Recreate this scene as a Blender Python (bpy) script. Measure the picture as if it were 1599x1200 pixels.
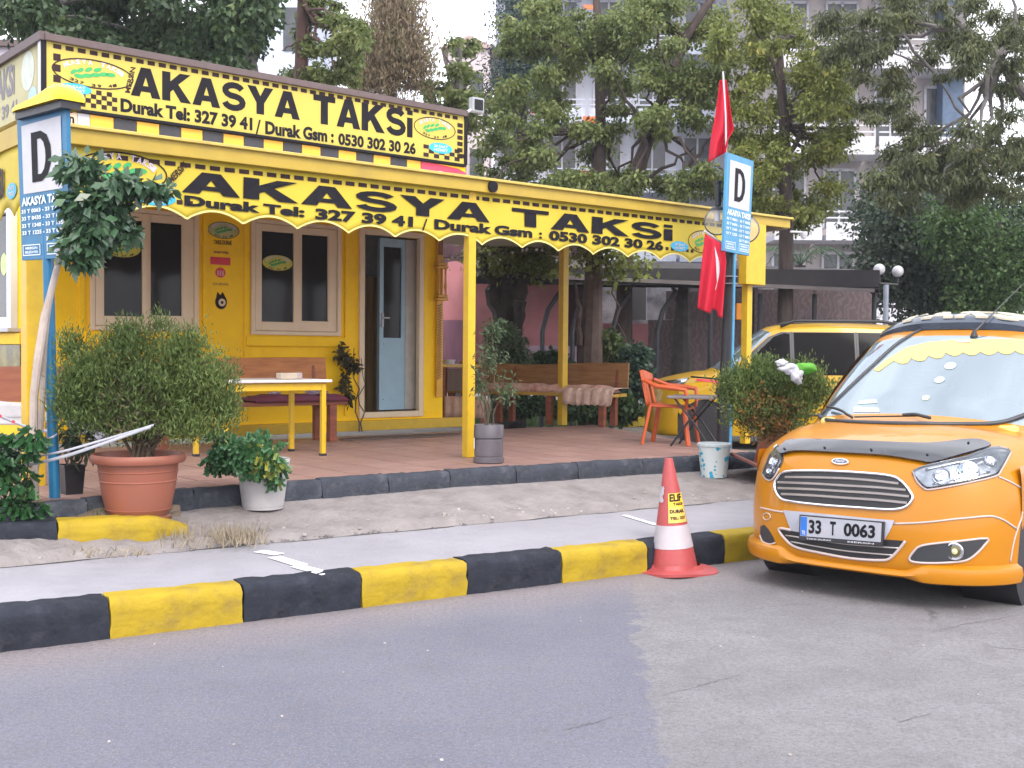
import bpy, bmesh, math, random
import numpy as np
from mathutils import Vector, Matrix, geometry
from mathutils.bvhtree import BVHTree

# ------------------------------------------------------------------ camera, light, exposure
for o in list(bpy.data.objects):
    bpy.data.objects.remove(o)
S = bpy.context.scene
COL = S.collection
F = 1800.0; CX = 799.5; CY = 600.0; EYE = 1.52
PITCH = math.atan(50 / F); ROLL = math.radians(0.5)
FW = Vector((0, math.cos(PITCH), -math.sin(PITCH)))
R0 = Vector((1, 0, 0)); U0 = R0.cross(FW)
RT = R0 * math.cos(ROLL) + U0 * math.sin(ROLL)
UP = -R0 * math.sin(ROLL) + U0 * math.cos(ROLL)
CAM = Vector((0, 0, EYE))
cd = bpy.data.cameras.new('camera'); cam = bpy.data.objects.new('camera', cd); COL.objects.link(cam)
cam.matrix_world = Matrix(((RT.x, UP.x, -FW.x, 0), (RT.y, UP.y, -FW.y, 0), (RT.z, UP.z, -FW.z, EYE), (0, 0, 0, 1)))
cd.sensor_fit = 'HORIZONTAL'; cd.sensor_width = 36; cd.lens = 36 * F / 1599
cd.clip_start = 0.1; cd.clip_end = 900
S.camera = cam
W = bpy.data.worlds.new('World'); S.world = W; W.use_nodes = True
wn = W.node_tree.nodes; wl = W.node_tree.links
bg = wn['Background']
sky = wn.new('ShaderNodeTexSky'); sky.sky_type = 'NISHITA'; sky.sun_disc = False
SUN_EL = math.radians(44); SUN_AZ = math.radians(158)      # azimuth clockwise from +Y: behind the camera, a little right
sky.sun_elevation = SUN_EL; sky.sun_rotation = SUN_AZ
sky.air_density = 0.8; sky.dust_density = 6.0; sky.ozone_density = 1.0; sky.altitude = 10
tc = wn.new('ShaderNodeTexCoord'); mp = wn.new('ShaderNodeMapping'); mp.inputs['Scale'].default_value = (1, 1, 2.4)
cn = wn.new('ShaderNodeTexNoise'); cn.inputs['Scale'].default_value = 2.3; cn.inputs['Detail'].default_value = 7
cr = wn.new('ShaderNodeValToRGB'); cr.color_ramp.elements[0].position = 0.36; cr.color_ramp.elements[1].position = 0.62
cr.color_ramp.elements[0].color = (0.5, 0.5, 0.5, 1); cr.color_ramp.elements[1].color = (0.9, 0.9, 0.9, 1)
cl = wn.new('ShaderNodeMixRGB'); cl.inputs[2].default_value = (10.5, 10.6, 11.4, 1)
wl.new(tc.outputs['Generated'], mp.inputs['Vector']); wl.new(mp.outputs[0], cn.inputs['Vector']); wl.new(cn.outputs['Fac'], cr.inputs[0])
wl.new(cr.outputs[0], cl.inputs[0]); wl.new(sky.outputs[0], cl.inputs[1]); wl.new(cl.outputs[0], bg.inputs['Color'])
bg.inputs['Strength'].default_value = 0.15
sd = bpy.data.lights.new('sun', 'SUN'); sd.energy = 0.9; sd.angle = math.radians(18); sd.color = (1, .95, .88)
so = bpy.data.objects.new('sun', sd); COL.objects.link(so)
sdir = Vector((math.sin(SUN_AZ) * math.cos(SUN_EL), math.cos(SUN_AZ) * math.cos(SUN_EL), math.sin(SUN_EL)))
so.rotation_euler = sdir.to_track_quat('Z', 'Y').to_euler(); so.location = (0, 0, 30)
vs = S.view_settings; vs.view_transform = 'Standard'; vs.look = 'None'; vs.gamma = 1; vs.use_curve_mapping = False
vs.exposure = 0.95
S.render.engine = 'CYCLES'
try:
    S.cycles.max_bounces = 8; S.cycles.transparent_max_bounces = 16; S.cycles.diffuse_bounces = 4
except Exception: pass

# ------------------------------------------------------------------ layout helpers
def ray(px, py): return FW + RT * ((px - CX) / F) - UP * ((py - CY) / F)
def gp(px, py, z=0.0):
    d = ray(px, py); return CAM + d * ((z - EYE) / d.z)
def atY(px, py, Y):
    d = ray(px, py); return CAM + d * (Y / d.y)
def onpl(px, py, P, n):
    d = ray(px, py); return CAM + d * ((P - CAM).dot(n) / d.dot(n))
V = Vector
TH = math.radians(50.4)
UF = V((math.sin(TH), math.cos(TH), 0))        # along the kiosk front, to the right
NF = V((math.cos(TH), -math.sin(TH), 0))       # out of the kiosk front, towards the street
Z3 = V((0, 0, 1))
rnd = random.Random(7)
nr = np.random.default_rng(5)

# ------------------------------------------------------------------ materials
MATS = {}
def lin(c):
    if isinstance(c, str):
        c = c.lstrip('#'); c = [int(c[i:i + 2], 16) / 255 for i in (0, 2, 4)]
        c = [x / 12.92 if x <= .04045 else ((x + .055) / 1.055) ** 2.4 for x in c]
    return (c[0], c[1], c[2], 1)
def mat(name, col, rough=.6, metal=0, var=.12, vscale=6, bump=0, bscale=60, spec=.5, col2=None, coat=0, detail=4, dirt=None, dirt_amt=.5, dscale=3, stretch=None, sheen=0):
    if name in MATS: return MATS[name]
    m = bpy.data.materials.new(name); m.use_nodes = True; n = m.node_tree.nodes; l = m.node_tree.links
    b = n['Principled BSDF']; b.inputs['Roughness'].default_value = rough; b.inputs['Metallic'].default_value = metal
    b.inputs['Specular IOR Level'].default_value = spec
    if coat: b.inputs['Coat Weight'].default_value = coat; b.inputs['Coat Roughness'].default_value = .04
    c = lin(col); c2 = lin(col2) if col2 else tuple(max(0, x * (1 - var)) for x in c[:3]) + (1,)
    c1 = c if col2 else tuple(min(1, x * (1 + var)) for x in c[:3]) + (1,)
    t = n.new('ShaderNodeTexCoord'); v = t.outputs['Object']
    if stretch:
        mm = n.new('ShaderNodeMapping'); mm.inputs['Scale'].default_value = stretch; l.new(v, mm.inputs['Vector']); v = mm.outputs[0]
    no = n.new('ShaderNodeTexNoise'); no.inputs['Scale'].default_value = vscale; no.inputs['Detail'].default_value = detail; no.inputs['Roughness'].default_value = .6
    l.new(v, no.inputs['Vector'])
    r = n.new('ShaderNodeMapRange'); r.inputs[1].default_value = .3; r.inputs[2].default_value = .7; l.new(no.outputs['Fac'], r.inputs[0])
    mx = n.new('ShaderNodeMixRGB'); mx.inputs[1].default_value = c1; mx.inputs[2].default_value = c2; l.new(r.outputs[0], mx.inputs[0])
    out = mx.outputs[0]
    if dirt:
        d = n.new('ShaderNodeTexNoise'); d.inputs['Scale'].default_value = dscale; d.inputs['Detail'].default_value = 8; d.inputs['Roughness'].default_value = .7
        l.new(v, d.inputs['Vector'])
        r2 = n.new('ShaderNodeMapRange'); r2.inputs[1].default_value = .5; r2.inputs[2].default_value = .72; r2.inputs[4].default_value = dirt_amt; l.new(d.outputs['Fac'], r2.inputs[0])
        m2 = n.new('ShaderNodeMixRGB'); m2.inputs[2].default_value = lin(dirt); l.new(r2.outputs[0], m2.inputs[0]); l.new(out, m2.inputs[1]); out = m2.outputs[0]
    l.new(out, b.inputs['Base Color'])
    if bump:
        bn = n.new('ShaderNodeTexNoise'); bn.inputs['Scale'].default_value = bscale; bn.inputs['Detail'].default_value = 6; l.new(v, bn.inputs['Vector'])
        bu = n.new('ShaderNodeBump'); bu.inputs['Strength'].default_value = bump; bu.inputs['Distance'].default_value = .02
        l.new(bn.outputs['Fac'], bu.inputs['Height']); l.new(bu.outputs[0], b.inputs['Normal'])
    MATS[name] = m; return m
def leafmat(name, c1, c2, c3=None, rough=.5, trans=.3, spec=.4):
    if name in MATS: return MATS[name]
    m = bpy.data.materials.new(name); m.use_nodes = True; n = m.node_tree.nodes; l = m.node_tree.links
    b = n['Principled BSDF']; b.inputs['Roughness'].default_value = rough; b.inputs['Specular IOR Level'].default_value = spec
    g = n.new('ShaderNodeNewGeometry'); cr = n.new('ShaderNodeValToRGB'); e = cr.color_ramp.elements
    e[0].color = lin(c1); e[1].color = lin(c2); e[1].position = .8
    if c3: x = e.new(.95); x.color = lin(c3)
    t = n.new('ShaderNodeTexCoord'); no = n.new('ShaderNodeTexNoise'); no.inputs['Scale'].default_value = 1.6; no.inputs['Detail'].default_value = 3
    l.new(t.outputs['Object'], no.inputs['Vector'])
    a = n.new('ShaderNodeMath'); a.operation = 'ADD'; s = n.new('ShaderNodeMath'); s.operation = 'MULTIPLY'; s.inputs[1].default_value = .6
    q = n.new('ShaderNodeMapRange'); q.inputs[1].default_value = .35; q.inputs[2].default_value = .65; q.inputs[4].default_value = .4
    l.new(g.outputs['Random Per Island'], s.inputs[0]); l.new(no.outputs['Fac'], q.inputs[0]); l.new(s.outputs[0], a.inputs[0]); l.new(q.outputs[0], a.inputs[1])
    l.new(a.outputs[0], cr.inputs[0]); l.new(cr.outputs[0], b.inputs['Base Color'])
    tr = n.new('ShaderNodeBsdfTranslucent'); l.new(cr.outputs[0], tr.inputs['Color']); mx = n.new('ShaderNodeMixShader'); mx.inputs[0].default_value = trans
    l.new(b.outputs[0], mx.inputs[1]); l.new(tr.outputs[0], mx.inputs[2]); l.new(mx.outputs[0], n['Material Output'].inputs['Surface'])
    MATS[name] = m; return m
def glassmat(name, tint, ior=1.5, rough=.02, opacity=0.0, base=(.02, .02, .025)):
    if name in MATS: return MATS[name]
    m = bpy.data.materials.new(name); m.use_nodes = True; n = m.node_tree.nodes; l = m.node_tree.links
    n.remove(n['Principled BSDF'])
    tr = n.new('ShaderNodeBsdfTransparent'); tr.inputs[0].default_value = lin(tint)
    df = n.new('ShaderNodeBsdfDiffuse'); df.inputs[0].default_value = lin(base)
    mo = n.new('ShaderNodeMixShader'); mo.inputs[0].default_value = opacity; l.new(tr.outputs[0], mo.inputs[1]); l.new(df.outputs[0], mo.inputs[2])
    gl = n.new('ShaderNodeBsdfGlossy'); gl.inputs['Roughness'].default_value = rough; gl.inputs[0].default_value = (.84, .93, 1, 1)
    fr = n.new('ShaderNodeFresnel'); fr.inputs[0].default_value = ior
    mx = n.new('ShaderNodeMixShader'); l.new(fr.outputs[0], mx.inputs[0]); l.new(mo.outputs[0], mx.inputs[1]); l.new(gl.outputs[0], mx.inputs[2])
    l.new(mx.outputs[0], n['Material Output'].inputs['Surface'])
    MATS[name] = m; return m
def clothmat(name, col, trans=.35, rough=.7):
    if name in MATS: return MATS[name]
    m = mat(name, col, rough, var=.06, vscale=3); n = m.node_tree.nodes; l = m.node_tree.links; b = n['Principled BSDF']
    tr = n.new('ShaderNodeBsdfTranslucent'); tr.inputs[0].default_value = lin(col); mx = n.new('ShaderNodeMixShader'); mx.inputs[0].default_value = trans
    l.new(b.outputs[0], mx.inputs[1]); l.new(tr.outputs[0], mx.inputs[2]); l.new(mx.outputs[0], n['Material Output'].inputs['Surface'])
    return m

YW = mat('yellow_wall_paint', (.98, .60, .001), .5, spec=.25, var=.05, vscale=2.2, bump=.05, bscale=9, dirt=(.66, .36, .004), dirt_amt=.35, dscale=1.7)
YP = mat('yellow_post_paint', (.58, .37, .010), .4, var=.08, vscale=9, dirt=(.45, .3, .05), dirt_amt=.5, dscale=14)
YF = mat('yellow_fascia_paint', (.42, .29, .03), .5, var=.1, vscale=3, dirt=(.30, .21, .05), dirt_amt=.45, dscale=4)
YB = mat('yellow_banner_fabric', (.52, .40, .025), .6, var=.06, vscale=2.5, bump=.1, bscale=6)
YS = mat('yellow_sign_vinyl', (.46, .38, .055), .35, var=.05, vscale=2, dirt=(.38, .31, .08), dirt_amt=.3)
YSF = mat('faded_sign_vinyl', (.42, .39, .21), .6, var=.1, vscale=3)
YE = mat('yellow_print_edge', (.62, .55, .18), .5)
INK = mat('black_vinyl_ink', (.010, .009, .013), .6, var=.2, spec=.15)
INK2 = mat('brown_black_ink', (.035, .018, .018), .6, var=.2, spec=.15)
INKF = mat('faded_ink', (.17, .16, .18), .6)
ORC = mat('orange_check', (.82, .42, .03), .45, var=.06)
GRC = mat('charcoal_check', (.03, .03, .035), .5)
BRN = mat('brown_metal_edge', (.10, .07, .07), .6)
GRYM = mat('grey_metal', (.32, .33, .36), .45, metal=.3)
WHT = mat('white_paint', (.48, .48, .52), .5, var=.05)
WHB = mat('white_pot_plastic', (.42, .41, .42), .45, var=.08, dirt=(.35, .33, .3), dirt_amt=.4, dscale=6)
CREAM = mat('cream_window_frame', (.72, .58, .40), .45, var=.04)
WPVC = mat('grey_white_frame', (.62, .63, .68), .4, var=.05)
BLUED = mat('pale_blue_door', (.30, .46, .56), .5, var=.06)
TINT = mat('dark_tinted_glass', (.012, .012, .013), .08, var=.05, spec=.2)
BLK = mat('black_plastic', (.018, .018, .022), .4)
BLKM = mat('black_iron_paint', (.014, .015, .02), .45, var=.3)
DARK = mat('dark_interior', (.02, .018, .016), .9)
BLUE = mat('blue_sign_paint', (.008, .135, .28), .4, var=.12, vscale=5, dirt=(.03, .12, .24), dirt_amt=.4)
BLUEL = mat('light_blue_sign', (.05, .24, .42), .45, var=.12, vscale=5)
CYAN = mat('cyan_oval', (.02, .36, .60), .45)
GREEN = mat('green_print', (.03, .33, .09), .5)
LILAC = mat('lilac_print', (.55, .50, .66), .5)
RED = mat('red_print', (.65, .03, .05), .5)
WOODO = mat('orange_varnished_wood', (.50, .19, .04), .45, col2=(.33, .10, .02), vscale=3, stretch=(1, 1, 7), bump=.15, bscale=20)
WOODR = mat('red_brown_wood', (.26, .07, .03), .5, col2=(.14, .035, .02), vscale=3, stretch=(1, 1, 6))
WOODB = mat('brown_bench_wood', (.33, .17, .06), .55, col2=(.20, .09, .03), vscale=3, stretch=(1, 1, 8), bump=.15, bscale=20)
TERRA = mat('terracotta_plastic', (.26, .085, .052), .5, var=.07, vscale=3, dirt=(.20, .09, .06), dirt_amt=.4, dscale=5)
BARK = mat('dark_bark', (.055, .04, .036), .9, var=.5, vscale=9, bump=.8, bscale=14, stretch=(1, 1, .3))
BARKG = mat('grey_bark', (.11, .10, .10), .9, var=.4, vscale=9, bump=.7, bscale=14, stretch=(1, 1, .3))
BARKP = mat('pale_bark', (.50, .43, .39), .85, col2=(.33, .27, .24), vscale=12, bump=.5, bscale=25, stretch=(1, 1, .5))
SOIL = mat('potting_soil', (.05, .035, .025), .95, var=.4, vscale=40, bump=.5)
ORP = mat('orange_chair_plastic', (.48, .085, .02), .4, var=.05)
ASH = mat('concrete_ramp', (.27, .245, .24), .95, col2=(.18, .16, .158), vscale=4, bump=1, bscale=22, detail=12, dirt=(.14, .125, .12), dirt_amt=.7, dscale=5)

# ------------------------------------------------------------------ mesh helpers
WL = {}
def tag(o, label=None, cat=None, group=None, kind=None):
    if label: o['label'] = label
    if cat: o['category'] = cat
    if group: o['group'] = group
    if kind: o['kind'] = kind
    return o
def thing(name, label, cat, loc, group=None, kind=None):
    o = bpy.data.objects.new(name, None); COL.objects.link(o); o.empty_display_size = .2
    o.location = loc; WL[o.name] = V(loc); return tag(o, label, cat, group, kind)
def frame(d, up=Z3):
    d = d.normalized(); s = d.cross(up)
    if s.length < 1e-4: s = d.cross(V((1, 0, 0)))
    s.normalize(); return d, s, s.cross(d)
class MB:
    def __init__(self): self.v = []; self.f = []; self.sm = True
    def add(self, vs_, fs):
        b = len(self.v); self.v += [V(x) for x in vs_]; self.f += [tuple(b + i for i in q) for q in fs]; return self
    def box(self, c, a, b, h):      # centre and three half-axis vectors
        c = V(c); P = [c + a * i + b * j + h * k for k in (-1, 1) for j in (-1, 1) for i in (-1, 1)]
        return self.add(P, [(0, 2, 3, 1), (4, 5, 7, 6), (0, 1, 5, 4), (2, 6, 7, 3), (0, 4, 6, 2), (1, 3, 7, 5)])
    def bx(self, c, lx, ly, lz, ax=V((1, 0, 0)), ay=V((0, 1, 0))):
        return self.box(c, ax * lx / 2, ay * ly / 2, Z3 * lz / 2)
    def bar(self, p, q, w, h, up=Z3):
        p, q = V(p), V(q); d, s, u = frame(q - p, up); return self.box((p + q) / 2, (q - p) / 2, s * w / 2, u * h / 2)
    def tube(self, pts, r, n=8, cap=True):
        pts = [V(p) for p in pts]; rs = r if hasattr(r, '__len__') else [r] * len(pts); b = len(self.v)
        s = None
        for i, p in enumerate(pts):
            d = (pts[min(i + 1, len(pts) - 1)] - pts[max(i - 1, 0)]).normalized()
            if s is None: _, s, u = frame(d)
            else: s = (s - d * s.dot(d)).normalized(); u = s.cross(d)
            for k in range(n):
                a = 2 * math.pi * k / n; self.v.append(p + (s * math.cos(a) + u * math.sin(a)) * rs[i])
        for i in range(len(pts) - 1):
            for k in range(n):
                k2 = (k + 1) % n; self.f.append((b + i * n + k, b + i * n + k2, b + (i + 1) * n + k2, b + (i + 1) * n + k))
        if cap:
            self.f.append(tuple(b + k for k in range(n))); self.f.append(tuple(b + (len(pts) - 1) * n + k for k in reversed(range(n))))
        return self
    def lathe(self, c, prof, n=24, tilt=None):       # prof: (r,z)
        c = V(c); b = len(self.v); T = tilt or Matrix.Identity(3)
        for r, z in prof:
            for k in range(n):
                a = 2 * math.pi * k / n; self.v.append(c + T @ V((r * math.cos(a), r * math.sin(a), z)))
        for i in range(len(prof) - 1):
            for k in range(n):
                k2 = (k + 1) % n; self.f.append((b + i * n + k, b + i * n + k2, b + (i + 1) * n + k2, b + (i + 1) * n + k))
        if prof[0][0] > 1e-4: self.f.append(tuple(b + k for k in reversed(range(n))))
        if prof[-1][0] > 1e-4: self.f.append(tuple(b + (len(prof) - 1) * n + k for k in range(n)))
        return self
    def ball(self, c, rx, ry, rz, n=14, m=9):
        return self.add([V(c) + V((rx * math.sin(math.pi * j / m) * math.cos(2 * math.pi * i / n), ry * math.sin(math.pi * j / m) * math.sin(2 * math.pi * i / n), rz * math.cos(math.pi * j / m))) for j in range(m + 1) for i in range(n)],
                        [(j * n + i, (j + 1) * n + i, (j + 1) * n + (i + 1) % n, j * n + (i + 1) % n) for j in range(m) for i in range(n)])
    def prism(self, pts, d):        # polygon of 3-D points pushed along d
        n = len(pts); P = [V(p) for p in pts]
        return self.add(P + [p + d for p in P], [tuple(range(n))[::-1], tuple(range(n, 2 * n))] + [(i, (i + 1) % n, n + (i + 1) % n, n + i) for i in range(n)])
    def grid(self, rows, flip=False, loop=False):
        b = len(self.v); m = len(rows[0])
        for r in rows: self.v += [V(p) for p in r]
        for i in range(len(rows) - 1):
            for k in range(m if loop else m - 1):
                k2 = (k + 1) % m; q = (b + i * m + k, b + i * m + k2, b + (i + 1) * m + k2, b + (i + 1) * m + k)
                self.f.append(q[::-1] if flip else q)
        return self
    def build(self, name, m, parent=None, bevel=0, smooth=None, solid=0, origin=None, seg=2):
        me = bpy.data.meshes.new(name)
        if parent: og = WL[parent.name]
        else:
            og = origin or V((sum(v.x for v in self.v) / len(self.v), sum(v.y for v in self.v) / len(self.v), min(v.z for v in self.v)))
        og = V(og)
        me.from_pydata([tuple(v - og) for v in self.v], [], self.f); me.update()
        me.materials.append(m)
        bm = bmesh.new(); bm.from_mesh(me); bmesh.ops.recalc_face_normals(bm, faces=bm.faces); bm.to_mesh(me); bm.free()
        o = bpy.data.objects.new(name, me); COL.objects.link(o)
        if parent: o.parent = parent
        else: o.location = og
        WL[o.name] = og
        if solid:
            md = o.modifiers.new('solid', 'SOLIDIFY'); md.thickness = solid; md.offset = 0
        if bevel:
            md = o.modifiers.new('bevel', 'BEVEL'); md.width = bevel; md.segments = seg; md.limit_method = 'ANGLE'; md.angle_limit = math.radians(40)
        if smooth:
            me.polygons.foreach_set('use_smooth', [True] * len(me.polygons))
            if smooth != 'all':
                try: me.set_sharp_from_angle(angle=math.radians(35))
                except Exception: pass
        return o
def inst(name, src, parent, loc, rz=0, scale=(1, 1, 1), m=None):
    o = bpy.data.objects.new(name, src.data if not m else src.data); COL.objects.link(o)
    o.parent = parent; o.location = V(loc) - WL[parent.name]; o.rotation_euler = (0, 0, rz); o.scale = scale
    WL[o.name] = V(loc); return o

TXT = {}
def text2d(s, bold=.02, shear=0):
    k = (s, bold, shear)
    if k in TXT: return TXT[k]
    c = bpy.data.curves.new('t', 'FONT'); c.body = s; c.offset = bold; c.resolution_u = 3; c.fill_mode = 'BOTH'; c.shear = shear
    o = bpy.data.objects.new('t', c); COL.objects.link(o)
    dg = bpy.context.evaluated_depsgraph_get(); me = bpy.data.meshes.new_from_object(o.evaluated_get(dg))
    vs_ = np.array([(v.co.x, v.co.y) for v in me.vertices]); fs = [tuple(p.vertices) for p in me.polygons]
    bpy.data.objects.remove(o); bpy.data.curves.remove(c); bpy.data.meshes.remove(me)
    lo = vs_.min(0); hi = vs_.max(0); vs_ = (vs_ - lo) / (hi - lo)
    TXT[k] = (vs_, fs); return TXT[k]
def text_on(mb, s, box, fn, bold=.02, shear=0, off=0.0):
    """write s into box (u0,v0,u1,v1) of a surface; fn(u,v) gives the 3-D point"""
    vs_, fs = text2d(s, bold, shear); u0, v0, u1, v1 = box
    return mb.add([fn(u0 + (u1 - u0) * x, v0 + (v1 - v0) * y) for x, y in vs_], fs)
GL = {'A': (.95, [[(0, 0), (.28, 0), (.475, .68), (.475, 1), (.32, 1)], [(.95, 0), (.63, 1), (.475, 1), (.475, .68), (.67, 0)], [(.3316, .18), (.6184, .18), (.5611, .38), (.3889, .38)]]),
      'K': (.95, [[(0, 0), (.27, 0), (.27, 1), (0, 1)], [(.27, .31), (.36, .41), (.61, 0), (.96, 0), (.53, .61), (.94, 1), (.58, 1), (.27, .68)]]),
      'Y': (.95, [[(.335, 0), (.615, 0), (.615, .41), (.475, .66), (.335, .41)], [(.335, .41), (.475, .66), (.31, 1), (0, 1)], [(.615, .41), (.95, 1), (.64, 1), (.475, .66)]]),
      'T': (.85, [[(.285, 0), (.565, 0), (.565, .79), (.285, .79)], [(0, .79), (.85, .79), (.85, 1), (0, 1)]]),
      'i': (.24, [[(0, 0), (.24, 0), (.24, .72), (0, .72)], [(0, .82), (.24, .82), (.24, 1), (0, 1)]])}
_c = [(.425 + .30 * math.cos(math.radians(a)), .705 + .195 * math.sin(math.radians(a))) for a in range(20, 271, 25)] + [(.425 + .315 * math.cos(math.radians(a)), .30 + .21 * math.sin(math.radians(a))) for a in range(80, -171, -25)]
_q = []
for _i in range(len(_c) - 1):
    def _n(i):
        a, b = _c[max(i - 1, 0)], _c[min(i + 1, len(_c) - 1)]; d = (b[0] - a[0], b[1] - a[1]); l = math.hypot(*d); return (-d[1] / l * .112, d[0] / l * .112)
    n0, n1 = _n(_i), _n(_i + 1); a, b = _c[_i], _c[_i + 1]; _q.append([(a[0] + n0[0], a[1] + n0[1]), (b[0] + n1[0], b[1] + n1[1]), (b[0] - n1[0], b[1] - n1[1]), (a[0] - n0[0], a[1] - n0[1])])
GL['S'] = (.85, _q)
def big2d(s):
    x = 0; vs_ = []; fs = []
    for chh in s:
        w, ps = GL[chh]
        for p in ps:
            b = len(vs_); vs_ += [(x + q[0], q[1]) for q in p]; fs.append(tuple(range(b, b + len(p))))
        x += w + .05
    x -= .05
    return np.array([(a / x, b) for a, b in vs_]), fs
def ell(cu, cv, ru, rv, n=28): return [(cu + ru * math.cos(2 * math.pi * i / n), cv + rv * math.sin(2 * math.pi * i / n)) for i in range(n)]
def flat(mb, pts2, fn): return mb.add([fn(u, v) for u, v in pts2], [tuple(range(len(pts2)))])
def ringf(mb, cu, cv, ru, rv, t, fn, n=32):
    a = ell(cu, cv, ru, rv, n); b = ell(cu, cv, ru - t, rv - t, n)
    return mb.add([fn(*p) for p in a + b], [(i, (i + 1) % n, n + (i + 1) % n, n + i) for i in range(n)])

# foliage: many small leaves filling ellipsoids
def leaves(name, m, parent, blobs, n, size, aspect=.55, droop=.3, shell=.55, seed=1, clump=0, spread=.25, up=0):
    g = np.random.default_rng(seed); vol = np.array([b[1][0] * b[1][1] * b[1][2] for b in blobs]) ** .75; pr = vol / vol.sum()
    cs = np.array([b[0] for b in blobs]); rs = np.array([b[1] for b in blobs])
    def samp(k):
        idx = g.choice(len(blobs), k, p=pr); d = g.normal(size=(k, 3)); d /= np.linalg.norm(d, axis=1)[:, None]
        rad = shell + (1 - shell) * g.random(k); rad = np.where(g.random(k) < .3, g.random(k), rad)
        rad *= 1 + .22 * np.sin(d[:, 0] * 5 + idx) * np.cos(d[:, 2] * 6 + idx * 2)
        return cs[idx] + d * rad[:, None] * rs[idx], d
    if clump:
        cc, cdn = samp(max(4, n // clump)); idx = g.integers(0, len(cc), n)
        P = cc[idx] + g.normal(size=(n, 3)) * spread; D = cdn[idx]
    else: P, D = samp(n)
    a = g.normal(size=(n, 3)) + D * .6; a[:, 2] -= droop * 2; a[:, 2] += up * 3; a /= np.linalg.norm(a, axis=1)[:, None]
    b = np.cross(a, g.normal(size=(n, 3))); b /= np.linalg.norm(b, axis=1)[:, None]
    L = size * (.6 + .8 * g.random(n))[:, None]; Wd = L * aspect
    nrm = np.cross(a, b)
    v = np.stack([P, P + a * L * .5 + b * Wd * .5 + nrm * L * .08, P + a * L, P + a * L * .5 - b * Wd * .5 + nrm * L * .08], 1).reshape(-1, 3)
    og = np.array(WL[parent.name]) if parent else np.zeros(3)
    v = v - og
    me = bpy.data.meshes.new(name); me.vertices.add(4 * n); me.vertices.foreach_set('co', v.ravel())
    me.loops.add(4 * n); me.loops.foreach_set('vertex_index', np.arange(4 * n, dtype=np.int32)); me.polygons.add(n)
    me.polygons.foreach_set('loop_start', np.arange(0, 4 * n, 4, dtype=np.int32)); me.update(calc_edges=True); me.validate()
    me.materials.append(m); o = bpy.data.objects.new(name, me); COL.objects.link(o)
    if parent: o.parent = parent
    WL[o.name] = V(og); return o
def limb(mb, p, q, r0, r1, wob=.04, n=7, k=6, seed=0):
    g = random.Random(seed); p, q = V(p), V(q); L = (q - p).length
    pts = [p.lerp(q, i / k) + V((g.uniform(-1, 1), g.uniform(-1, 1), g.uniform(-.5, .5))) * wob * L * math.sin(math.pi * i / k) for i in range(k + 1)]
    mb.tube(pts, [r0 + (r1 - r0) * i / k for i in range(k + 1)], n); return pts

exec_order = []
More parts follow.
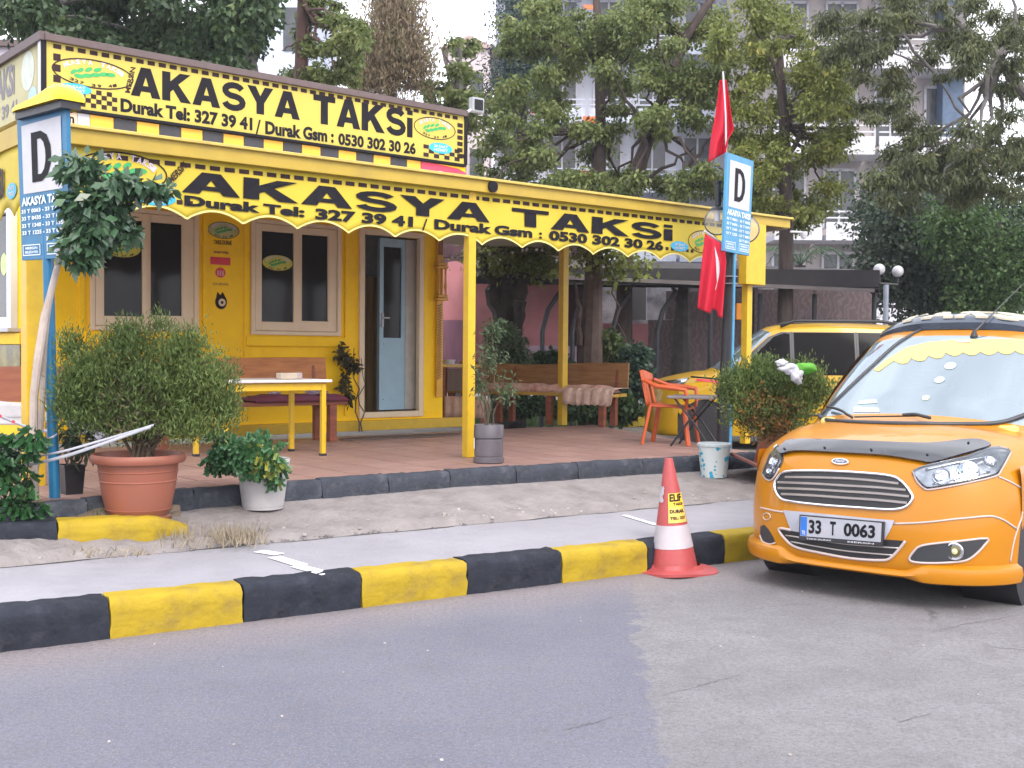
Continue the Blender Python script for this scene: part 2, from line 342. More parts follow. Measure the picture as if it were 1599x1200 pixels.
# ------------------------------------------------------------------ ground, road, kerbs
def asphalt():
    m = bpy.data.materials.new('asphalt'); m.use_nodes = True; n = m.node_tree.nodes; l = m.node_tree.links; b = n['Principled BSDF']
    b.inputs['Roughness'].default_value = .85; b.inputs['Specular IOR Level'].default_value = .35
    t = n.new('ShaderNodeTexCoord'); v = t.outputs['Object']
    def noise(sc, det=6, ro=.6, vec=v):
        x = n.new('ShaderNodeTexNoise'); x.inputs['Scale'].default_value = sc; x.inputs['Detail'].default_value = det; x.inputs['Roughness'].default_value = ro; l.new(vec, x.inputs['Vector']); return x.outputs['Fac']
    def mr(x, a, c, lo=0, hi=1):
        r = n.new('ShaderNodeMapRange'); r.inputs[1].default_value = a; r.inputs[2].default_value = c; r.inputs[3].default_value = lo; r.inputs[4].default_value = hi; l.new(x, r.inputs[0]); return r.outputs[0]
    def mix(f, a, c):
        x = n.new('ShaderNodeMixRGB')
        if isinstance(f, float): x.inputs[0].default_value = f
        else: l.new(f, x.inputs[0])
        for i, q in ((1, a), (2, c)):
            if isinstance(q, tuple): x.inputs[i].default_value = q + (1,)
            else: l.new(q, x.inputs[i])
        return x.outputs[0]
    old = mix(mr(noise(.9, 5), .35, .65), (.182, .177, .190), (.232, .226, .238))
    old = mix(mr(noise(5, 9, .75), .45, .75), old, (.15, .14, .145))
    new = mix(mr(noise(.7, 5), .35, .65), (.128, .132, .178), (.165, .168, .212))
    new = mix(mr(noise(9, 9, .75), .5, .8), new, (.18, .175, .185))
    # boundary of the resurfaced patch, wobbling
    sx = n.new('ShaderNodeSeparateXYZ'); l.new(v, sx.inputs[0])
    wob = n.new('ShaderNodeMath'); wob.operation = 'MULTIPLY_ADD'; wob.inputs[1].default_value = .6; l.new(noise(3.2, 9, .75), wob.inputs[0]); l.new(sx.outputs['X'], wob.inputs[2])
    dist = n.new('ShaderNodeMath'); dist.operation = 'MULTIPLY_ADD'; dist.inputs[1].default_value = -.069; l.new(sx.outputs['Y'], dist.inputs[0]); l.new(wob.outputs[0], dist.inputs[2])
    edge = mr(dist.outputs[0], .56, .585)
    colr = mix(edge, new, old)
    # brownish dirt by the kerb
    near = n.new('ShaderNodeMath'); near.operation = 'MULTIPLY_ADD'; near.inputs[1].default_value = -.638; l.new(sx.outputs['X'], near.inputs[0]); l.new(sx.outputs['Y'], near.inputs[2])
    nn = n.new('ShaderNodeMath'); nn.operation = 'MULTIPLY_ADD'; nn.inputs[1].default_value = .9; l.new(noise(1.3, 6), nn.inputs[0]); l.new(near.outputs[0], nn.inputs[2])
    colr = mix(mr(nn.outputs[0], 6.9, 7.7, 0, .65), colr, (.27, .225, .215))
    colr = mix(mr(noise(38, 10, .8), .46, .60, 0, .55), colr, (.095, .09, .095))
    colr = mix(mr(noise(90, 4, .8), .54, .62, 0, .6), colr, (.31, .30, .31))
    colr = mix(mr(noise(1.7, 8, .7), .55, .72, 0, .4), colr, (.11, .105, .115))
    # stones and cracks
    vo = n.new('ShaderNodeTexVoronoi'); vo.inputs['Scale'].default_value = 95; l.new(v, vo.inputs['Vector'])
    colr = mix(mr(vo.outputs['Distance'], .10, .03, 0, .35), colr, (.24, .235, .24))
    vd = n.new('ShaderNodeTexNoise'); vd.inputs['Scale'].default_value = 3; vd.inputs['Detail'].default_value = 5; l.new(v, vd.inputs['Vector'])
    mv = n.new('ShaderNodeMixRGB'); mv.inputs[0].default_value = .35; l.new(v, mv.inputs[1]); l.new(vd.outputs['Color'], mv.inputs[2])
    v2 = n.new('ShaderNodeTexVoronoi'); v2.feature = 'DISTANCE_TO_EDGE'; v2.inputs['Scale'].default_value = .42; l.new(mv.outputs[0], v2.inputs['Vector'])
    ck = mr(v2.outputs['Distance'], .009, .002); gate = mr(noise(.8, 3), .5, .6)
    cg = n.new('ShaderNodeMath'); cg.operation = 'MULTIPLY'; l.new(ck, cg.inputs[0]); l.new(gate, cg.inputs[1])
    cg2 = n.new('ShaderNodeMath'); cg2.operation = 'MULTIPLY'; l.new(cg.outputs[0], cg2.inputs[0]); l.new(edge, cg2.inputs[1])
    cg3 = n.new('ShaderNodeMath'); cg3.operation = 'MULTIPLY'; cg3.inputs[1].default_value = .55; l.new(cg2.outputs[0], cg3.inputs[0]); colr = mix(cg3.outputs[0], colr, (.06, .055, .058))
    l.new(colr, b.inputs['Base Color'])
    bu = n.new('ShaderNodeBump'); bu.inputs['Strength'].default_value = .9; bu.inputs['Distance'].default_value = .01
    h = n.new('ShaderNodeMath'); h.operation = 'ADD'; l.new(noise(120, 4), h.inputs[0]); l.new(noise(25, 6, .7), h.inputs[1]); l.new(h.outputs[0], bu.inputs['Height']); l.new(bu.outputs[0], b.inputs['Normal'])
    return m
def sheet(name, pts, m, sub=0):
    mb = MB(); mb.add(pts, [tuple(range(len(pts)))]); o = mb.build(name, m, origin=V((0, 0, 0))); return tag(o, kind='structure')
sheet('road', [(-300, -60, 0), (300, -60, 0), (300, 500, 0), (-300, 500, 0)], asphalt())
KA = gp(171, 998, 0); KB = gp(1132, 880, 0); KD = (KB - KA).normalized(); KN = V((-KD.y, KD.x, 0)); SL = (KB - KA).length / 6
PAVE = mat('pavement_concrete', (.265, .258, .284), .9, var=.09, vscale=1.8, bump=.5, bscale=45, dirt=(.215, .205, .225), dirt_amt=.6, dscale=3.5)
YARD = mat('yard_ground', (.20, .185, .17), .95, col2=(.12, .11, .09), vscale=2, bump=.6, bscale=20)
KW_ = .18
def kp(s, d, z): return KA + KD * s + KN * d + V((0, 0, z))      # along the kerb, inward, height
# pavement
WA = gp(0, 886, .21); WB = gp(1190, 778, .21)
def wd(s):      # inner edge of the pavement strip at distance s
    p = KA + KD * s; WD = (WB - WA); t = (p - WA).dot(KD) / WD.dot(KD); q = WA + WD * t; return (q - p).dot(KN)
mb = MB(); n_ = 60
rows = [[kp(s, KW_ - .01, .206), kp(s, wd(s), .206)] for s in [-8 + 34 * i / n_ for i in range(n_ + 1)]]
mb.grid(rows); mb.grid([[kp(s, .05, .02), kp(s, KW_ - .01, .206)] for s in (-8, 26)])
tag(mb.build('pavement', PAVE, origin=V((0, 0, 0))), kind='structure')
# painted white dashes on the pavement
mb = MB()
for a, b in (((404, 861), (436, 866)), ((428, 870), (471, 883)), ((463, 884), (512, 897)), ((975, 805), (1025, 820))):
    p, q = gp(*a, .211), gp(*b, .211); d, s, u = frame(q - p); w = .045 if a[0] < 900 else .025
    mb.prism([p - s * w, q - s * w, q + s * w, p + s * w], V((0, 0, .002)))
tag(mb.build('painted_line', mat('worn_white_line', (.72, .72, .75), .8, dirt=(.44, .43, .46), dirt_amt=.8, dscale=18), origin=V((0, 0, 0))), kind='structure')
# rough concrete ramp between pavement and platform
PLpx = [(-60, 800), (300, 766), (500, 751), (700, 737), (900, 725), (1095, 714), (1185, 709)]
PL = [gp(x, y, .5) for x, y in PLpx]
PLin = PL
def edge_at(s):       # platform edge: point whose kerb coordinate is s
    ss = [(p - KA).dot(KD) for p in PL]
    if s <= ss[0]: i = 0
    elif s >= ss[-1]: i = len(PL) - 2
    else: i = max(j for j in range(len(PL) - 1) if ss[j] <= s)
    t = (s - ss[i]) / (ss[i + 1] - ss[i]); return PL[i].lerp(PL[i + 1], t)
mb = MB(); rows = []
g = random.Random(3); NS = 330
for i in range(NS + 1):
    s = -6 + 26 * i / NS; e = edge_at(s); d1 = (e - KA).dot(KN) + .05; d0 = wd(s) + .012 * math.sin(s * 7) + .01 * g.uniform(-1, 1); r = []
    for k in range(13):
        t = k / 12; z = .192 + (.375 - .192) * (t ** .75) + ((.018 if k < 6 else .009) * g.uniform(-1, 1) + .012 * math.sin(s * 3.1 + t * 4)) * math.sin(math.pi * t) + (.02 if 0 < k < 3 else 0)
        r.append(kp(s, d0 + (d1 - d0) * t, z))
    rows.append(r)
RAMP = BVHTree.FromPolygons([tuple(p) for r in rows for p in r], [(i * 13 + k, i * 13 + k + 1, (i + 1) * 13 + k + 1, (i + 1) * 13 + k) for i in range(NS) for k in range(12)])
def onramp(px, py, z=.3):
    h = RAMP.ray_cast(CAM, ray(px, py).normalized())[0]
    return h if h else gp(px, py, z)
mb.grid(rows); tag(mb.build('concrete_ramp', ASH, origin=V((0, 0, 0)), smooth='all'), kind='structure')
# dark seam between pavement and ramp
mb = MB(); pts = [kp(-6 + 26 * i / 300, wd(-6 + 26 * i / 300) - .010 + .012 * math.sin((-6 + 26 * i / 300) * 7) + .009 * g.uniform(-1, 1), .2085) for i in range(301)]
wv = [max(.003, .014 * abs(math.sin(i * .21) + .5 * math.sin(i * .83))) for i in range(301)]
mb.grid([[p - KN * w, p + KN * w] for p, w in zip(pts, wv)])
tag(mb.build('pavement_seam', mat('dark_seam', (.06, .055, .05), 1), origin=V((0, 0, 0))), kind='structure')
# yard behind
far = 90
a, b = kp(-60, 1.2, .12), kp(90, 1.2, .12)
sheet('yard', [kp(-60, 1.35, .12), kp(90, 1.35, .12), kp(90, far, .12), kp(-60, far, .12)], YARD)

KBL = mat('kerb_black_paint', (.018, .021, .031), .75, spec=.2, var=.3, vscale=7, bump=.45, bscale=30, dirt=(.06, .062, .075), dirt_amt=.4, dscale=9)
KYE = mat('kerb_yellow_paint', (.34, .24, .014), .7, spec=.25, var=.1, vscale=5, bump=.4, bscale=26, dirt=(.22, .15, .04), dirt_amt=.75, dscale=5)
kerb = thing('kerb', None, None, kp(0, 0, 0), kind='structure')
def stone_mesh(L, D, Hh, m, seed, parent, loc, rz, nm='kerb_stone', cut=0):
    g = random.Random(seed); mb = MB(); nx, ny, nz = 12, 4, 5
    def P(i, j, k):
        x = L * i / nx; y = D * j / ny; z = Hh * k / nz
        j_ = 0 if i in (0, nx) else 1
        r = .0045; wx = g.uniform(-r, r); wy = g.uniform(-r, r) * 1.6; wz = g.uniform(-r, r)
        # rounded top front arris
        if k == nz and j == 0: y += .012 + g.uniform(0, .01); z -= .008 + g.uniform(0, .008)
        if i == 0 : x += .004
        if i == nx: x -= .004
        if cut and i > nx * .7: q = (i / nx - .7) / .3; z *= 1 - .40 * q; y = y + q * .7 * D * (1 - j / ny)
        return V((x + wx, y + wy, z + wz))
    pts = {}
    def vid(i, j, k):
        if (i, j, k) not in pts: pts[(i, j, k)] = len(mb.v); mb.v.append(P(i, j, k))
        return pts[(i, j, k)]
    for i in range(nx):
        for k in range(nz):
            mb.f.append((vid(i, 0, k), vid(i + 1, 0, k), vid(i + 1, 0, k + 1), vid(i, 0, k + 1)))
        for j in range(ny): mb.f.append((vid(i, j, nz), vid(i + 1, j, nz), vid(i + 1, j + 1, nz), vid(i, j + 1, nz)))
    for e in (0, nx):
        for j in range(ny):
            for k in range(nz): mb.f.append((vid(e, j, k), vid(e, j + 1, k), vid(e, j + 1, k + 1), vid(e, j, k + 1)))
    WL_s = WL[parent.name]
    me_o = mb.build(nm, m, origin=V((0, 0, 0))); me_o.parent = parent; me_o.location = loc - WL_s; me_o.rotation_euler = (0, 0, rz); me_o.data.polygons.foreach_set('use_smooth', [True] * len(me_o.data.polygons))
    try: me_o.data.set_sharp_from_angle(angle=math.radians(50))
    except Exception: pass
    return me_o
KZ = math.atan2(KD.y, KD.x)
for i in range(-5, 16):
    stone_mesh(SL, KW_, .212, KBL if (i % 2) else KYE, i + 50, kerb, kp(SL * i, rnd.uniform(-.004, .004), -.002 + rnd.uniform(-.003, .003)), KZ)

# second kerb round the planting bed at the left
BA = gp(90, 866, .21); BD = (BA - gp(0, 872, .21)).normalized(); BN = V((-BD.y, BD.x, 0)); BZ = math.atan2(BD.y, BD.x)
bed = thing('bed_kerb', None, None, BA, kind='structure')
stone_mesh(.84, .17, .23, KYE, 5, bed, BA + V((0, 0, -.02)), BZ, cut=1.0)
for i in (1, 2): stone_mesh(.80, .17, .23, KBL, 6 + i, bed, BA - BD * .80 * i + V((0, 0, -.02)), BZ)
mb = MB(); rows = []
for i in range(24):
    s = -2.2 + 3.0 * i / 23; rows.append([BA + BD * s + BN * (.16 + .62 * k / 7 * (1 if i < 16 else max(.1, 1 - (i - 16) / 8))) + V((0, 0, .18 + .02 * g.uniform(-1, 1) + .01 * k)) for k in range(8)])
mb.grid(rows); tag(mb.build('bed_soil', mat('bed_soil', (.16, .12, .09), .95, col2=(.09, .07, .05), vscale=12, bump=.8, bscale=30), origin=V((0, 0, 0)), smooth='all'), kind='structure')

# platform: dark edge stones and red tiles
plat = thing('platform', None, None, PL[2], kind='structure')
PB = gp(1150, 690, .5); PC = V((1.15, 16.3, .5)); PD_ = PC - UF * 9.5
outl = PL + [V((2.5, 12.0, .5)), PC, PD_]
mb = MB(); mb.prism([V((p.x, p.y, .30)) for p in outl], V((0, 0, .186))); mb.build('base_slab', mat('tile_grout', (.40, .34, .32), .9, var=.15, vscale=8), plat)
EDG = mat('dark_edge_paint', (.042, .048, .062), .8, spec=.2, var=.25, vscale=5, bump=.8, bscale=22, dirt=(.16, .16, .18), dirt_amt=.5, dscale=6)
k = 0
for a, b in zip(PL[:-1], PL[1:]):
    n2 = max(1, round((b - a).length / .8))
    for j in range(n2):
        p, q = a.lerp(b, j / n2), a.lerp(b, (j + 1) / n2); rz = math.atan2((q - p).y, (q - p).x); nn_ = V((-(q - p).y, (q - p).x, 0)).normalized()
        stone_mesh((q - p).length - .002, .12, .262 + .006 * (k % 2), EDG, 80 + k, plat, V((p.x, p.y, .245)) - nn_ * .03, rz, 'edge_stone'); k += 1
def inside(p, poly):
    c = False; n = len(poly)
    for i in range(n):
        a, b = poly[i], poly[(i + 1) % n]
        if (a.y > p.y) != (b.y > p.y) and p.x < (b.x - a.x) * (p.y - a.y) / (b.y - a.y) + a.x: c = not c
    return c
TS = .42
TM = [mat('red_tile_a', (.28, .17, .145), .5, var=.12, vscale=5, dirt=(.32, .24, .21), dirt_amt=.6, dscale=3), mat('red_tile_b', (.31, .19, .165), .5, var=.12, vscale=5, dirt=(.24, .18, .16), dirt_amt=.6, dscale=3.3), mat('red_tile_c', (.26, .155, .135), .52, var=.12, vscale=5, dirt=(.33, .25, .22), dirt_amt=.6, dscale=2.6)]
protos = {}
inn = [p for p in outl]
PU = (PL[3] - PL[1]).normalized(); PNn = V((-PU.y, PU.x, 0)); TZ = math.atan2(PU.y, PU.x)
for i in range(-10, 24):
    for j in range(-4, 17):
        for hi in (0,):
            c = PL[3] + PU * ((i + .5) * TS - 2.0) + PNn * (.11 + (j + .5) * TS); c.z = .4925
            if c.x < -4.6: continue
            cs = [c + PU * sx * TS * .5 + PNn * sy * TS * .5 for sx in (-1, 1) for sy in (-1, 1)]
            full = inside(c, inn) and all(inside(q, inn) and min(abs((q - a).cross((b - a).normalized()).z) for a, b in zip(PL[:-1], PL[1:])) > .08 for q in cs)
            mi = rnd.randrange(3)
            if not full and not any(inside(q, inn) for q in cs + [c]): continue
            if not full:
                poly = cs[:1] + cs[1:2] + [cs[3]] + [cs[2]]; poly = [V((q.x, q.y, 0)) for q in poly]
                poly = [c.lerp(q, 1 - .012 / TS) for q in poly]
                cs_k = (c - KA).dot(KD); segs = [(a, b) for a, b in zip(PL[:-1], PL[1:]) if (a - KA).dot(KD) <= cs_k <= (b - KA).dot(KD)] or [(PL[0], PL[1]) if cs_k < 0 else (PL[-2], PL[-1])]
                for a, b in segs + [(PL[-1], V((2.5, 12.0, 0))), (V((2.5, 12.0, 0)), PC), (PC, PD_)]:
                    d = V((b.x - a.x, b.y - a.y, 0)).normalized(); nn = V((-d.y, d.x, 0)); a0 = V((a.x, a.y, 0)) + nn * (.095 if b in PL else .01); out = []
                    for k2 in range(len(poly)):
                        p, q = poly[k2], poly[(k2 + 1) % len(poly)]; dp, dq = (p - a0).dot(nn), (q - a0).dot(nn)
                        if dp >= 0: out.append(p)
                        if (dp > 0) != (dq > 0): out.append(p.lerp(q, dp / (dp - dq)))
                    poly = out
                    if len(poly) < 3: break
                if len(poly) >= 3:
                    mb = MB(); mb.prism([V((q.x, q.y, .4865)) for q in poly], V((0, 0, .013))); mb.build('tile', TM[mi], plat)
                continue
            if full:
                if mi not in protos:
                    mb = MB(); mb.bx((0, 0, 0), TS - .018, TS - .018, .014); protos[mi] = mb.build('tile', TM[mi], origin=V((0, 0, 0)), bevel=.003, seg=1); o = protos[mi]
                else: o = bpy.data.objects.new('tile', protos[mi].data); COL.objects.link(o)
                o.parent = plat; o.location = c - WL[plat.name] + V((0, 0, rnd.uniform(-.0006, .0006))); o.rotation_euler = (0, 0, TZ)

# ------------------------------------------------------------------ the yellow kiosk
K0 = gp(550, 674, .5)
KWl = K0 - NF * .10
def ku(px, py, P=None):
    P = P or KWl; q = onpl(px, py, P, NF); return (q - P).dot(UF)
def kz(px, py, P=None): return onpl(px, py, P or KWl, NF).z
def kf(off=0.0, P=None):
    P = P or KWl; return lambda u, z: V((P.x, P.y, 0)) + UF * u + NF * off + V((0, 0, z))
u0 = ku(80, 400); u1 = ku(692, 480); ZT = 3.98; ZB = .5
kiosk = thing('taxi_kiosk', 'bright yellow kiosk with cream framed windows under the scalloped taxi awning', 'building', kf()(0, ZB))
WTOP = 3.08
win = []
for (l, r, yb, p1, p2, m1, m2) in ((140, 309, 517, 161, 221, 235, 284), (391, 531, 524, 407, 457, 471, 512)):
    win.append(dict(a=ku(l, 450), b=ku(r, 450), z=kz(l + 60, yb), p=[(ku(p1, 450), ku(p2, 450)), (ku(m1, 450), ku(m2, 450))]))
dz0 = kz(600, 652); da, db = ku(559, 600), ku(659, 600)
holes = [(w['a'] + .02, w['b'] - .02, w['z'] + .02, WTOP - .02) for w in win] + [(da + .02, db - .02, dz0 + .02, WTOP - .02)]
mb = MB()
us = sorted({u0, u1} | {h[0] for h in holes} | {h[1] for h in holes}); zs = sorted({ZB, ZT} | {h[2] for h in holes} | {h[3] for h in holes})
for ua, ub in zip(us[:-1], us[1:]):
    for za, zb in zip(zs[:-1], zs[1:]):
        cu, cz = (ua + ub) / 2, (za + zb) / 2
        if any(h[0] < cu < h[1] and h[2] < cz < h[3] for h in holes): continue
        fn = kf(-.04); mb.box(fn(cu, cz), UF * (ub - ua) / 2, NF * .04, Z3 * (zb - za) / 2)
DEP = 3.0
mb.box(kf(-.08 - DEP / 2)(u0 + .04, (ZB + ZT) / 2), UF * .04, NF * DEP / 2, Z3 * (ZT - ZB) / 2)
mb.box(kf(-.08 - DEP / 2)(u1 - .04, (ZB + ZT) / 2), UF * .04, NF * DEP / 2, Z3 * (ZT - ZB) / 2)
mb.box(kf(-.08 - DEP + .04)((u0 + u1) / 2, (ZB + ZT) / 2), UF * (u1 - u0) / 2, NF * .04, Z3 * (ZT - ZB) / 2)
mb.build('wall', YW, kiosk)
MB().box(kf(-.09 - DEP / 2)((u0 + u1) / 2, ZT + .03), UF * (u1 - u0) / 2, NF * (DEP / 2 + .05), Z3 * .03).build('roof', BRN, kiosk)
# raised vertical cover strips and boxes round the windows
for px in (127, 320, 384, 541, 664):
    u = ku(px, 450); MB().box(kf(.012)(u, (ZB + .2 + 3.5) / 2), UF * .03, NF * .011, Z3 * (3.5 - ZB - .2) / 2).build('cover_strip', YW, kiosk, bevel=.004)
for w in win:
    MB().box(kf(.03)((w['a'] + w['b']) / 2, w['z'] - .075), UF * ((w['b'] - w['a']) / 2 + .07), NF * .029, Z3 * .06).build('sill', YW, kiosk, bevel=.008)
    fr = MB(); t = .05; a, b, z = w['a'], w['b'], w['z']
    def rect(fr, a, b, z0, z1, t, off, dp):
        for (c0, c1, e0, e1) in ((a, a + t, z0, z1), (b - t, b, z0, z1), (a + t, b - t, z0, z0 + t), (a + t, b - t, z1 - t, z1)):
            fr.box(kf(off)((c0 + c1) / 2, (e0 + e1) / 2), UF * (c1 - c0) / 2, NF * dp, Z3 * (e1 - e0) / 2)
    rect(fr, a, b, z, WTOP, t, .0, .035); fo = fr.build('window', CREAM, kiosk, bevel=.006)
    for i, (pa, pb) in enumerate(w['p']):
        sa = a + t if i == 0 else w['p'][0][1] + .065; sb = b - t if i else w['p'][0][1] + .065
        sf = MB(); off = .012 if i == 0 else -.012
        zz0, zz1 = z + t + .004, WTOP - t - .004; zp = z + .16 + .02 * i
        for (c0, c1, e0, e1) in ((sa + .003, pa, zz0, zz1), (pb, sb - .003, zz0, zz1), (pa, pb, zz0, zp), (pa, pb, WTOP - .14, zz1)):
            sf.box(kf(off)((c0 + c1) / 2, (e0 + e1) / 2), UF * (c1 - c0) / 2, NF * .02, Z3 * (e1 - e0) / 2)
        sf.build('sash', CREAM, fo, bevel=.004)
        MB().box(kf(off - .012)((pa + pb) / 2, (zp + WTOP - .14) / 2), UF * (pb - pa) / 2, NF * .004, Z3 * (WTOP - .14 - zp) / 2).build('pane', TINT, fo)
LOGO_ARC = 'AKASYA TAKSi'
def logo(parent, fn, cu, cv, ru, rv, fnoff, arc=True, bgm=None, dim=False, name='oval_logo'):
    o = None
    if bgm:
        m_ = MB(); flat(m_, ell(cu, cv, ru, rv), fn); o = m_.build(name, bgm, parent)
    m_ = MB(); ringf(m_, cu, cv, ru, rv, ru * .035, fnoff); r = m_.build(name, INK2 if not dim else INKF, parent)
    m_ = MB()
    for i, (x, y, a) in enumerate(((-.48, -.05, 1.0), (-.32, .12, .9), (-.12, .25, .8), (.1, .33, .7), (-.35, -.3, -.1), (-.15, -.18, .1), (.05, -.05, .2), (.25, .08, .25), (.42, .12, .1))):
        ca, sa = math.cos(a), math.sin(a); L, B = .125, .075
        P = [(cu + ru * (x + (ca * q[0] * L) - sa * q[1] * B * .6), cv + rv * (y + (sa * q[0] * L) * 1.6 + ca * q[1] * B * 2)) for q in ell(0, 0, 1, 1, 10)]
        flat(m_, P, fnoff)
    m_.build('leaf_print', GREEN if not dim else INKF, parent)
    if arc:
        for s, up, mm in ((LOGO_ARC, 1, LILAC), ('327 39 41', -1, INK2)):
            m_ = MB(); n = len(s)
            for i, ch in enumerate(s):
                if ch == ' ': continue
                t = (i + .5) / n - .5; ang = math.pi / 2 - t * 2.5 if up > 0 else -math.pi / 2 + t * 1.7
                rr = .76; pu, pv = cu + ru * rr * math.cos(ang), cv + rv * (rr - (.0 if up > 0 else -.02)) * math.sin(ang)
                rot = ang - math.pi / 2 if up > 0 else ang + math.pi / 2; rot *= .55
                wch, hch = ru * (.105 if up > 0 else .1), rv * (.32 if up > 0 else .2)
                text_on(m_, ch, (-wch / 2, -hch / 2, wch / 2, hch / 2), lambda u, v, pu=pu, pv=pv, rot=rot: fnoff(pu + u * math.cos(rot) - v * math.sin(rot), pv + u * math.sin(rot) + v * math.cos(rot)), .03)
            m_.build('lettering', mm if not dim else INKF, parent)
OVY = mat('oval_sticker_yellow', (.62, .55, .05), .5, var=.3, vscale=14, col2=(.45, .50, .10))
for px, py in ((191, 389), (433, 411)):
    u, z = ku(px, py), kz(px, py); f1, f2 = kf(.0075), kf(.0095)
    f1 = kf(.0085); f2 = kf(.0105); logo(kiosk, f1, u, z, .21, .10, f2, arc=True, bgm=OVY, name='window_sticker')
# small stickers between the windows
def stick(px, py, w, h, m, s=None, rnd_=True, ink=INK2):
    u, z = ku(px, py), kz(px, py)
    if m:
        mb = MB(); flat(mb, ell(u, z, w / 2, h / 2, 20) if rnd_ else [(u - w / 2, z - h / 2), (u + w / 2, z - h / 2), (u + w / 2, z + h / 2), (u - w / 2, z + h / 2)], kf(.003)); mb.build('sticker', m, kiosk)
    if s: mb = MB(); text_on(mb, s, (u - w * .42, z - h * .36, u + w * .42, z + h * .36), kf(.005), .03); mb.build('sticker_lettering', ink, kiosk)
u, z = ku(349, 360), kz(349, 360); logo(kiosk, kf(.003), u, z, .20, .10, kf(.005), bgm=mat('sage_sticker', (.42, .40, .16), .5), name='sticker')
stick(348, 379, .27, .07, None, 'TAKSi DURAK'); stick(345, 394, .22, .05, None, 'servis', ink=mat('rust_ink', (.28, .10, .03), .6)); stick(344, 408, .25, .09, RED, None, False)
stick(344, 426, .13, .12, RED); stick(344, 427, .10, .08, None, 'III', ink=mat('pink_ink', (.7, .35, .35), .6)); stick(345, 444, .24, .04, None, 'DURAK', ink=mat('ochre_ink', (.35, .18, .02), .6))
u, z = ku(345, 472), kz(345, 472)
mb = MB(); flat(mb, ell(u, z, .075, .085, 20), kf(.003)); mb.add([kf(.003)(u - .06, z + .06), kf(.003)(u - .045, z + .12), kf(.003)(u - .01, z + .08), kf(.003)(u + .02, z + .12), kf(.003)(u + .055, z + .06)], [(0, 1, 2, 3, 4)]); mb.build('sticker', INK2, kiosk)
mb = MB(); flat(mb, ell(u + .012, z - .005, .045, .045, 16), kf(.005)); mb.build('sticker', CREAM, kiosk); mb = MB(); flat(mb, ell(u + .012, z - .005, .018, .018, 12), kf(.007)); mb.build('sticker', INK2, kiosk)
# door
fr = MB(); rect(fr, da, db, dz0, WTOP, .075, 0, .04); door = fr.build('door_frame', CREAM, kiosk, bevel=.006)
la, lb = ku(600, 500), ku(642, 500); fl = kf(-.14)
mb = MB(); lz0, lz1 = dz0 + .09, WTOP - .09
ga, gb, gz = ku(606, 500), ku(634, 500), kz(620, 528)
for (c0, c1, e0, e1) in ((la, ga, lz0, lz1), (gb, lb, lz0, lz1), (ga, gb, lz0, gz), (ga, gb, WTOP - .2, lz1)):
    mb.box(fl((c0 + c1) / 2, (e0 + e1) / 2), UF * (c1 - c0) / 2, NF * .03, Z3 * (e1 - e0) / 2)
lf = mb.build('door', BLUED, kiosk)
MB().box(kf(-.30)((lb + db) / 2 - .02, (lz0 + lz1) / 2), UF * (db - lb) / 2, NF * .2, Z3 * (lz1 - lz0) / 2).build('door_jamb', mat('grey_jamb', (.45, .43, .40), .6), kiosk)
MB().box(fl((ga + gb) / 2, (gz + WTOP - .2) / 2), UF * (gb - ga) / 2, NF * .008, Z3 * (WTOP - .2 - gz) / 2).build('door_pane', TINT, lf)
mb = MB(); rr = [(ga, gb, gz - .09, gz - .07), (ga, gb, lz0 + .13, lz0 + .15)]
for c0, c1, e0, e1 in rr: mb.box(kf(-.105)((c0 + c1) / 2, (e0 + e1) / 2), UF * (c1 - c0) / 2, NF * .006, Z3 * (e1 - e0) / 2)
mb.build('door_moulding', BLUED, lf)
mb = MB(); q = fl(la + .04, kz(600, 500)); mb.box(q + NF * .04, UF * .012, NF * .012, Z3 * .09); mb.tube([q + NF * .05 + Z3 * .03, q + NF * .07 + Z3 * .03, q + NF * .07 + Z3 * .03 + UF * .09], .01, 8); mb.build('door_handle', WHT, lf)
# inside of the doorway: floor, curtain, pale wall, cone
ib = kf(-1.1)
mb = MB(); rows = []
for i in range(41):
    u = da - .5 + (la - da + 1.2) * i / 40; o_ = .03 * math.sin(i * 1.9); rows.append([kf(-1.0 + o_)(u, dz0), kf(-1.0 + o_)(u, 2.55)])
mb.grid(rows); mb.build('curtain', mat('brown_curtain', (.62, .45, .18), .8, col2=(.42, .28, .10), vscale=4, stretch=(6, 6, .3)), kiosk, smooth='all')
MB().box(kf(-1.2)((da + db) / 2, 2.3), UF * 1.1, NF * .02, Z3 * 1.3).build('inner_wall', mat('pale_inner_wall', (.70, .80, .85), .7), kiosk)
MB().box(kf(-1.5)((u0 + u1) / 2, dz0 - .03), UF * (u1 - u0) / 2 * .96, NF * 1.38, Z3 * .03).build('inner_floor', mat('inner_floor', (.28, .22, .17), .5), kiosk)
# skirting step
ua, ub = u0 - .1, ku(727, 668, K0); zt = kz(640, 655, K0)
MB().box(V((K0.x, K0.y, 0)) + UF * (ua + ub) / 2 - NF * .06 + Z3 * (ZB + zt) / 2, UF * (ub - ua) / 2, NF * .06, Z3 * (zt - ZB) / 2).build('skirting_step', YP, kiosk, bevel=.006)
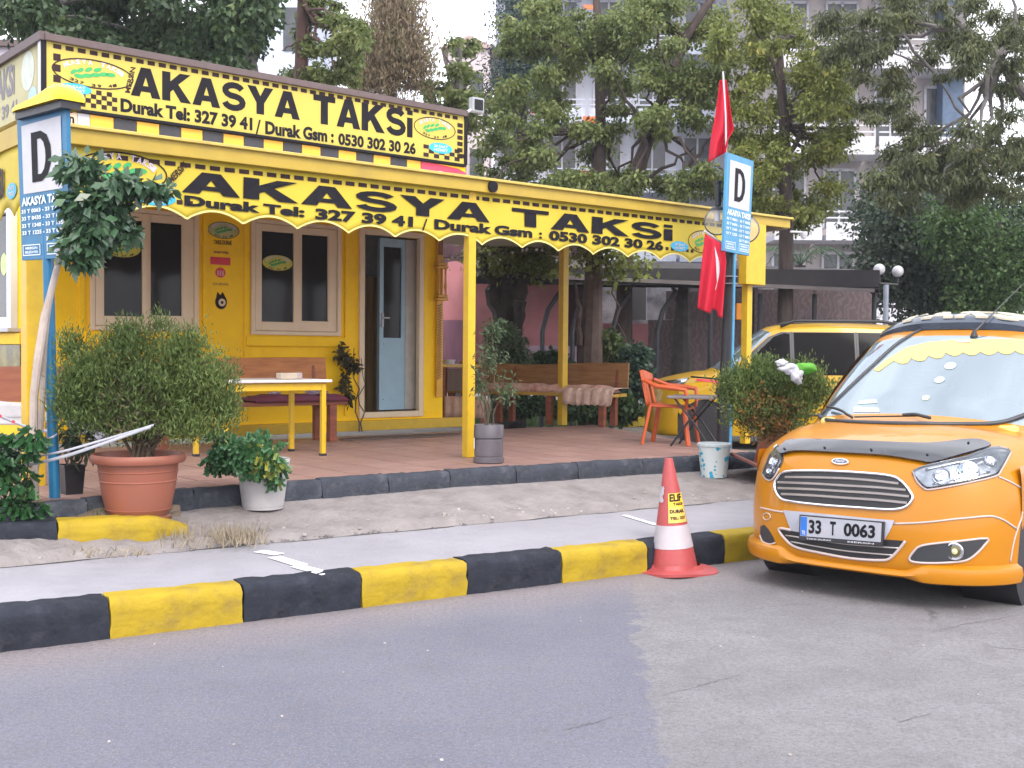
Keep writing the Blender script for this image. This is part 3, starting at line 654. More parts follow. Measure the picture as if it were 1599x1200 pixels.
# check band under the roof sign
sz0 = kz(724, 257.5, K0); bz_ = lambda u: kz(115, 170, K0) + (sz0 - kz(115, 170, K0)) * (u - ku(68, 100, K0)) / (ku(727, 200, K0) - ku(68, 100, K0)) - .035 - .075
fb = lambda u, z: V((K0.x, K0.y, 0)) + UF * u + Z3 * z - NF * .03
P_ = ku(179, 190, K0) - ku(142, 190, K0); ustart = ku(142, 190, K0); i = 0
ue = ku(658, 260, K0)
while ustart + i * P_ < ue - .02:
    a = ustart + i * P_; b = min(a + P_ - .006, ue); MB().box(fb((a + b) / 2, bz_((a + b) / 2)), UF * (b - a) / 2, NF * .012, Z3 * .075).build('check_panel', ORC if i % 2 == 0 else GRC, kiosk); i += 1
a, b = ku(122, 190, K0), ustart - .006; MB().box(fb((a + b) / 2, bz_((a + b) / 2)), UF * (b - a) / 2, NF * .012, Z3 * .075).build('white_panel', WHT, kiosk)
a, b = ku(100, 190, K0), ku(122, 190, K0) - .006; MB().box(fb((a + b) / 2, bz_((a + b) / 2)), UF * (b - a) / 2, NF * .012, Z3 * .075).build('beige_panel', mat('beige_check', (.72, .5, .33), .5), kiosk)
mb = MB(); text_on(mb, 'in', (ku(104, 190, K0), kz(110, 192, K0), ku(117, 190, K0), kz(110, 178, K0)), lambda u, z: fb(u, z) + NF * .015, .04); mb.build('panel_lettering', INK2, kiosk)
a, b = ue + .01, ku(728, 262, K0)
MB().box(fb((a + b) / 2, bz_((a + b) / 2)), UF * (b - a) / 2, NF * .012, Z3 * .075).build('red_panel', mat('red_panel', (.62, .045, .10), .5), kiosk)
mb = MB(); u = ku(689, 272, K0); flat(mb, ell(u, bz_(u) - .05, .07, .035), lambda u, z: fb(u, z) + NF * .015); mb.build('white_disc_print', WHT, kiosk)
mb = MB(); mb.add([(lambda uu, zz: fb(uu, zz) + NF * .014)(u_, z_) for u_, z_ in ((a + .25, bz_(a) + .073), (b - .002, bz_(b) + .073), (b - .002, bz_(b) + .01), (b - .12, bz_(b) + .05))], [(0, 1, 2, 3)]); mb.build('yellow_corner_print', YW, kiosk)
MB().box(fb((u0 + ub) / 2, 3.90) - NF * .03, UF * (ub - u0) / 2, NF * .015, Z3 * .16).build('band_backing', YF, kiosk)
# side window on the left flank
Kc = kf()(u0, 0)
def sf_(off=0.0): return lambda w, z: V((Kc.x, Kc.y, 0)) - NF * w - UF * off + Z3 * z
def sw(px, py):
    q = onpl(px, py, Kc, UF); return -(q - Kc).dot(NF), q.z
w1, zb_ = sw(28, 513); w0, zt_ = sw(-60, 330); zt_ = sw(20, 317)[1]
mb = MB(); t = .07
for (c0, c1, e0, e1) in ((w1, w1 + .16, zb_, zt_), (w1 + 1.3, w1 + 1.4, zb_, zt_), (w1 + .16, w1 + 1.3, zb_, zb_ + .13), (w1 + .16, w1 + 1.3, zt_ - .12, zt_)):
    mb.box(sf_(.04)((c0 + c1) / 2, (e0 + e1) / 2), NF * (c1 - c0) / 2, UF * .04, Z3 * (e1 - e0) / 2)
fo = mb.build('window', WPVC, kiosk, bevel=.006)
MB().box(sf_(.02)(w1 + .73, (zb_ + zt_) / 2), NF * .57, UF * .008, Z3 * ((zt_ - zb_) / 2 - .12)).build('pane', TINT, fo)
MB().box(sf_(.07)(w1 + .7, zb_ - .02), NF * .8, UF * .07, Z3 * .02).build('sill', WHT, fo)
mb = MB(); flat(mb, ell(w1 + .42, zb_ + .75, .13, .13, 20), sf_(.031)); mb.build('window_sticker', mat('lime_sticker', (.5, .6, .25), .5), kiosk)
MB().box(sf_(.03)(w1 + .7, zb_ - .12), NF * .95, UF * .03, Z3 * .06).build('sill', YW, kiosk)
MB().box(sf_(.02)(w1 + .7, zb_ - .45), NF * .9, UF * .02, Z3 * .26).build('glazed_panel', mat('olive_painted_reflection', (.30, .24, .03), .25, col2=(.07, .06, .03), vscale=3.5, detail=7), kiosk)  # mottled olive and dark tones paint reflections into the colour

# ------------------------------------------------------------------ roof signs
sz1a, sz1b = kz(70, 61.5, K0), kz(727, 181, K0); sz0a = kz(115, 170, K0)
sua, sub_ = ku(68, 100, K0), ku(727, 200, K0)
def sp(off=0.0): return lambda u, v: V((K0.x, K0.y, 0)) + UF * (sua + (sub_ - sua) * u) + NF * off + Z3 * ((sz0a + (sz0 - sz0a) * u) + v * ((sz1a + (sz1b - sz1a) * u) - (sz0a + (sz0 - sz0a) * u)))
sign = thing('roof_sign', 'long yellow rooftop sign with black lettering facing the street', 'sign', sp(-.1)(.5, 0))
f = sp(.0); g_ = sp(-.22)
mb = MB(); mb.add([f(0, 0), f(1, 0), f(1, 1), f(0, 1), g_(0, 0), g_(1, 0), g_(1, 1), g_(0, 1)], [(0, 1, 2, 3), (7, 6, 5, 4), (0, 4, 5, 1), (1, 5, 6, 2), (2, 6, 7, 3), (3, 7, 4, 0)]); mb.build('sign_face', YS, sign)
mb = MB(); mb.bar(f(0, 1) + Z3 * .02 + NF * .01, f(1, 1) + Z3 * .02 + NF * .01, .10, .075); mb.build('top_trim', BRN, sign, bevel=.006)
mb = MB(); mb.bar(f(0, 0) - Z3 * .012, f(1, 0) - Z3 * .012, .06, .03); mb.bar(f(0, -.02), f(0, 1), .05, .035, NF); mb.bar(f(1, 0), f(1, 1), .05, .03, NF); mb.build('edge_trim', INK, sign)
def lt(mb, s, P, N, a, b, hpx, off=.003, bold=.03, fn=None):
    A, B = onpl(a[0], a[1], P, N), onpl(b[0], b[1], P, N); h = hpx * A.y / F
    vs_, fs = big2d(s) if s in ('AKASYA', 'TAKSi') else text2d(s, bold); mb.add([A + (B - A) * x + Z3 * h * y + N * off for x, y in vs_], fs)
PS = K0
for grp, it in (('lettering', [('AKASYA', (204, 149), (468, 188), 45.5, .05), ('TAKSi', (489, 192), (644, 215.5), 44.5, .05)]),
                ('phone_lettering', [('Durak Tel: 327 39 41', (188, 175.5), (394, 205), 22, .048), ('/', (399, 210), (407, 212), 24, .01), ('Durak Gsm :', (414, 210), (521, 224), 21, .048), ('0530 302 30 26', (528, 226.5), (649, 242), 19, .045)])):
    mb = MB()
    for s, a, b, h, bo in it: lt(mb, s, PS, NF, a, b, h, bold=bo)
    mb.build(grp, INK, sign)
mb = MB(); A, B = onpl(203, 146, K0, NF), onpl(212, 106, K0, NF); dd = (B - A); vs_, fs = text2d('MERSiN', .03); sd_ = NF.cross(dd.normalized()) * .06
mb.add([A + dd * x + (-dd.normalized().cross(NF)) * -0 + (UF * -.06) * y + NF * .003 for x, y in vs_], fs); mb.build('town_lettering', INK2, sign)
mb = MB(); pw = ku(122, 90, K0) - ku(103, 85, K0); n_d = int((sub_ - sua) / pw) - 1; Hs = sz1a - sz0a; uu = ku(83, 80, K0); Ls = sub_ - sua
fk = sp(.003)
def pq(mb, ua_, ub_, va, vb): mb.add([fk((ua_ - sua) / Ls, va), fk((ub_ - sua) / Ls, va), fk((ub_ - sua) / Ls, vb), fk((ua_ - sua) / Ls, vb)], [(0, 1, 2, 3)])
i = 0
while uu + (i + .68) * pw < sub_ - .03: pq(mb, uu + i * pw, uu + (i + .66) * pw, .885, .955); i += 1
for k in range(5): pq(mb, uu, uu + pw * .6, .70 - k * .165, .70 - k * .165 + .11)
for k in range(6): pq(mb, sub_ - .14, sub_ - .05, .74 - k * .125, .74 - k * .125 + .085)
cp_ = (ku(183, 170, K0) - ku(108, 165, K0)) / 9
for c in range(9):
    for r_ in range(4):
        if (c + r_) % 2 == 0: a = ku(108, 165, K0) + c * cp_; pq(mb, a, a + cp_, .055 + r_ * .072, .055 + (r_ + 1) * .072)
for c in range(8):
    for r_ in range(3):
        if (c + r_) % 2 == 0: a = ku(661, 245, K0) + c * .085; pq(mb, a, a + .085, .05 + r_ * .08, .05 + (r_ + 1) * .08)
tag(mb.build('check_print', INK2, sign), kind='stuff')
def kfo(off): return lambda u, z: V((K0.x, K0.y, 0)) + UF * u + NF * off + Z3 * z
logo(sign, kfo(.002), ku(146, 116, K0), kz(146, 116, K0), .44, .155, kfo(.0035)); logo(sign, kfo(.002), ku(679, 201, K0), kz(679, 201, K0), .34, .145, kfo(.0035))
def cyan(parent, cu, cz, ru, rv, fn, fn2):
    mb = MB(); flat(mb, ell(cu, cz, ru, rv), fn); mb.build('cyan_oval', CYAN, parent)
    mb = MB(); text_on(mb, '24 SAAT', (cu - ru * .6, cz + rv * .06, cu + ru * .6, cz + rv * .62), fn2, .03); text_on(mb, 'HiZMET', (cu - ru * .6, cz - rv * .62, cu + ru * .6, cz - rv * .1), fn2, .03); mb.build('oval_lettering', WHT, parent)
cyan(sign, ku(118, 139, K0), kz(118, 139, K0), .17, .055, kfo(.0045), kfo(.006)); cyan(sign, ku(688, 232, K0), kz(688, 232, K0), .19, .07, kfo(.0045), kfo(.006))
# side roof sign
Sc = sp(0)(0, 0); sz0_, sz1_ = sz0a - .02, sz1a
def ss(off=0.0): return lambda w, v: V((Sc.x, Sc.y, 0)) - NF * w - UF * off + Z3 * (sz0_ + v * (sz1_ - sz0_))
side = thing('side_roof_sign', 'faded yellow rooftop sign on the left flank with worn lettering', 'sign', ss()(1, 0))
f, g_ = ss(.0), ss(-.2)
mb = MB(); mb.add([f(.03, 0), f(3.4, 0), f(3.4, 1), f(.03, 1), g_(.03, 0), g_(3.4, 0), g_(3.4, 1), g_(.03, 1)], [(0, 1, 2, 3), (7, 6, 5, 4), (0, 4, 5, 1), (1, 5, 6, 2), (2, 6, 7, 3), (3, 7, 4, 0)]); mb.build('sign_face', YSF, side)
mb = MB(); mb.bar(f(-.03, 1) + Z3 * .03, f(3.4, 1) + Z3 * .03, .1, .09); mb.build('top_trim', BRN, side)
mb = MB(); mb.bar(f(.06, 0) - UF * .01, f(.06, 1) - UF * .01, .10, .03, UF); mb.build('corner_trim', WPVC, side)
mb = MB(); fs_ = ss(.004); text_on(mb, 'AKASYA TAKSi', (3.2, .42, .98, .92), lambda u, v: fs_(u, v), .04); text_on(mb, 'Durak Tel: 327 39 41', (3.2, .1, .9, .32), lambda u, v: fs_(u, v), .03); mb.build('lettering', INKF, side)
mb = MB(); flat(mb, ell(.52, .66, .22, .3), ss(.003)); mb.build('oval_print', mat('faded_oval', (.5, .55, .48), .6), side)
mb = MB(); flat(mb, ell(.36, .24, .14, .14), ss(.003)); mb.build('oval_print', mat('faded_blue_oval', (.35, .5, .62), .6), side)
# floodlight at the right end of the sign
p = onpl(728, 176, K0 - NF * .1, NF)
fl_ = thing('floodlight', 'small floodlight on a white bracket at the right end of the rooftop sign', 'lamp', p)
mb = MB(); mb.tube([p, p + UF * .14 + Z3 * .08, p + UF * .26 + Z3 * .12], .02, 8); mb.build('bracket', WHT, fl_)
mb = MB(); c = onpl(744, 165, K0 - NF * .1, NF); mb.box(c, UF * .10, NF * .05, Z3 * .10); mb.build('housing', GRYM, fl_, bevel=.012)
mb = MB(); mb.box(c + NF * .055, UF * .07, NF * .006, Z3 * .07); mb.build('lens', TINT, fl_)

# ------------------------------------------------------------------ canopy over the terrace
P1 = gp(736, 715, .5)
def cu(px, py): return (onpl(px, py, P1, NF) - P1).dot(UF)
def cz(px, py): return onpl(px, py, P1, NF).z
ca, cb = cu(48, 188), cu(1228, 341)
zt1, zt2 = cz(105, 196), cz(1228, 341); zb1, zb2 = cz(105, 226), cz(1225, 357); ul, ur = cu(105, 196), cu(1228, 341)
def ztop(u): return zt1 + (zt2 - zt1) * (u - ul) / (ur - ul)
def zbot(u): return zb1 + (zb2 - zb1) * (u - ul) / (ur - ul)
def cf(off=0.0): return lambda u, z: V((P1.x, P1.y, 0)) + UF * u + NF * off + Z3 * z
can = thing('canopy', 'yellow post and beam canopy shading the tiled terrace', 'canopy', V((P1.x, P1.y, .5)))
f, g_ = cf(.06), cf(.0)
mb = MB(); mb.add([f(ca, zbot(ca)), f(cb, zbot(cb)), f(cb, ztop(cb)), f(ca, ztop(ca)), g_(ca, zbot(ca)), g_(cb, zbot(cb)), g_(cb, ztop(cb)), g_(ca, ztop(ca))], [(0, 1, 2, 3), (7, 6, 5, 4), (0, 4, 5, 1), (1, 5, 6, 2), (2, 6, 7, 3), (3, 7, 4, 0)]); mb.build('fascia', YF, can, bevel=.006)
mb = MB(); mb.bar(cf(.05)(ca - .02, ztop(ca) - .012), cf(.05)(cb + .02, ztop(cb) - .012), .09, .026); mb.build('fascia_cap', mat('pale_yellow_cap', (.50, .38, .08), .45, dirt=(.30, .22, .07), dirt_amt=.5, dscale=8), can, bevel=.005)
D2 = (P1 - KWl).dot(NF)           # terrace depth to the kiosk wall
ROOFM = mat('canopy_ceiling', (.52, .47, .41), .7, var=.12, vscale=3)
mb = MB()
zk = 3.28
A = [cf(-.02)(ca, ztop(ca) - .03), cf(-.02)(cb - .05, ztop(cb) - .03), cf(-D2 + .03)(cb + 1.2, zk), cf(-D2 + .03)(ca, zk)]
mb.prism(A, V((0, 0, -.05))); mb.build('roof_sheet', ROOFM, can)
A = [cf(-D2 + .02)(u1 + .02, zk), cf(-D2 + .02)(cb + 1.2, zk), cf(-D2 - 3.1)(cb + 2.2, zk + .1), cf(-D2 - 3.1)(u1 + .05, zk + .1)]
mb = MB(); mb.prism(A, V((0, 0, -.05))); mb.build('roof_sheet', ROOFM, can)
for t in (.25, .5, .75, .95):
    u = ca + (cb - ca) * t; mb = MB(); mb.bar(cf(-.05)(u, zbot(u) + .06), cf(-D2 + .1)(u + .3, zk - .12), .06, .09); mb.build('rafter', YP, can)
p2 = gp(878, 664, .5)
def post(p, w, z1, name='post'):
    mb = MB(); mb.box(V((p.x, p.y, (p.z + z1) / 2)), UF * w / 2, NF * w / 2, Z3 * (z1 - p.z) / 2); return mb.build(name, YP, can, bevel=.006)
u3 = cu(1172, 440)
post(P1 - NF * .05 + V((0, 0, 0)), .088, zbot(0) + .1); post(cf(-.05)(u3, .45), .09, 3.05); post(p2, .10, 3.2)
uL = cu(56, 600); post(cf(-.06)(uL, .45), .135, 3.05)
mb = MB(); ub0, ub1 = cu(1156, 440), cu(1186, 440)
mb.box(cf(.03)((ub0 + ub1) / 2, (cz(1165, 445) + zbot(ub0)) / 2), UF * (ub1 - ub0) / 2, NF * .06, Z3 * (zbot(ub0) - cz(1165, 445)) / 2); mb.build('end_box', YP, can, bevel=.008)
mb = MB(); mb.bar(cf(.03)(cb - .04, 3.1), cf(-1.6)(cb - .04 + .5, 3.1), .05, .1); mb.build('end_beam', GRYM, can)
mb = MB(); mb.bar(cf(.03)(ca, zbot(ca) + .07), cf(-2.6)(ca, zbot(ca) + .07), .06, .15); mb.build('side_beam', YF, can)
q = cf(.068)(cu(762, 293), cz(762, 293)); mb = MB(); mb.lathe(q, [(0, .001), (.055, .001), (.055, -.02), (0, -.02)], 20, Matrix((UF, Z3, -NF)).transposed()); mb.build('round_badge', INK, can)
mb = MB(); flat(mb, ell(0, 0, .028, .032, 18), lambda u, v: q + NF * .004 + UF * u + Z3 * v); mb.build('badge_print', LILAC, can); mb = MB(); flat(mb, ell(0, 0, .008, .014, 10), lambda u, v: q + NF * .006 + UF * u + Z3 * v); mb.build('badge_print', BLUE, can)

# awning banner with scalloped hem
ban = thing('awning_banner', 'yellow scalloped fabric banner with black lettering below the canopy fascia', 'awning', cf()(0, 2.6))
va, vb = cu(112, 260), cu(1152, 400); t1, t2 = cu(466, 359), cu(1079, 411); SC = (t2 - t1) / 10
hz1, hz2 = cz(247, 340), cz(1079, 411); hu1, hu2 = cu(247, 340), cu(1079, 411)
def hem(u): return hz1 + (hz2 - hz1) * (u - hu1) / (hu2 - hu1)
def wavy(u, z, off=0.0): return cf(-.015 + off + .012 * math.sin(u * 3.2) * min(1, max(0, (3.0 - z) * 2)) + .004 * math.sin(u * 11 + z * 5))(u, z)
mb = MB(); rows = []; NV = 320
for i in range(NV + 1):
    u = va + (vb - va) * i / NV; ph = ((u - t1) / SC) % 1; s = math.sin(math.pi * ph) ** .8; zb = hem(u) + .085 * s; zt = zbot(u) + .01
    rows.append([wavy(u, zb + (zt - zb) * k / 8) for k in range(9)])
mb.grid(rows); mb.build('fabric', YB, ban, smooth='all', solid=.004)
mb = MB()
rows = []
for i in range(NV + 1):
    u = va + (vb - va) * i / NV; ph = ((u - t1) / SC) % 1; s = math.sin(math.pi * ph) ** .8; zb = hem(u) + .085 * s
    rows.append([wavy(u, zb - .002, .003), wavy(u, zb + .016, .003)])
mb.grid(rows); mb.build('hem_print', YE, ban, smooth='all')
def bt(mb, s, a, b, hpx, bold=.03, off=.012):
    ua_, za = cu(*a), cz(*a); ub_, zb = cu(*b), cz(*b); h = hpx * onpl(a[0], a[1], P1, NF).y / F
    vs_, fs = big2d(s) if s in ('AKASYA', 'TAKSi') else text2d(s, bold); mb.add([wavy(ua_ + (ub_ - ua_) * x, za + (zb - za) * x + h * y, off) for x, y in vs_], fs)
mb = MB(); bt(mb, 'AKASYA', (284, 300), (765, 348), 34, .07); bt(mb, 'TAKSi', (799, 352), (1050, 376.5), 27.5, .07); mb.build('lettering', INK, ban)
mb = MB(); bt(mb, 'Durak Tel:', (288, 321.5), (476, 340), 16.5, .05); bt(mb, '327 39 41', (492, 343.5), (646, 355.5), 18, .05); bt(mb, '/', (660, 360), (668, 360), 18, .01); bt(mb, 'Durak Gsm', (679, 358), (831, 372), 16, .05); bt(mb, ':', (842, 373), (847, 373.5), 10, .04); bt(mb, '0530 302 30 26', (858, 375.5), (1036, 392), 16, .05)
mb.build('phone_lettering', INK, ban)
mb = MB(); vs_, fs = text2d('MERSiN', .03); uA, zA, uB, zB = cu(268, 288), cz(268, 288), cu(292, 262), cz(292, 262)
mb.add([wavy(uA + (uB - uA) * x - .03 * y, zA + (zB - zA) * x + .05 * y, .012) for x, y in vs_], fs); mb.build('town_lettering', INK2, ban)
mb = MB()
ws = lambda u, z: wavy(u, z, .006)
pd = (cu(1050, 350) - cu(450, 280)) / 37.5; uu = cu(157, 238); i = 0
while uu + i * pd < vb - .1:
    a = uu + i * pd; z1 = zbot(a) - .034; mb.add([ws(a, z1 - .036), ws(a + pd * .7, z1 - .036), ws(a + pd * .7, z1), ws(a, z1)], [(0, 1, 2, 3)]); i += 1
for base, n in ((cu(228, 312), 5), (cu(1040, 390), 6)):
    for k in range(n): a = base + k * .085; z = hem(a) + .12; mb.add([ws(a, z), ws(a + .05, z), ws(a + .05, z + .035), ws(a, z + .035)], [(0, 1, 2, 3)])
tag(mb.build('check_print', INK2, ban), kind='stuff')
wo = lambda o_: (lambda u, z: wavy(u, z, o_))
logo(ban, wo(.005), cu(192, 268), cz(192, 268), .36, .15, wo(.007)); logo(ban, wo(.005), cu(1100, 378), cz(1100, 378), .26, .13, wo(.007))
cyan(ban, cu(243, 309), cz(243, 309), .17, .06, wo(.0085), wo(.0105)); cyan(ban, cu(1062, 385), cz(1062, 385), .15, .055, wo(.0085), wo(.0105))
# side banner on the left flank of the canopy
Cc = cf(.02)(ca, 0)
def cs(off=0.0): return lambda w, z: V((Cc.x, Cc.y, 0)) - NF * w - UF * off + Z3 * z
sb = thing('side_awning_banner', 'yellow fabric banner on the left flank of the canopy with a blue oval', 'awning', cs()(1, 2.6))
mb = MB(); rows = []; ztt = zbot(ca)
for i in range(121):
    w = .05 + 2.5 * i / 120; s = math.sin(math.pi * ((w / .38) % 1)) ** .8; zb = ztt - .53 + .085 * s; rows.append([cs(.01 * math.sin(w * 4))(w, zb + (ztt - zb) * k / 6) for k in range(7)])
mb.grid(rows); mb.build('fabric', YB, sb, smooth='all', solid=.004)
mb = MB(); f = cs(.012); text_on(mb, 'AKASYA TAKSi', (2.4, ztt - .36, .62, ztt - .12), lambda u, v: cs(.016 + .01 * math.sin(u * 4))(u, v), .05); mb.build('lettering', INK2, sb)
cyan(sb, .42, ztt - .33, .12, .06, cs(.02), cs(.022))
# ------------------------------------------------------------------ stop signs
def panel_fn(TL, TR, BL, BR, n, off=0.0):
    return lambda u, v: (BL.lerp(BR, u)).lerp(TL.lerp(TR, u), v) + n * off
def dsign(name, label, corners, pole, polem, bluem, full, colours):
    TL, TR, BL, BR = corners; n = (TR - TL).cross(TL - BL).normalized()
    if n.y > 0: n = -n
    t = thing(name, label, 'sign', V((pole[0].x, pole[0].y, pole[0].z)), None)
    mb = MB(); mb.tube(pole, .036 if full else .015, 14); mb.build('pole', polem, t, smooth=True)
    f0 = panel_fn(TL, TR, BL, BR, n); fb_ = panel_fn(TL, TR, BL, BR, n, -.03)
    mb = MB(); mb.add([f0(0, 0), f0(1, 0), f0(1, 1), f0(0, 1), fb_(0, 0), fb_(1, 0), fb_(1, 1), fb_(0, 1)], [(0, 1, 2, 3), (7, 6, 5, 4), (0, 4, 5, 1), (1, 5, 6, 2), (2, 6, 7, 3), (3, 7, 4, 0)]); mb.build('board', bluem, t, bevel=.003)
    f = panel_fn(TL, TR, BL, BR, n, .003); f2 = panel_fn(TL, TR, BL, BR, n, .006)
    mb = MB(); flat(mb, [(.10, .46), (.90, .46), (.90, .935), (.10, .935)], f); mb.build('white_field', WHT, t)
    mb = MB(); o = [(.30, .53), (.30, .87), (.50, .87), (.62, .835), (.69, .76), (.70, .70), (.69, .64), (.62, .565), (.50, .53)]; i_ = [(.42, .58), (.42, .82), (.49, .82), (.55, .79), (.58, .74), (.585, .70), (.58, .66), (.55, .61), (.49, .58)]
    mb.add([f2(*p) for p in o + i_], [(k, (k + 1) % 9, 9 + (k + 1) % 9, 9 + k) for k in range(9)]); mb.build('letter', INK, t)
    mb = MB()
    text_on(mb, 'AKASYA TAKSi', (.06, .375, .95, .435), f2, .04)
    for k, s in enumerate(('33 T 0063 - 33 T 0052', '33 T 0435 - 33 T 0471', '33 T 1340 - 33 T 1352', '33 T 1225 - 33 T 0001')): text_on(mb, s, (.05, .325 - .05 * k, .95, .352 - .05 * k), f2, .03)
    text_on(mb, '33 T 0011', (.55, .125, .95, .152), f2, .03)
    for a, b in ((.05, .42), (.56, .95)):
        for q in ((a, .03, b, .036), (a, .10, b, .106), (a, .036, a + .012, .10), (b - .012, .036, b, .10)): flat(mb, [(q[0], q[1]), (q[2], q[1]), (q[2], q[3]), (q[0], q[3])], f2)
        text_on(mb, 'MERSiN', (a + .06, .073, b - .06, .09), f2, .02); text_on(mb, 'BELEDiYESi', (a + .05, .045, b - .05, .062), f2, .02)
    mb.build('lettering', colours, t)
    return t, n
sg = lambda px, py, Y: atY(px, py, Y)
LW = mat('sign_lettering_white', (.72, .78, .82), .5)
dl, dn = dsign('stop_sign', 'dark blue taxi stop board with a large black D behind the street tree', (sg(26, 185, 8.03), sg(103, 163, 7.62), sg(34, 407, 8.03), sg(109, 403, 7.62)), [sg(86, 803, 7.83), sg(80, 600, 7.83), sg(75, 400, 7.86), sg(70, 300, 7.88)], BLUE, BLUE, True, LW)
# old roof light on the board
lp = thing('roof_light', 'yellow plastic taxi roof light perched on the left blue stop board', 'lamp', sg(74, 165, 7.8))
ax = (sg(113, 160, 7.58) - sg(37, 170, 8.03)); ax.z = 0; L_ = ax.length; ax.normalize(); ay = V((-ax.y, ax.x, 0)); base = sg(37, 170, 8.03); base.z = sg(74, 166, 7.8).z - .01
mb = MB(); rows = []
for i, (t, hh) in enumerate(((0, .03), (.12, .045), (.35, .06), (.55, .085), (.72, .115), (.84, .12), (.95, .08), (1, .03))):
    c = base + ax * L_ * t; w = .10 if 0 < i < 7 else .085
    rows.append([c + ay * w - Z3 * .0, c + ay * w + Z3 * hh * .7, c + ay * w * .6 + Z3 * hh * .98, c + Z3 * hh, c - ay * w * .6 + Z3 * hh * .98, c - ay * w + Z3 * hh * .7, c - ay * w])
mb.grid(rows); mb.f.append(tuple(range(7))); mb.f.append(tuple(range(49, 56))[::-1]); mb.build('housing', mat('bright_yellow_plastic', (.75, .58, .01), .35), lp, smooth=True)
mb = MB(); mb.prism([base + ax * .02 + ay * .07, base + ax * (L_ - .02) + ay * .07, base + ax * (L_ - .02) - ay * .07, base + ax * .02 - ay * .07], V((0, 0, -.05))); mb.build('foot', BLK, lp)

dr, dn2 = dsign('stop_sign', 'light blue taxi stop board with a black D beside the black street lamp', (sg(1136, 238, 12.1), sg(1177, 252, 12.6), sg(1130, 392, 12.1), sg(1170, 400, 12.6)), [sg(1140, 702, 12.2), sg(1143, 600, 12.25), sg(1147, 400, 12.35), sg(1149, 300, 12.4)], BLUEL, BLUEL, False, LW)
# black street lamp with two hanging glass globes
lamp = thing('street_lamp', 'black street lamp with two clear glass globes at the terrace corner', 'street lamp', sg(1131, 700, 12.45))
mb = MB(); mb.tube([sg(1131, 702, 12.45), sg(1132, 610, 12.45)], .085, 16); mb.tube([sg(1132, 612, 12.45), sg(1140, 390, 12.45), sg(1142, 300, 12.45)], [.064, .056, .05], 14)
mb.tube([sg(1132, 616, 12.45), sg(1132, 606, 12.45)], .10, 16); mb.build('pole', BLKM, lamp, smooth=True)
for (x, dy) in ((1120, 12.35), (1165, 12.75)):
    y0 = 0 if x == 1120 else 12
    mb = MB(); c = sg(x, 347 + y0, dy); r = 21 * dy / F; mb.ball(c, r, r, r, 24, 14); mb.build('globe', glassmat('clear_globe', (.95, .95, .95), 1.12, .02, .16, (.8, .8, .8)), lamp, smooth='all')
    mb = MB(); mb.tube([sg(x + 1, 286 + y0, dy), sg(x + 1, 322 + y0, dy)], .034, 12); mb.tube([sg(x + 1, 283 + y0, dy), sg(x + 1, 287 + y0, dy)], .045, 12); mb.lathe(sg(x, 330 + y0, dy), [(.085, 0), (.075, .025), (.04, .05), (0, .055)], 18); mb.build('lamp_holder', BLKM, lamp, smooth=True)
    mb = MB(); mb.tube([sg(x, 329 + y0, dy), sg(x, 346 + y0, dy)], .03, 10); mb.build('bulb', WHT, lamp)
mb = MB(); mb.tube([sg(1121, 300, 12.35), sg(1166, 312, 12.75)], .022, 8); mb.build('cross_arm', BLKM, lamp)
mb = MB()
for y in (433, 444): c = sg(1141, y, 12.4); mb.lathe(c, [(.075, 0), (.078, .004), (.075, .008)], 18)
mb.build('clamp', GRYM, lamp)

# flags
FR = clothmat('red_flag_cloth', (.62, .012, .045), .35)
fl1 = thing('flag', 'upper red flag hanging from a thin white stick above the light blue board', 'flag', sg(1134, 243, 12.2))
mb = MB(); mb.tube([sg(1134, 243, 12.2), sg(1133, 180, 12.2), sg(1129, 112, 12.2)], .010, 8); mb.build('stick', WHT, fl1)
mb = MB(); rows = []
Lx = [(1124, 125), (1121, 150), (1117, 180), (1112, 205), (1108, 230), (1106, 254)]; Rx = [(1134, 125), (1138, 150), (1142, 180), (1146, 203), (1137, 218), (1134, 238)]
def edge(pts, t): x = t * (len(pts) - 1); i = min(int(x), len(pts) - 2); f = x - i; return (pts[i][0] + (pts[i + 1][0] - pts[i][0]) * f, pts[i][1] + (pts[i + 1][1] - pts[i][1]) * f)
for i in range(25):
    t = i / 24; a, b = edge(Lx, t), edge(Rx, t); r = []
    for k in range(25):
        s = k / 24; r.append(sg(a[0] + (b[0] - a[0]) * s, a[1] + (b[1] - a[1]) * s, 12.2 + .05 * math.sin(s * 9 + t * 2) * (.3 + t) + .02))
    rows.append(r)
mb.grid(rows); mb.build('cloth', FR, fl1, smooth='all', solid=.003)
fl2 = thing('flag', 'lower red flag with a white crescent, tied to the black lamp post', 'flag', sg(1110, 480, 12.15))
mb = MB(); mb.tube([sg(1100, 361, 12.1), sg(1134, 385, 12.3)], .012, 8); mb.build('stick', WHT, fl2)
Lx = [(1101, 365), (1097, 400), (1094, 430), (1091, 460), (1089, 482)]; Rx = [(1131, 384), (1134, 410), (1132, 440), (1130, 470), (1128, 497)]
def f2p(s, t, off=0.0):
    a, b = edge(Lx, t), edge(Rx, t); yb = (0 if s < .75 else 0)
    return sg(a[0] + (b[0] - a[0]) * s, a[1] + (b[1] - a[1]) * s - (8 * t if .55 < s < .8 else 0), 12.12 + .05 * math.sin(s * 10 + t * 1.5) * (.3 + .7 * t) - off)
mb = MB(); mb.grid([[f2p(k / 28, i / 28) for k in range(29)] for i in range(29)]); mb.build('cloth', FR, fl2, smooth='all', solid=.003)
mb = MB(); rows = []
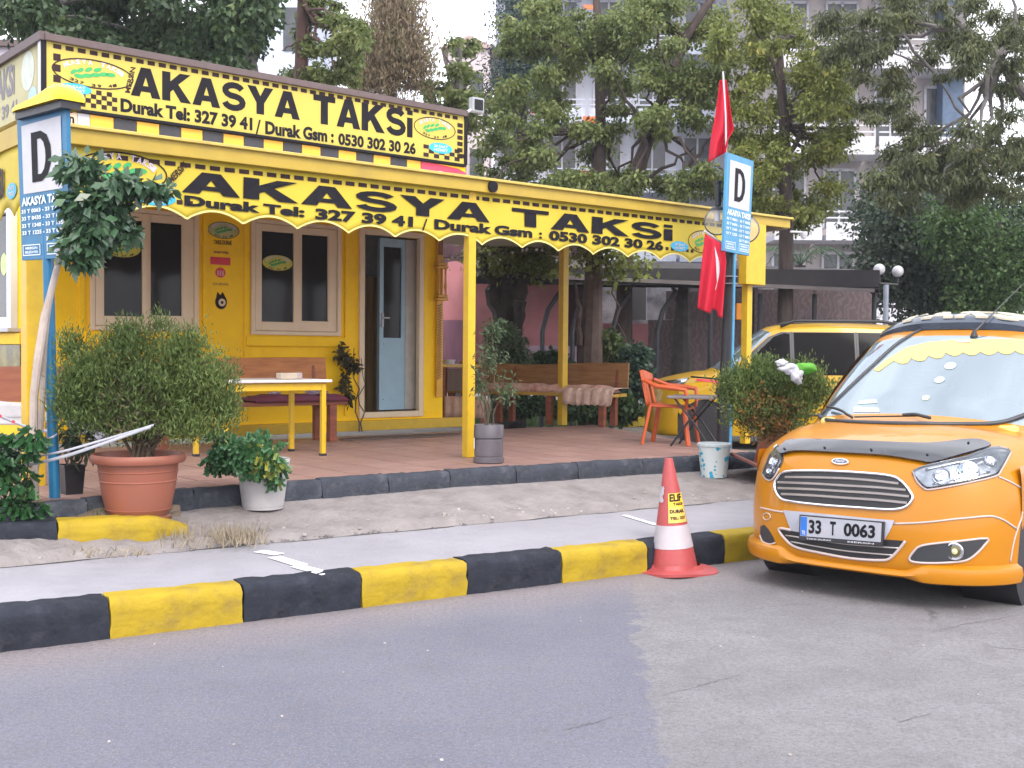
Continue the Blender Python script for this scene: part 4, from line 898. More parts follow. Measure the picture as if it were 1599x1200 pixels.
for i in range(21):
    t = i / 20; ty = .08 + .60 * t; w = .11 * math.sin(math.pi * min(1, t * 1.15)) if t < .87 else .02; x0 = .50 + .16 * t; rows.append([f2p(x0 + .14 * math.sin(math.pi * t) - w, ty, .008), f2p(x0 + .14 * math.sin(math.pi * t) + w * .25, ty, .008)])
mb.grid(rows); mb.build('crescent', WHT, fl2, smooth='all')

# ------------------------------------------------------------------ plants and pots in front
LF = leafmat('ficus_leaf', (.02, .05, .028), (.07, .14, .07), (.20, .32, .16), rough=.28, trans=.15, spec=.6)
LT = leafmat('thuja_leaf', (.045, .08, .02), (.13, .185, .045), (.24, .27, .08), rough=.6, trans=.25)
LTB = leafmat('dry_thuja', (.06, .045, .03), (.13, .10, .06), (.22, .17, .09), rough=.8, trans=.2)
LS = leafmat('schefflera_leaf', (.025, .085, .035), (.08, .20, .08), (.42, .42, .08), rough=.3, trans=.2, spec=.55)
TWIG = mat('twig', (.12, .085, .06), .9, var=.3)
tr = thing('street_tree', 'slim tree with pale twisted trunk and glossy dark leaves beside the left blue board', 'tree', sg(60, 800, 7.7))
mb = MB()
mb.tube([sg(55, 806, 7.7), sg(52, 700, 7.7), sg(53, 620, 7.7), sg(60, 560, 7.7), sg(70, 495, 7.7), sg(80, 455, 7.68), sg(90, 415, 7.65), sg(97, 370, 7.6), (sg(108, 320, 7.6))], [.030, .028, .027, .030, .027, .022, .020, .017, .012], 10)
mb.tube([sg(46, 806, 7.75), sg(62, 690, 7.78), sg(67, 600, 7.78), sg(70, 540, 7.76), sg(74, 500, 7.72), sg(82, 450, 7.7)], [.018, .020, .018, .017, .015, .011], 8)
mb.build('trunk', BARKP, tr, smooth=True)
mb = MB()
for q in ((150, 280), (200, 300), (170, 350), (130, 400), (130, 250), (230, 300), (175, 390)): limb(mb, sg(98, 375, 7.6), sg(q[0], q[1], 7.55), .012, .004, .08, 6, 6, q[0])
mb.build('branch', BARKP, tr)
def pxb(px, py, rx, ry, Y, rd=None): return (tuple(sg(px, py, Y)), (rx * Y / F, rd or (rx + ry) / 2 * Y / F, ry * Y / F))
leaves('crown', LF, tr, [pxb(128, 262, 36, 22, 7.5), pxb(140, 320, 52, 36, 7.5), pxb(196, 290, 42, 22, 7.45), pxb(130, 375, 42, 35, 7.5), pxb(165, 345, 42, 38, 7.5), pxb(245, 296, 28, 12, 7.45), pxb(128, 408, 30, 14, 7.5), pxb(205, 362, 18, 14, 7.5)], 2300, .085, .5, .55, .3, 11)

def bush(name, label, cat, base, blobs, n, m1, m2, pot=None):
    t = thing(name, label, cat, base); return t
# big terracotta pot with conifer bush
bp = atY(216, 806, 7.78); bp.z = .345
pot = thing('plant_pot', 'largest terracotta pot, ribbed, standing on a saucer behind the yellow bed kerb', 'plant pot', bp)
k_ = bp.y / F
mb = MB(); R = 72 * k_; Hh = 110 * k_
prof = [(.62 * R, .045), (.66 * R, .08), (.70 * R, .2 * Hh), (.705 * R, .21 * Hh), (.69 * R, .215 * Hh), (.76 * R, .42 * Hh), (.80 * R, .6 * Hh), (.82 * R, .605 * Hh), (.80 * R, .62 * Hh), (.83 * R, .74 * Hh), (.85 * R, .745 * Hh), (.83 * R, .76 * Hh), (.85 * R, .86 * Hh), (.97 * R, .865 * Hh), (R, .90 * Hh), (1.0 * R, .95 * Hh), (.97 * R, .985 * Hh), (.9 * R, .98 * Hh), (.84 * R, .88 * Hh), (.8 * R, .84 * Hh), (0, .84 * Hh)]
mb.lathe(bp, prof, 48); mb.build('pot', TERRA, pot, smooth=True)
mb = MB(); mb.lathe(bp, [(.66 * R, 0), (.74 * R, .05), (.735 * R, .056), (.66 * R, .02), (0, .02)], 40); mb.build('saucer', TERRA, pot, smooth=True)
mb = MB(); mb.lathe(bp, [(.835 * R, .86 * Hh), (.5 * R, .875 * Hh), (0, .88 * Hh)], 24); mb.build('soil', SOIL, pot)
bu = thing('conifer_bush', 'wide bushy green conifer growing in the largest terracotta pot', 'bush', bp + V((0, 0, Hh * .86)))
mb = MB(); tb = bp + V((0, 0, Hh * .86))
for i in range(26):
    a = rnd.uniform(0, 6.28); r = rnd.uniform(.15, .42); limb(mb, tb + V((rnd.uniform(-.07, .07), rnd.uniform(-.02, .12), 0)), tb + V((r * math.cos(a), .08 + r * math.sin(a) * .5, rnd.uniform(.3, .7))), .013, .004, .06, 5, 5, i)
mb.build('stem', TWIG, bu)
BY = 7.74
bl = [pxb(235, 600, 95, 50, BY), pxb(140, 595, 48, 55, BY), pxb(320, 600, 50, 45, BY), pxb(200, 545, 55, 35, BY), pxb(285, 550, 40, 35, BY), pxb(200, 520, 18, 20, BY), pxb(245, 515, 20, 20, BY), pxb(306, 530, 12, 22, BY), pxb(112, 545, 15, 25, BY), pxb(345, 640, 30, 40, BY), pxb(130, 640, 40, 40, BY), pxb(240, 640, 100, 30, BY), pxb(180, 660, 60, 26, BY - .1), pxb(290, 665, 60, 26, BY - .1), pxb(120, 620, 40, 50, BY - .1)]
leaves('foliage', LT, bu, bl, 46000, (.036), .24, -.45, .2, 21, clump=40, spread=.04, up=.3)
leaves('dry_foliage', LTB, bu, [pxb(230, 655, 90, 30, BY), pxb(220, 620, 80, 40, BY)], 3800, .045, .25, -.2, .2, 22, clump=20, spread=.04)
# white pot with schefflera
wp = onramp(406, 799) + V((0, .10, .012)); k_ = wp.y / F
pot = thing('plant_pot', 'tapered off-white plastic pot standing on the rough concrete ramp', 'plant pot', wp)
mb = MB(); R = 41 * k_; Hh = 78 * k_; mb.lathe(wp, [(.76 * R, 0), (.77 * R, .05 * Hh), (.79 * R, .06 * Hh), (.96 * R, .84 * Hh), (.97 * R, .86 * Hh), (1.0 * R, .87 * Hh), (1.02 * R, .98 * Hh), (1.0 * R, Hh), (.95 * R, .98 * Hh), (.93 * R, .88 * Hh), (0, .88 * Hh)], 40); mb.build('pot', WHB, pot, smooth=True)
mb = MB(); mb.lathe(wp, [(.92 * R, .885 * Hh), (0, .9 * Hh)], 20); mb.build('soil', SOIL, pot)
sc = thing('schefflera', 'low schefflera with glossy rosettes spilling over the off-white pot', 'plant', wp + V((0, 0, Hh * .88)))
def rosettes(parent, cents, n_leaf, L, m, name='foliage', seed=0, wd_=.32):
    g = random.Random(seed); mb = MB()
    for c in cents:
        tz = V((g.uniform(-.5, .5), g.uniform(-.7, .2), g.uniform(.5, 1))).normalized(); _, s, u = frame(tz); r0 = g.uniform(0, 1)
        for k in range(n_leaf):
            a = 2 * math.pi * (k + r0) / n_leaf; d = (s * math.cos(a) + u * math.sin(a)); l = L * g.uniform(.8, 1.15); w = l * wd_; sd = tz.cross(d)
            P = [c + d * .15 * l, c + d * .45 * l + sd * w / 2 + tz * .02, c + d * .8 * l + sd * w / 2 * .9 - tz * .04, c + d * l - tz * .1 * l * 3, c + d * .8 * l - sd * w / 2 * .9 - tz * .04, c + d * .45 * l - sd * w / 2 + tz * .02]
            mb.add(P, [(0, 1, 2), (0, 2, 3), (0, 3, 4), (0, 4, 5)])
    return mb.build(name, m, parent)
def randpx(px, py, rx, ry, Y, rd, n, seed):
    g = random.Random(seed); o = []
    for _ in range(n):
        while True:
            x, y, z = (g.uniform(-1, 1) for _ in range(3))
            if x * x + y * y + z * z < 1: break
        o.append(sg(px + rx * x, py + ry * y, Y + rd * z))
    return o
cs_ = randpx(388, 700, 52, 38, 8.5, .22, 46, 1) + randpx(345, 705, 30, 32, 8.45, .15, 22, 2) + randpx(420, 735, 26, 22, 8.35, .12, 12, 3) + randpx(398, 718, 44, 26, 8.22, .08, 24, 4)
rosettes(sc, cs_, 8, .085, LS, seed=4)
mb = MB()
for i, c in enumerate(cs_[::3]): limb(mb, wp + V((rnd.uniform(-.06, .06), rnd.uniform(-.06, .06), Hh * .88)), c, .006, .003, .05, 5, 4, i)
mb.build('stem', TWIG, sc)
# plant at the lower left edge
lp_ = gp(20, 806, .38)
sh = thing('schefflera', 'leafy green shrub growing in the bed at the left behind the black bed kerb', 'shrub', lp_)
cs_ = randpx(18, 735, 46, 66, 7.4, .22, 34, 8) + randpx(45, 695, 22, 22, 7.35, .1, 7, 9) + randpx(10, 800, 60, 16, 7.4, .2, 16, 10)
rosettes(sh, cs_, 7, .10, leafmat('bed_shrub_leaf', (.012, .05, .02), (.035, .11, .035), (.10, .2, .06), rough=.35, trans=.2), seed=14, wd_=.36)
mb = MB()
for i, c in enumerate(cs_[::4]): limb(mb, lp_ + V((rnd.uniform(-.1, .1), 0, 0)), c, .008, .003, .05, 5, 4, i)
mb.build('stem', TWIG, sh)
# small black nursery pot with stick plant
np_ = gp(112, 771, .5)
pot = thing('plant_pot', 'small black square pot on the terrace edge behind the left blue pole', 'plant pot', np_)
k_ = np_.y / F; w = 20 * k_; mb = MB(); a = UF; b = NF
mb.grid([[np_ + (a * sx + b * sy) * w * s * .8 + Z3 * z for sx, sy in ((-1, -1), (1, -1), (1, 1), (-1, 1))] for s, z in ((.82, 0), (1, 42 * k_), (1.06, 42 * k_), (1.06, 46 * k_), (.98, 46 * k_), (.9, 38 * k_))], loop=True); mb.f.append((20, 21, 22, 23)); mb.build('pot', BLK, pot, bevel=.004)
pl = thing('potted_plant', 'sparse dark-leaved plant with bare stems in the small black square pot', 'plant', np_ + V((0, 0, .17)))
mb = MB(); tops = []
for i, q in enumerate(((103, 640), (118, 645), (128, 670), (98, 690), (140, 700))): tops.append(limb(mb, np_ + V((rnd.uniform(-.04, .04), 0, .16)), sg(q[0], q[1], 7.95), .009, .004, .04, 5, 5, i))
mb.build('stem', TWIG, pl); leaves('foliage', leafmat('dark_leaf', (.02, .035, .025), (.05, .07, .04)), pl, [pxb(115, 680, 25, 28, 7.95), pxb(135, 700, 16, 22, 7.9), pxb(105, 705, 16, 14, 7.95)], 120, .09, .3, .5, .2, 33)
# white barrier bands tied to the bush and striped tape
def ribbon(name, label, pts, w, m, cat='tape', stripes=None):
    t = thing(name, label, cat, pts[0]) if stripes else None
    mb = MB(); rows = []
    P = [V(p) for p in pts]; dense = []
    for i in range(len(P) - 1):
        for k in range(12): dense.append(P[i].lerp(P[i + 1], k / 12))
    dense.append(P[-1])
    for i, p in enumerate(dense):
        t_ = i / (len(dense) - 1); sag = -.02 * math.sin(math.pi * t_); tw = .5 * math.sin(t_ * 7); rows.append([p + Z3 * (w / 2 + sag) + NF * .01 * tw, p - Z3 * (w / 2 - sag) - NF * .01 * tw])
    mb.grid(rows)
    if not stripes: o = mb.build(name, m, None, smooth='all', solid=.002); return tag(o, label, cat)
    mb.build('band', m, t, smooth='all', solid=.0015)
    k = 0; j = 2
    while j < len(rows) - 3:
        m2 = MB(); off = NF * .003; m2.grid([[q + off for q in rows[i]] for i in range(j, j + 2)]); m2.build('red_stripe', RED, t); j += 5
    return t
tapew = mat('white_tape', (.36, .37, .42), .6)
ribbon('barrier_band', 'upper greyish white band tied from the shrub to the conifer bush', [sg(20, 712, 7.45), sg(62, 708, 7.5), sg(110, 698, 7.45), sg(240, 664, 7.30)], .014, tapew)
ribbon('barrier_band', 'lower greyish white band knotted to the conifer bush', [sg(10, 732, 7.45), sg(55, 720, 7.48), sg(110, 706, 7.45), sg(236, 667, 7.30)], .020, tapew)
ribbon('warning_tape', 'red and white striped tape stretched behind the pale tree trunk', [sg(-10, 645, 8.6), sg(40, 662, 8.4), sg(75, 674, 8.1)], .022, tapew, stripes=1)
ribbon('warning_tape', 'short red and white striped tape tied low round the pale tree trunk', [sg(50, 692, 7.66), sg(66, 686, 7.7), sg(90, 678, 7.75)], .016, tapew, stripes=1)

# bottle planter
wp = gp(763, 723, .5)
pot = thing('plant_pot', 'dark grey cut water bottle used as a planter beside the middle yellow post', 'plant pot', wp); k_ = wp.y / F
GP = mat('grey_bottle_plastic', (.10, .09, .105), .35, var=.15)
mb = MB(); R = 24 * k_; Hh = 60 * k_; mb.lathe(wp, [(.92 * R, 0), (R, .03 * Hh), (1.0 * R, .14 * Hh), (.92 * R, .16 * Hh), (.92 * R, .19 * Hh), (.95 * R, .2 * Hh), (.94 * R, .6 * Hh), (.9 * R, .62 * Hh), (.9 * R, .65 * Hh), (1.0 * R, .67 * Hh), (R, .72 * Hh), (.97 * R, .98 * Hh), (.95 * R, Hh), (.9 * R, .95 * Hh), (0, .94 * Hh)], 36); mb.build('pot', GP, pot, smooth=True)
mb = MB(); mb.box(wp + V((-R * .93, -R * .2, .18 * 1)), V((.004, 0, 0)), V((0, .03, 0)), Z3 * .05); mb.build('label', WHT, pot)
pl = thing('potted_plant', 'thin airy plant in the dark bottle planter in front of the long bench', 'plant', wp + V((0, 0, Hh)))
mb = MB(); st = []
for i, q in enumerate(((760, 520), (775, 540), (752, 560), (790, 580), (770, 500), (742, 590))): st += limb(mb, wp + V((rnd.uniform(-.04, .04), 0, Hh * .9)), sg(q[0], q[1], 10.35), .008, .003, .04, 6, 8, i)
mb.build('stem', TWIG, pl)
leaves('foliage', leafmat('airy_leaf', (.04, .07, .03), (.10, .15, .07), (.18, .22, .12)), pl, [pxb(775, 515, 30, 22, 10.35), pxb(765, 560, 28, 40, 10.35), pxb(790, 610, 26, 26, 10.35), pxb(750, 600, 14, 36, 10.35)], 700, .05, .3, .2, .1, 41)

# traffic cone
cp = gp(1053, 892, 0); k_ = cp.y / F
cone = thing('traffic_cone', 'worn red and white traffic cone standing by the kerb with a yellow label', 'traffic cone', cp)
RC = mat('cone_red', (.36, .06, .062), .5, var=.1, dirt=(.40, .08, .08), dirt_amt=.5, dscale=9); WC = mat('cone_white', (.42, .39, .43), .5, dirt=(.45, .35, .38), dirt_amt=.5, dscale=9)
top = sg(1044, 716, cp.y); axc = (top - cp); Hc = axc.length; axd = axc.normalized(); _, s_, u_ = frame(axd); T = Matrix((s_, u_, axd)).transposed()
def cseg(name, t0, t1, m, out=0.0):
    r = lambda t: .168 * (1 - t) + .028 * t + out
    mb = MB(); n = 6; mb.lathe(cp, [(r(t0 + (t1 - t0) * i / n), Hc * (t0 + (t1 - t0) * i / n)) for i in range(n + 1)], 36, T); return mb.build(name, m, cone, smooth=True)
cseg('cone_body', .03, 1.0, RC); cseg('reflective_band', .22, .42, WC, .003)
mb = MB(); rows = []
for i in range(7):
    t = .56 + .24 * i / 6; r = .168 * (1 - t) + .028 * t + .005; rows.append([cp + T @ V((r * math.cos(a), r * math.sin(a), Hc * t)) for a in [math.radians(d) for d in (300, 305, 311, 318, 322)]])
# angle measured so the strip lies at the camera-left side
def strip(name, t0, t1, d0, d1, m, out, n=8, jag=0):
    mb = MB(); rows = []; g = random.Random(2); tov = math.degrees(math.atan2((-cp).dot(u_), (-cp).dot(s_)))
    for i in range(n + 1):
        t = t0 + (t1 - t0) * i / n; r = .168 * (1 - t) + .028 * t + out; rows.append([cp + T @ V((r * math.cos(math.radians(tov + d)), r * math.sin(math.radians(tov + d)), Hc * t)) for d in [d0 + (d1 - d0) * j / 10 + g.uniform(-jag, jag) for j in range(11)]])
    mb.grid(rows); return mb.build(name, m, cone, smooth='all')
sgn = 1 if (T @ V((math.cos(0), math.sin(0), 0))).dot(s_) > 0 else 1
def side_sign():
    tov = math.atan2((-cp).dot(u_), (-cp).dot(s_)); p = T @ V((math.cos(tov + .3), math.sin(tov + .3), 0)); return 1 if p.x > 0 else -1
SGN = side_sign()
strip('worn_patch', .62, .76, -88 * SGN, -40 * SGN, WC, .004, jag=6)
LBL = mat('yellow_label', (.72, .50, .04), .5)
strip('label', .58, .70, -12 * SGN, 75 * SGN, LBL, .005); strip('label', .445, .585, -12 * SGN, 70 * SGN, mat('ochre_label', (.62, .44, .10), .5), .0045)
def lab(name, s, t0, t1, d0, d1, out=.008):
    tov = math.degrees(math.atan2((-cp).dot(u_), (-cp).dot(s_))); mb = MB()
    def fn(u, v): t = t0 + (t1 - t0) * v; r = .168 * (1 - t) + .028 * t + out; a = math.radians(tov + (d0 + (d1 - d0) * u) * SGN); return cp + T @ V((r * math.cos(a), r * math.sin(a), Hc * t))
    text_on(mb, s, (0, 0, 1, 1), fn, .04); mb.build(name, INK2, cone)
lab('label_lettering', 'ELiF', .63, .695, -5, 60); lab('label_lettering', 'TAKSi', .595, .62, 10, 60); lab('label_lettering', 'DURAK', .53, .56, -5, 60); lab('label_lettering', 'TEL: 327', .475, .50, -5, 60)
mb = MB(); Rb = .275; pts = []
for i in range(40):
    a = 2 * math.pi * i / 40; r = Rb * (1 + .10 * math.cos(4 * a + .6)); pts.append((r * math.cos(a), r * math.sin(a)))
rows = [[cp + V((x * f, y * f, z + .012 * math.sin(3 * math.atan2(y, x)) * f)) for x, y in pts] for f, z in ((1, 0), (1, .018), (.80, .022), (.68, .03), (.60, .06))]
mb.grid(rows, loop=True); mb.build('base', RC, cone, smooth=True)

# bucket
bk = onramp(1117, 747) + V((0, .08, .004)); k_ = bk.y / F
bucket = thing('bucket', 'white plastic bucket with blue floral print against the dark platform edge', 'bucket', bk)
def bucketmat():
    m = bpy.data.materials.new('floral_print'); m.use_nodes = True; n = m.node_tree.nodes; l = m.node_tree.links; b = n['Principled BSDF']; b.inputs['Roughness'].default_value = .4
    t = n.new('ShaderNodeTexCoord'); v1 = n.new('ShaderNodeTexVoronoi'); v1.inputs['Scale'].default_value = 22; l.new(t.outputs['Object'], v1.inputs['Vector'])
    no = n.new('ShaderNodeTexNoise'); no.inputs['Scale'].default_value = 9; l.new(t.outputs['Object'], no.inputs['Vector'])
    r = n.new('ShaderNodeValToRGB'); r.color_ramp.interpolation = 'CONSTANT'; e = r.color_ramp.elements; e[0].color = (.02, .32, .50, 1); e[1].color = (.55, .60, .60, 1); e[1].position = .62
    a = n.new('ShaderNodeMath'); a.operation = 'MULTIPLY_ADD'; a.inputs[1].default_value = 1.6; a.inputs[2].default_value = -.5; l.new(no.outputs['Fac'], a.inputs[0])
    c = n.new('ShaderNodeMath'); c.operation = 'ADD'; l.new(a.outputs[0], c.inputs[0]); l.new(v1.outputs['Distance'], c.inputs[1]); l.new(c.outputs[0], r.inputs[0]); l.new(r.outputs[0], b.inputs['Base Color']); return m
mb = MB(); R = 25.5 * k_; Hh = 53 * k_; mb.lathe(bk, [(.78 * R, 0), (.8 * R, .02), (.98 * R, .9 * Hh), (1.02 * R, .91 * Hh), (1.03 * R, .98 * Hh), (1.0 * R, Hh), (.96 * R, .98 * Hh), (.9 * R, .6 * Hh), (0, .58 * Hh)], 40); mb.build('pail', bucketmat(), bucket, smooth=True)
mb = MB(); mb.lathe(bk, [(1.0 * R, .905 * Hh), (1.05 * R, .915 * Hh), (1.055 * R, .985 * Hh), (1.0 * R, 1.005 * Hh)], 40); mb.build('rim', mat('bucket_rim', (.50, .56, .58), .4), bucket, smooth=True)

# right terracotta pot and conifer bush
rp = gp(1200, 752, .30); k_ = rp.y / F
pot = thing('plant_pot', 'terracotta pot tipped over behind the front taxi bonnet', 'plant pot', rp)
tilt = Matrix.Rotation(math.radians(24), 3, 'Y')
R = .33; Hh = .42
mb = MB(); mb.lathe(rp + V((.10, .25, .05)), [(.62 * R, 0), (.66 * R, .02), (.86 * R, .84 * Hh), (R, .86 * Hh), (1.0 * R, .98 * Hh), (.93 * R, Hh), (.82 * R, .85 * Hh), (0, .85 * Hh)], 40, tilt); mb.build('pot', TERRA, pot, smooth=True)
mb = MB(); mb.lathe(rp + V((.12, .1, .03)), [(.5, 0), (.52, .02), (.5, .035), (.3, .02), (0, .02)], 40, Matrix.Rotation(math.radians(24), 3, 'Y')); mb.build('saucer', mat('old_terracotta', (.25, .10, .08), .7), pot, smooth=True)
bu = thing('conifer_bush', 'rounded green conifer bush with dry brown inside behind the front taxi', 'bush', rp + V((.1, .3, .3)))
BY = 10.7
mb = MB()
for i in range(20):
    a = rnd.uniform(0, 6.28); r = rnd.uniform(.15, .5); limb(mb, rp + V((.12, .3, .38)), rp + V((.12 + r * math.cos(a), .3 + r * math.sin(a) * .7, rnd.uniform(.6, 1.1))), .014, .004, .06, 5, 5, i)
mb.build('stem', TWIG, bu)
leaves('foliage', LT, bu, [pxb(1215, 600, 60, 35, BY), pxb(1165, 610, 40, 45, BY), pxb(1268, 610, 38, 35, BY), pxb(1200, 640, 70, 38, BY), pxb(1190, 578, 20, 16, BY), pxb(1255, 582, 24, 15, BY), pxb(1145, 600, 22, 22, BY)], 24000, .04, .28, -.4, .4, 51, clump=40, spread=.045, up=.3)
leaves('dry_foliage', mat('dry_orange_leaf', (.20, .09, .02), .8, var=.5, vscale=20), bu, [pxb(1195, 640, 55, 40, BY - .05), pxb(1205, 665, 40, 25, BY)], 3200, .05, .25, 0, .3, 52, clump=16, spread=.04)
# bag on the bush
bag = thing('plastic_bag', 'crumpled white and green plastic bag lying on the right conifer bush', 'bag', sg(1240, 585, 10.35))
def blob(c, rx, ry, rz, seed, m, name, parent, amp=.25):
    g = random.Random(seed); mb = MB(); mb.ball(c, rx, ry, rz, 20, 12); ph = [g.uniform(0, 6) for _ in range(6)]
    c = V(c); mb.v = [c + (v - c) * (1 + amp * math.sin((v - c).x * 30 / rx * .12 + ph[0]) * math.sin((v - c).z * 5 / rz + ph[1]) + amp * .5 * math.sin((v - c).x * 11 / rx + (v - c).z * 9 / rz + ph[2])) for v in mb.v]; return mb.build(name, m, parent, smooth='all')
WB_ = clothmat('white_bag_film', (.72, .72, .78), .4); GB_ = clothmat('green_bag_film', (.16, .48, .06), .4)
blob(sg(1232, 576, 10.3), .09, .08, .05, 1, WB_, 'white_film', bag); blob(sg(1244, 588, 10.25), .055, .06, .07, 2, WB_, 'white_film', bag); blob(sg(1220, 567, 10.3), .05, .04, .03, 3, WB_, 'white_film', bag); blob(sg(1258, 575, 10.3), .10, .09, .05, 4, GB_, 'green_film', bag, .12)

# ------------------------------------------------------------------ terrace furniture
# yellow table with a white top
tp = gp(504, 712, .5); A_ = -UF; B_ = -NF
tb = thing('garden_table', 'white topped yellow table in front of the wooden wall bench', 'table', tp + A_ * .5 + B_ * .3)
lx, ly = 1.02, .62
for i, j in ((0, 0), (1, 0), (0, 1), (1, 1)):
    p = tp + A_ * lx * i + B_ * ly * j; mb = MB(); mb.box(p + Z3 * .355, UF * .023, NF * .023, Z3 * .345); l_ = mb.build('leg', YP, tb, bevel=.005)
    mb = MB(); mb.box(p + Z3 * .012, UF * .028, NF * .028, Z3 * .012); mb.build('foot', BLK, l_, bevel=.003)
mb = MB(); c = tp + A_ * lx / 2 + B_ * ly / 2 + Z3 * .67
mb.box(c + NF * ly / 2, UF * (lx / 2 - .023), NF * .018, Z3 * .035); mb.box(c - NF * ly / 2, UF * (lx / 2 - .023), NF * .018, Z3 * .035); mb.box(c + UF * lx / 2, UF * .018, NF * (ly / 2 - .024), Z3 * .035); mb.box(c - UF * lx / 2, UF * .018, NF * (ly / 2 - .024), Z3 * .035); mb.build('apron', YP, tb, bevel=.004)
mb = MB(); mb.box(c + Z3 * .056, UF * (lx / 2 + .07), NF * (ly / 2 + .06), Z3 * .014); mb.build('tabletop', mat('table_white', (.66, .63, .62), .4), tb, bevel=.008)
nb = thing('napkin_box', 'small clear box with napkins on the white topped table', 'napkin box', c + Z3 * .07)
q = onpl(448, 586, tp - NF * .1, NF); q.z = c.z + .071
mb = MB(); mb.box(q + Z3 * .032, UF * .09, NF * .05, Z3 * .03); mb.build('box', mat('clear_beige_plastic', (.45, .38, .30), .25), nb, bevel=.008)
mb = MB(); mb.box(q + Z3 * .035 + UF * .11, UF * .03, NF * .05, Z3 * .03); mb.build('lid', mat('grey_beige_plastic', (.33, .28, .27), .4), nb, bevel=.006)
def plank_bench(name, label, o, a, b, L, D, mseat, mback, mleg, backh, wavy_=0, legs=2, nplank=2):
    """o: front right foot corner, a: along (to the left), b: towards the back"""
    t = thing(name, label, 'bench', o + a * L / 2 + b * D / 2)
    _, _, up = a, b, Z3
    for k in range(nplank):
        w = D / nplank; mb = MB(); n = 24; rows = []
        y0, y1 = w * k + .006, w * (k + 1) - .006
        for i in range(n + 1):
            s = -.06 + (L + .12) * i / n; wy = wavy_ * math.sin(s * 3 + k) * .6
            P = [o + a * s + b * (y0 + (wy if k == 0 else 0)) + Z3 * .41, o + a * s + b * y1 + Z3 * .41, o + a * s + b * y1 + Z3 * .455, o + a * s + b * (y0 + (wy if k == 0 else 0)) + Z3 * .455]
            rows.append(P)
        mb.grid(rows, loop=True); e = len(mb.v); mb.f += [(0, 1, 2, 3), (e - 1, e - 2, e - 3, e - 4)]; mb.build('seat_plank', mseat, t, bevel=.006)
    for s in [.12 + (L - .24) * i / (legs - 1) for i in range(legs)]:
        for y in (.05, D - .05):
            mb = MB(); hh = .41 if y < D / 2 else .41; mb.box(o + a * s + b * y + Z3 * hh / 2, a * .045, b * .04, Z3 * hh / 2); mb.build('leg', mleg, t, bevel=.006)
        mb = MB(); mb.bar(o + a * s + b * (D + .01) + Z3 * .38, o + a * s + b * (D + .10) + Z3 * (backh - .04), .08, .04, a); mb.build('back_support', mleg, t, bevel=.005)
    mb = MB(); n = 30; rows = []; z0_, z1_ = backh - (.17 if not wavy_ else .33), backh
    for i in range(n + 1):
        s = -.05 + (L + .1) * i / n; wv_ = wavy_ * math.sin(s * 2.3 + 1) * .7; P0 = o + a * s + b * (D + .03)
        rows.append([P0 + Z3 * z0_, P0 + b * .035 + Z3 * z0_, P0 + b * .065 + Z3 * (z1_ + wv_), P0 + b * .03 + Z3 * (z1_ + wv_)])
    mb.grid(rows, loop=True); e = len(mb.v); mb.f += [(0, 1, 2, 3), (e - 1, e - 2, e - 3, e - 4)]; mb.build('backrest', mback, t, bevel=.006)
    return t
bo = gp(536, 689, .5)
bn = plank_bench('wooden_bench', 'orange varnished bench standing against the kiosk wall under the second window', bo, A_, B_, 2.2, .42, WOODR, WOODO, WOODR, .93, .012)
def cushion(name, label, o, a, b, L, D, th, m, tufts=0, z=.455):
    t = thing(name, label, 'cushion', o + a * L / 2 + b * D / 2 + Z3 * z)
    mb = MB(); rows = []; n = int(L / .05)
    for i in range(n + 1):
        s = L * i / n; e = min(1, math.sin(math.pi * i / n) * 4 + .2); puff = (th + .02) * e * (.75 + .25 * abs(math.sin(s * 9)) + .08 * math.sin(s * 31))
        rows.append([o + a * s + b * y * D + Z3 * (z + puff * q_) for y, q_ in ((-.03, .0), (-.05, .45), (.05, .95), (.3, 1.0), (.6, .95), (.92, .9), (1.0, .4), (1.0, 0))])
    mb.grid(rows, loop=True); mb.build('pad', m, t, smooth='all'); return t
CR = mat('dark_red_cushion_cloth', (.15, .02, .035), .85, col2=(.10, .03, .06), vscale=8)
cushion('seat_cushion', 'dark red seat cushion on the right end of the wall bench', bo + A_ * -.06 + NF * .02, A_, B_, 1.15, .44, .06, CR)
cl_ = thing('crumpled_cloth', 'white and purple patterned cloth lying on the dark red cushion', 'cloth', bo + Z3 * .5)
PT = mat('patterned_cloth', (.50, .42, .46), .8, col2=(.12, .06, .12), vscale=30)
blob(bo + A_ * .22 + B_ * .2 + Z3 * .54, .14, .10, .035, 5, PT, 'cloth', cl_, .3); blob(bo + A_ * .75 + B_ * .2 + Z3 * .53, .07, .06, .03, 6, PT, 'cloth', cl_, .3)

# long live edge bench on the right side
ro = gp(950, 668, .5); ra = V((-.85, .52, 0)).normalized(); rb = V((ra.y, -ra.x, 0));
if rb.y < 0: rb = -rb
lbn = plank_bench('long_bench', 'long brown live edge bench along the right side of the terrace', ro, ra, rb, 2.75, .45, mat('ochre_bench_edge', (.42, .25, .03), .55), WOODB, WOODR, .86, .03, legs=4)
PK = mat('pink_floral_cloth', (.72, .50, .42), .85, col2=(.38, .15, .11), vscale=14, detail=8)
cushion('seat_cushion', 'pink floral seat pad running along the long bench', ro + rb * .03, ra, rb, 2.7, .40, .10, PK)
dr_ = thing('draped_cloth', 'pale fringed cloth draped over the right end of the long bench', 'cloth', ro + Z3 * .45)
mb = MB(); rows = []
for i in range(26):
    s = -.08 + .75 * i / 25; r = []
    for y, z in ((.42, .53), (.2, .535), (0, .525), (-.06, .49), (-.075, .42), (-.075, .36), (-.08, .30)):
        r.append(ro + ra * (s + .02 * math.sin(i * 1.7 + z * 9)) + rb * (y + .012 * math.sin(i * 1.3)) + Z3 * (z + (.015 * math.sin(i * 2.1) if z < .31 else 0)))
    rows.append(r)
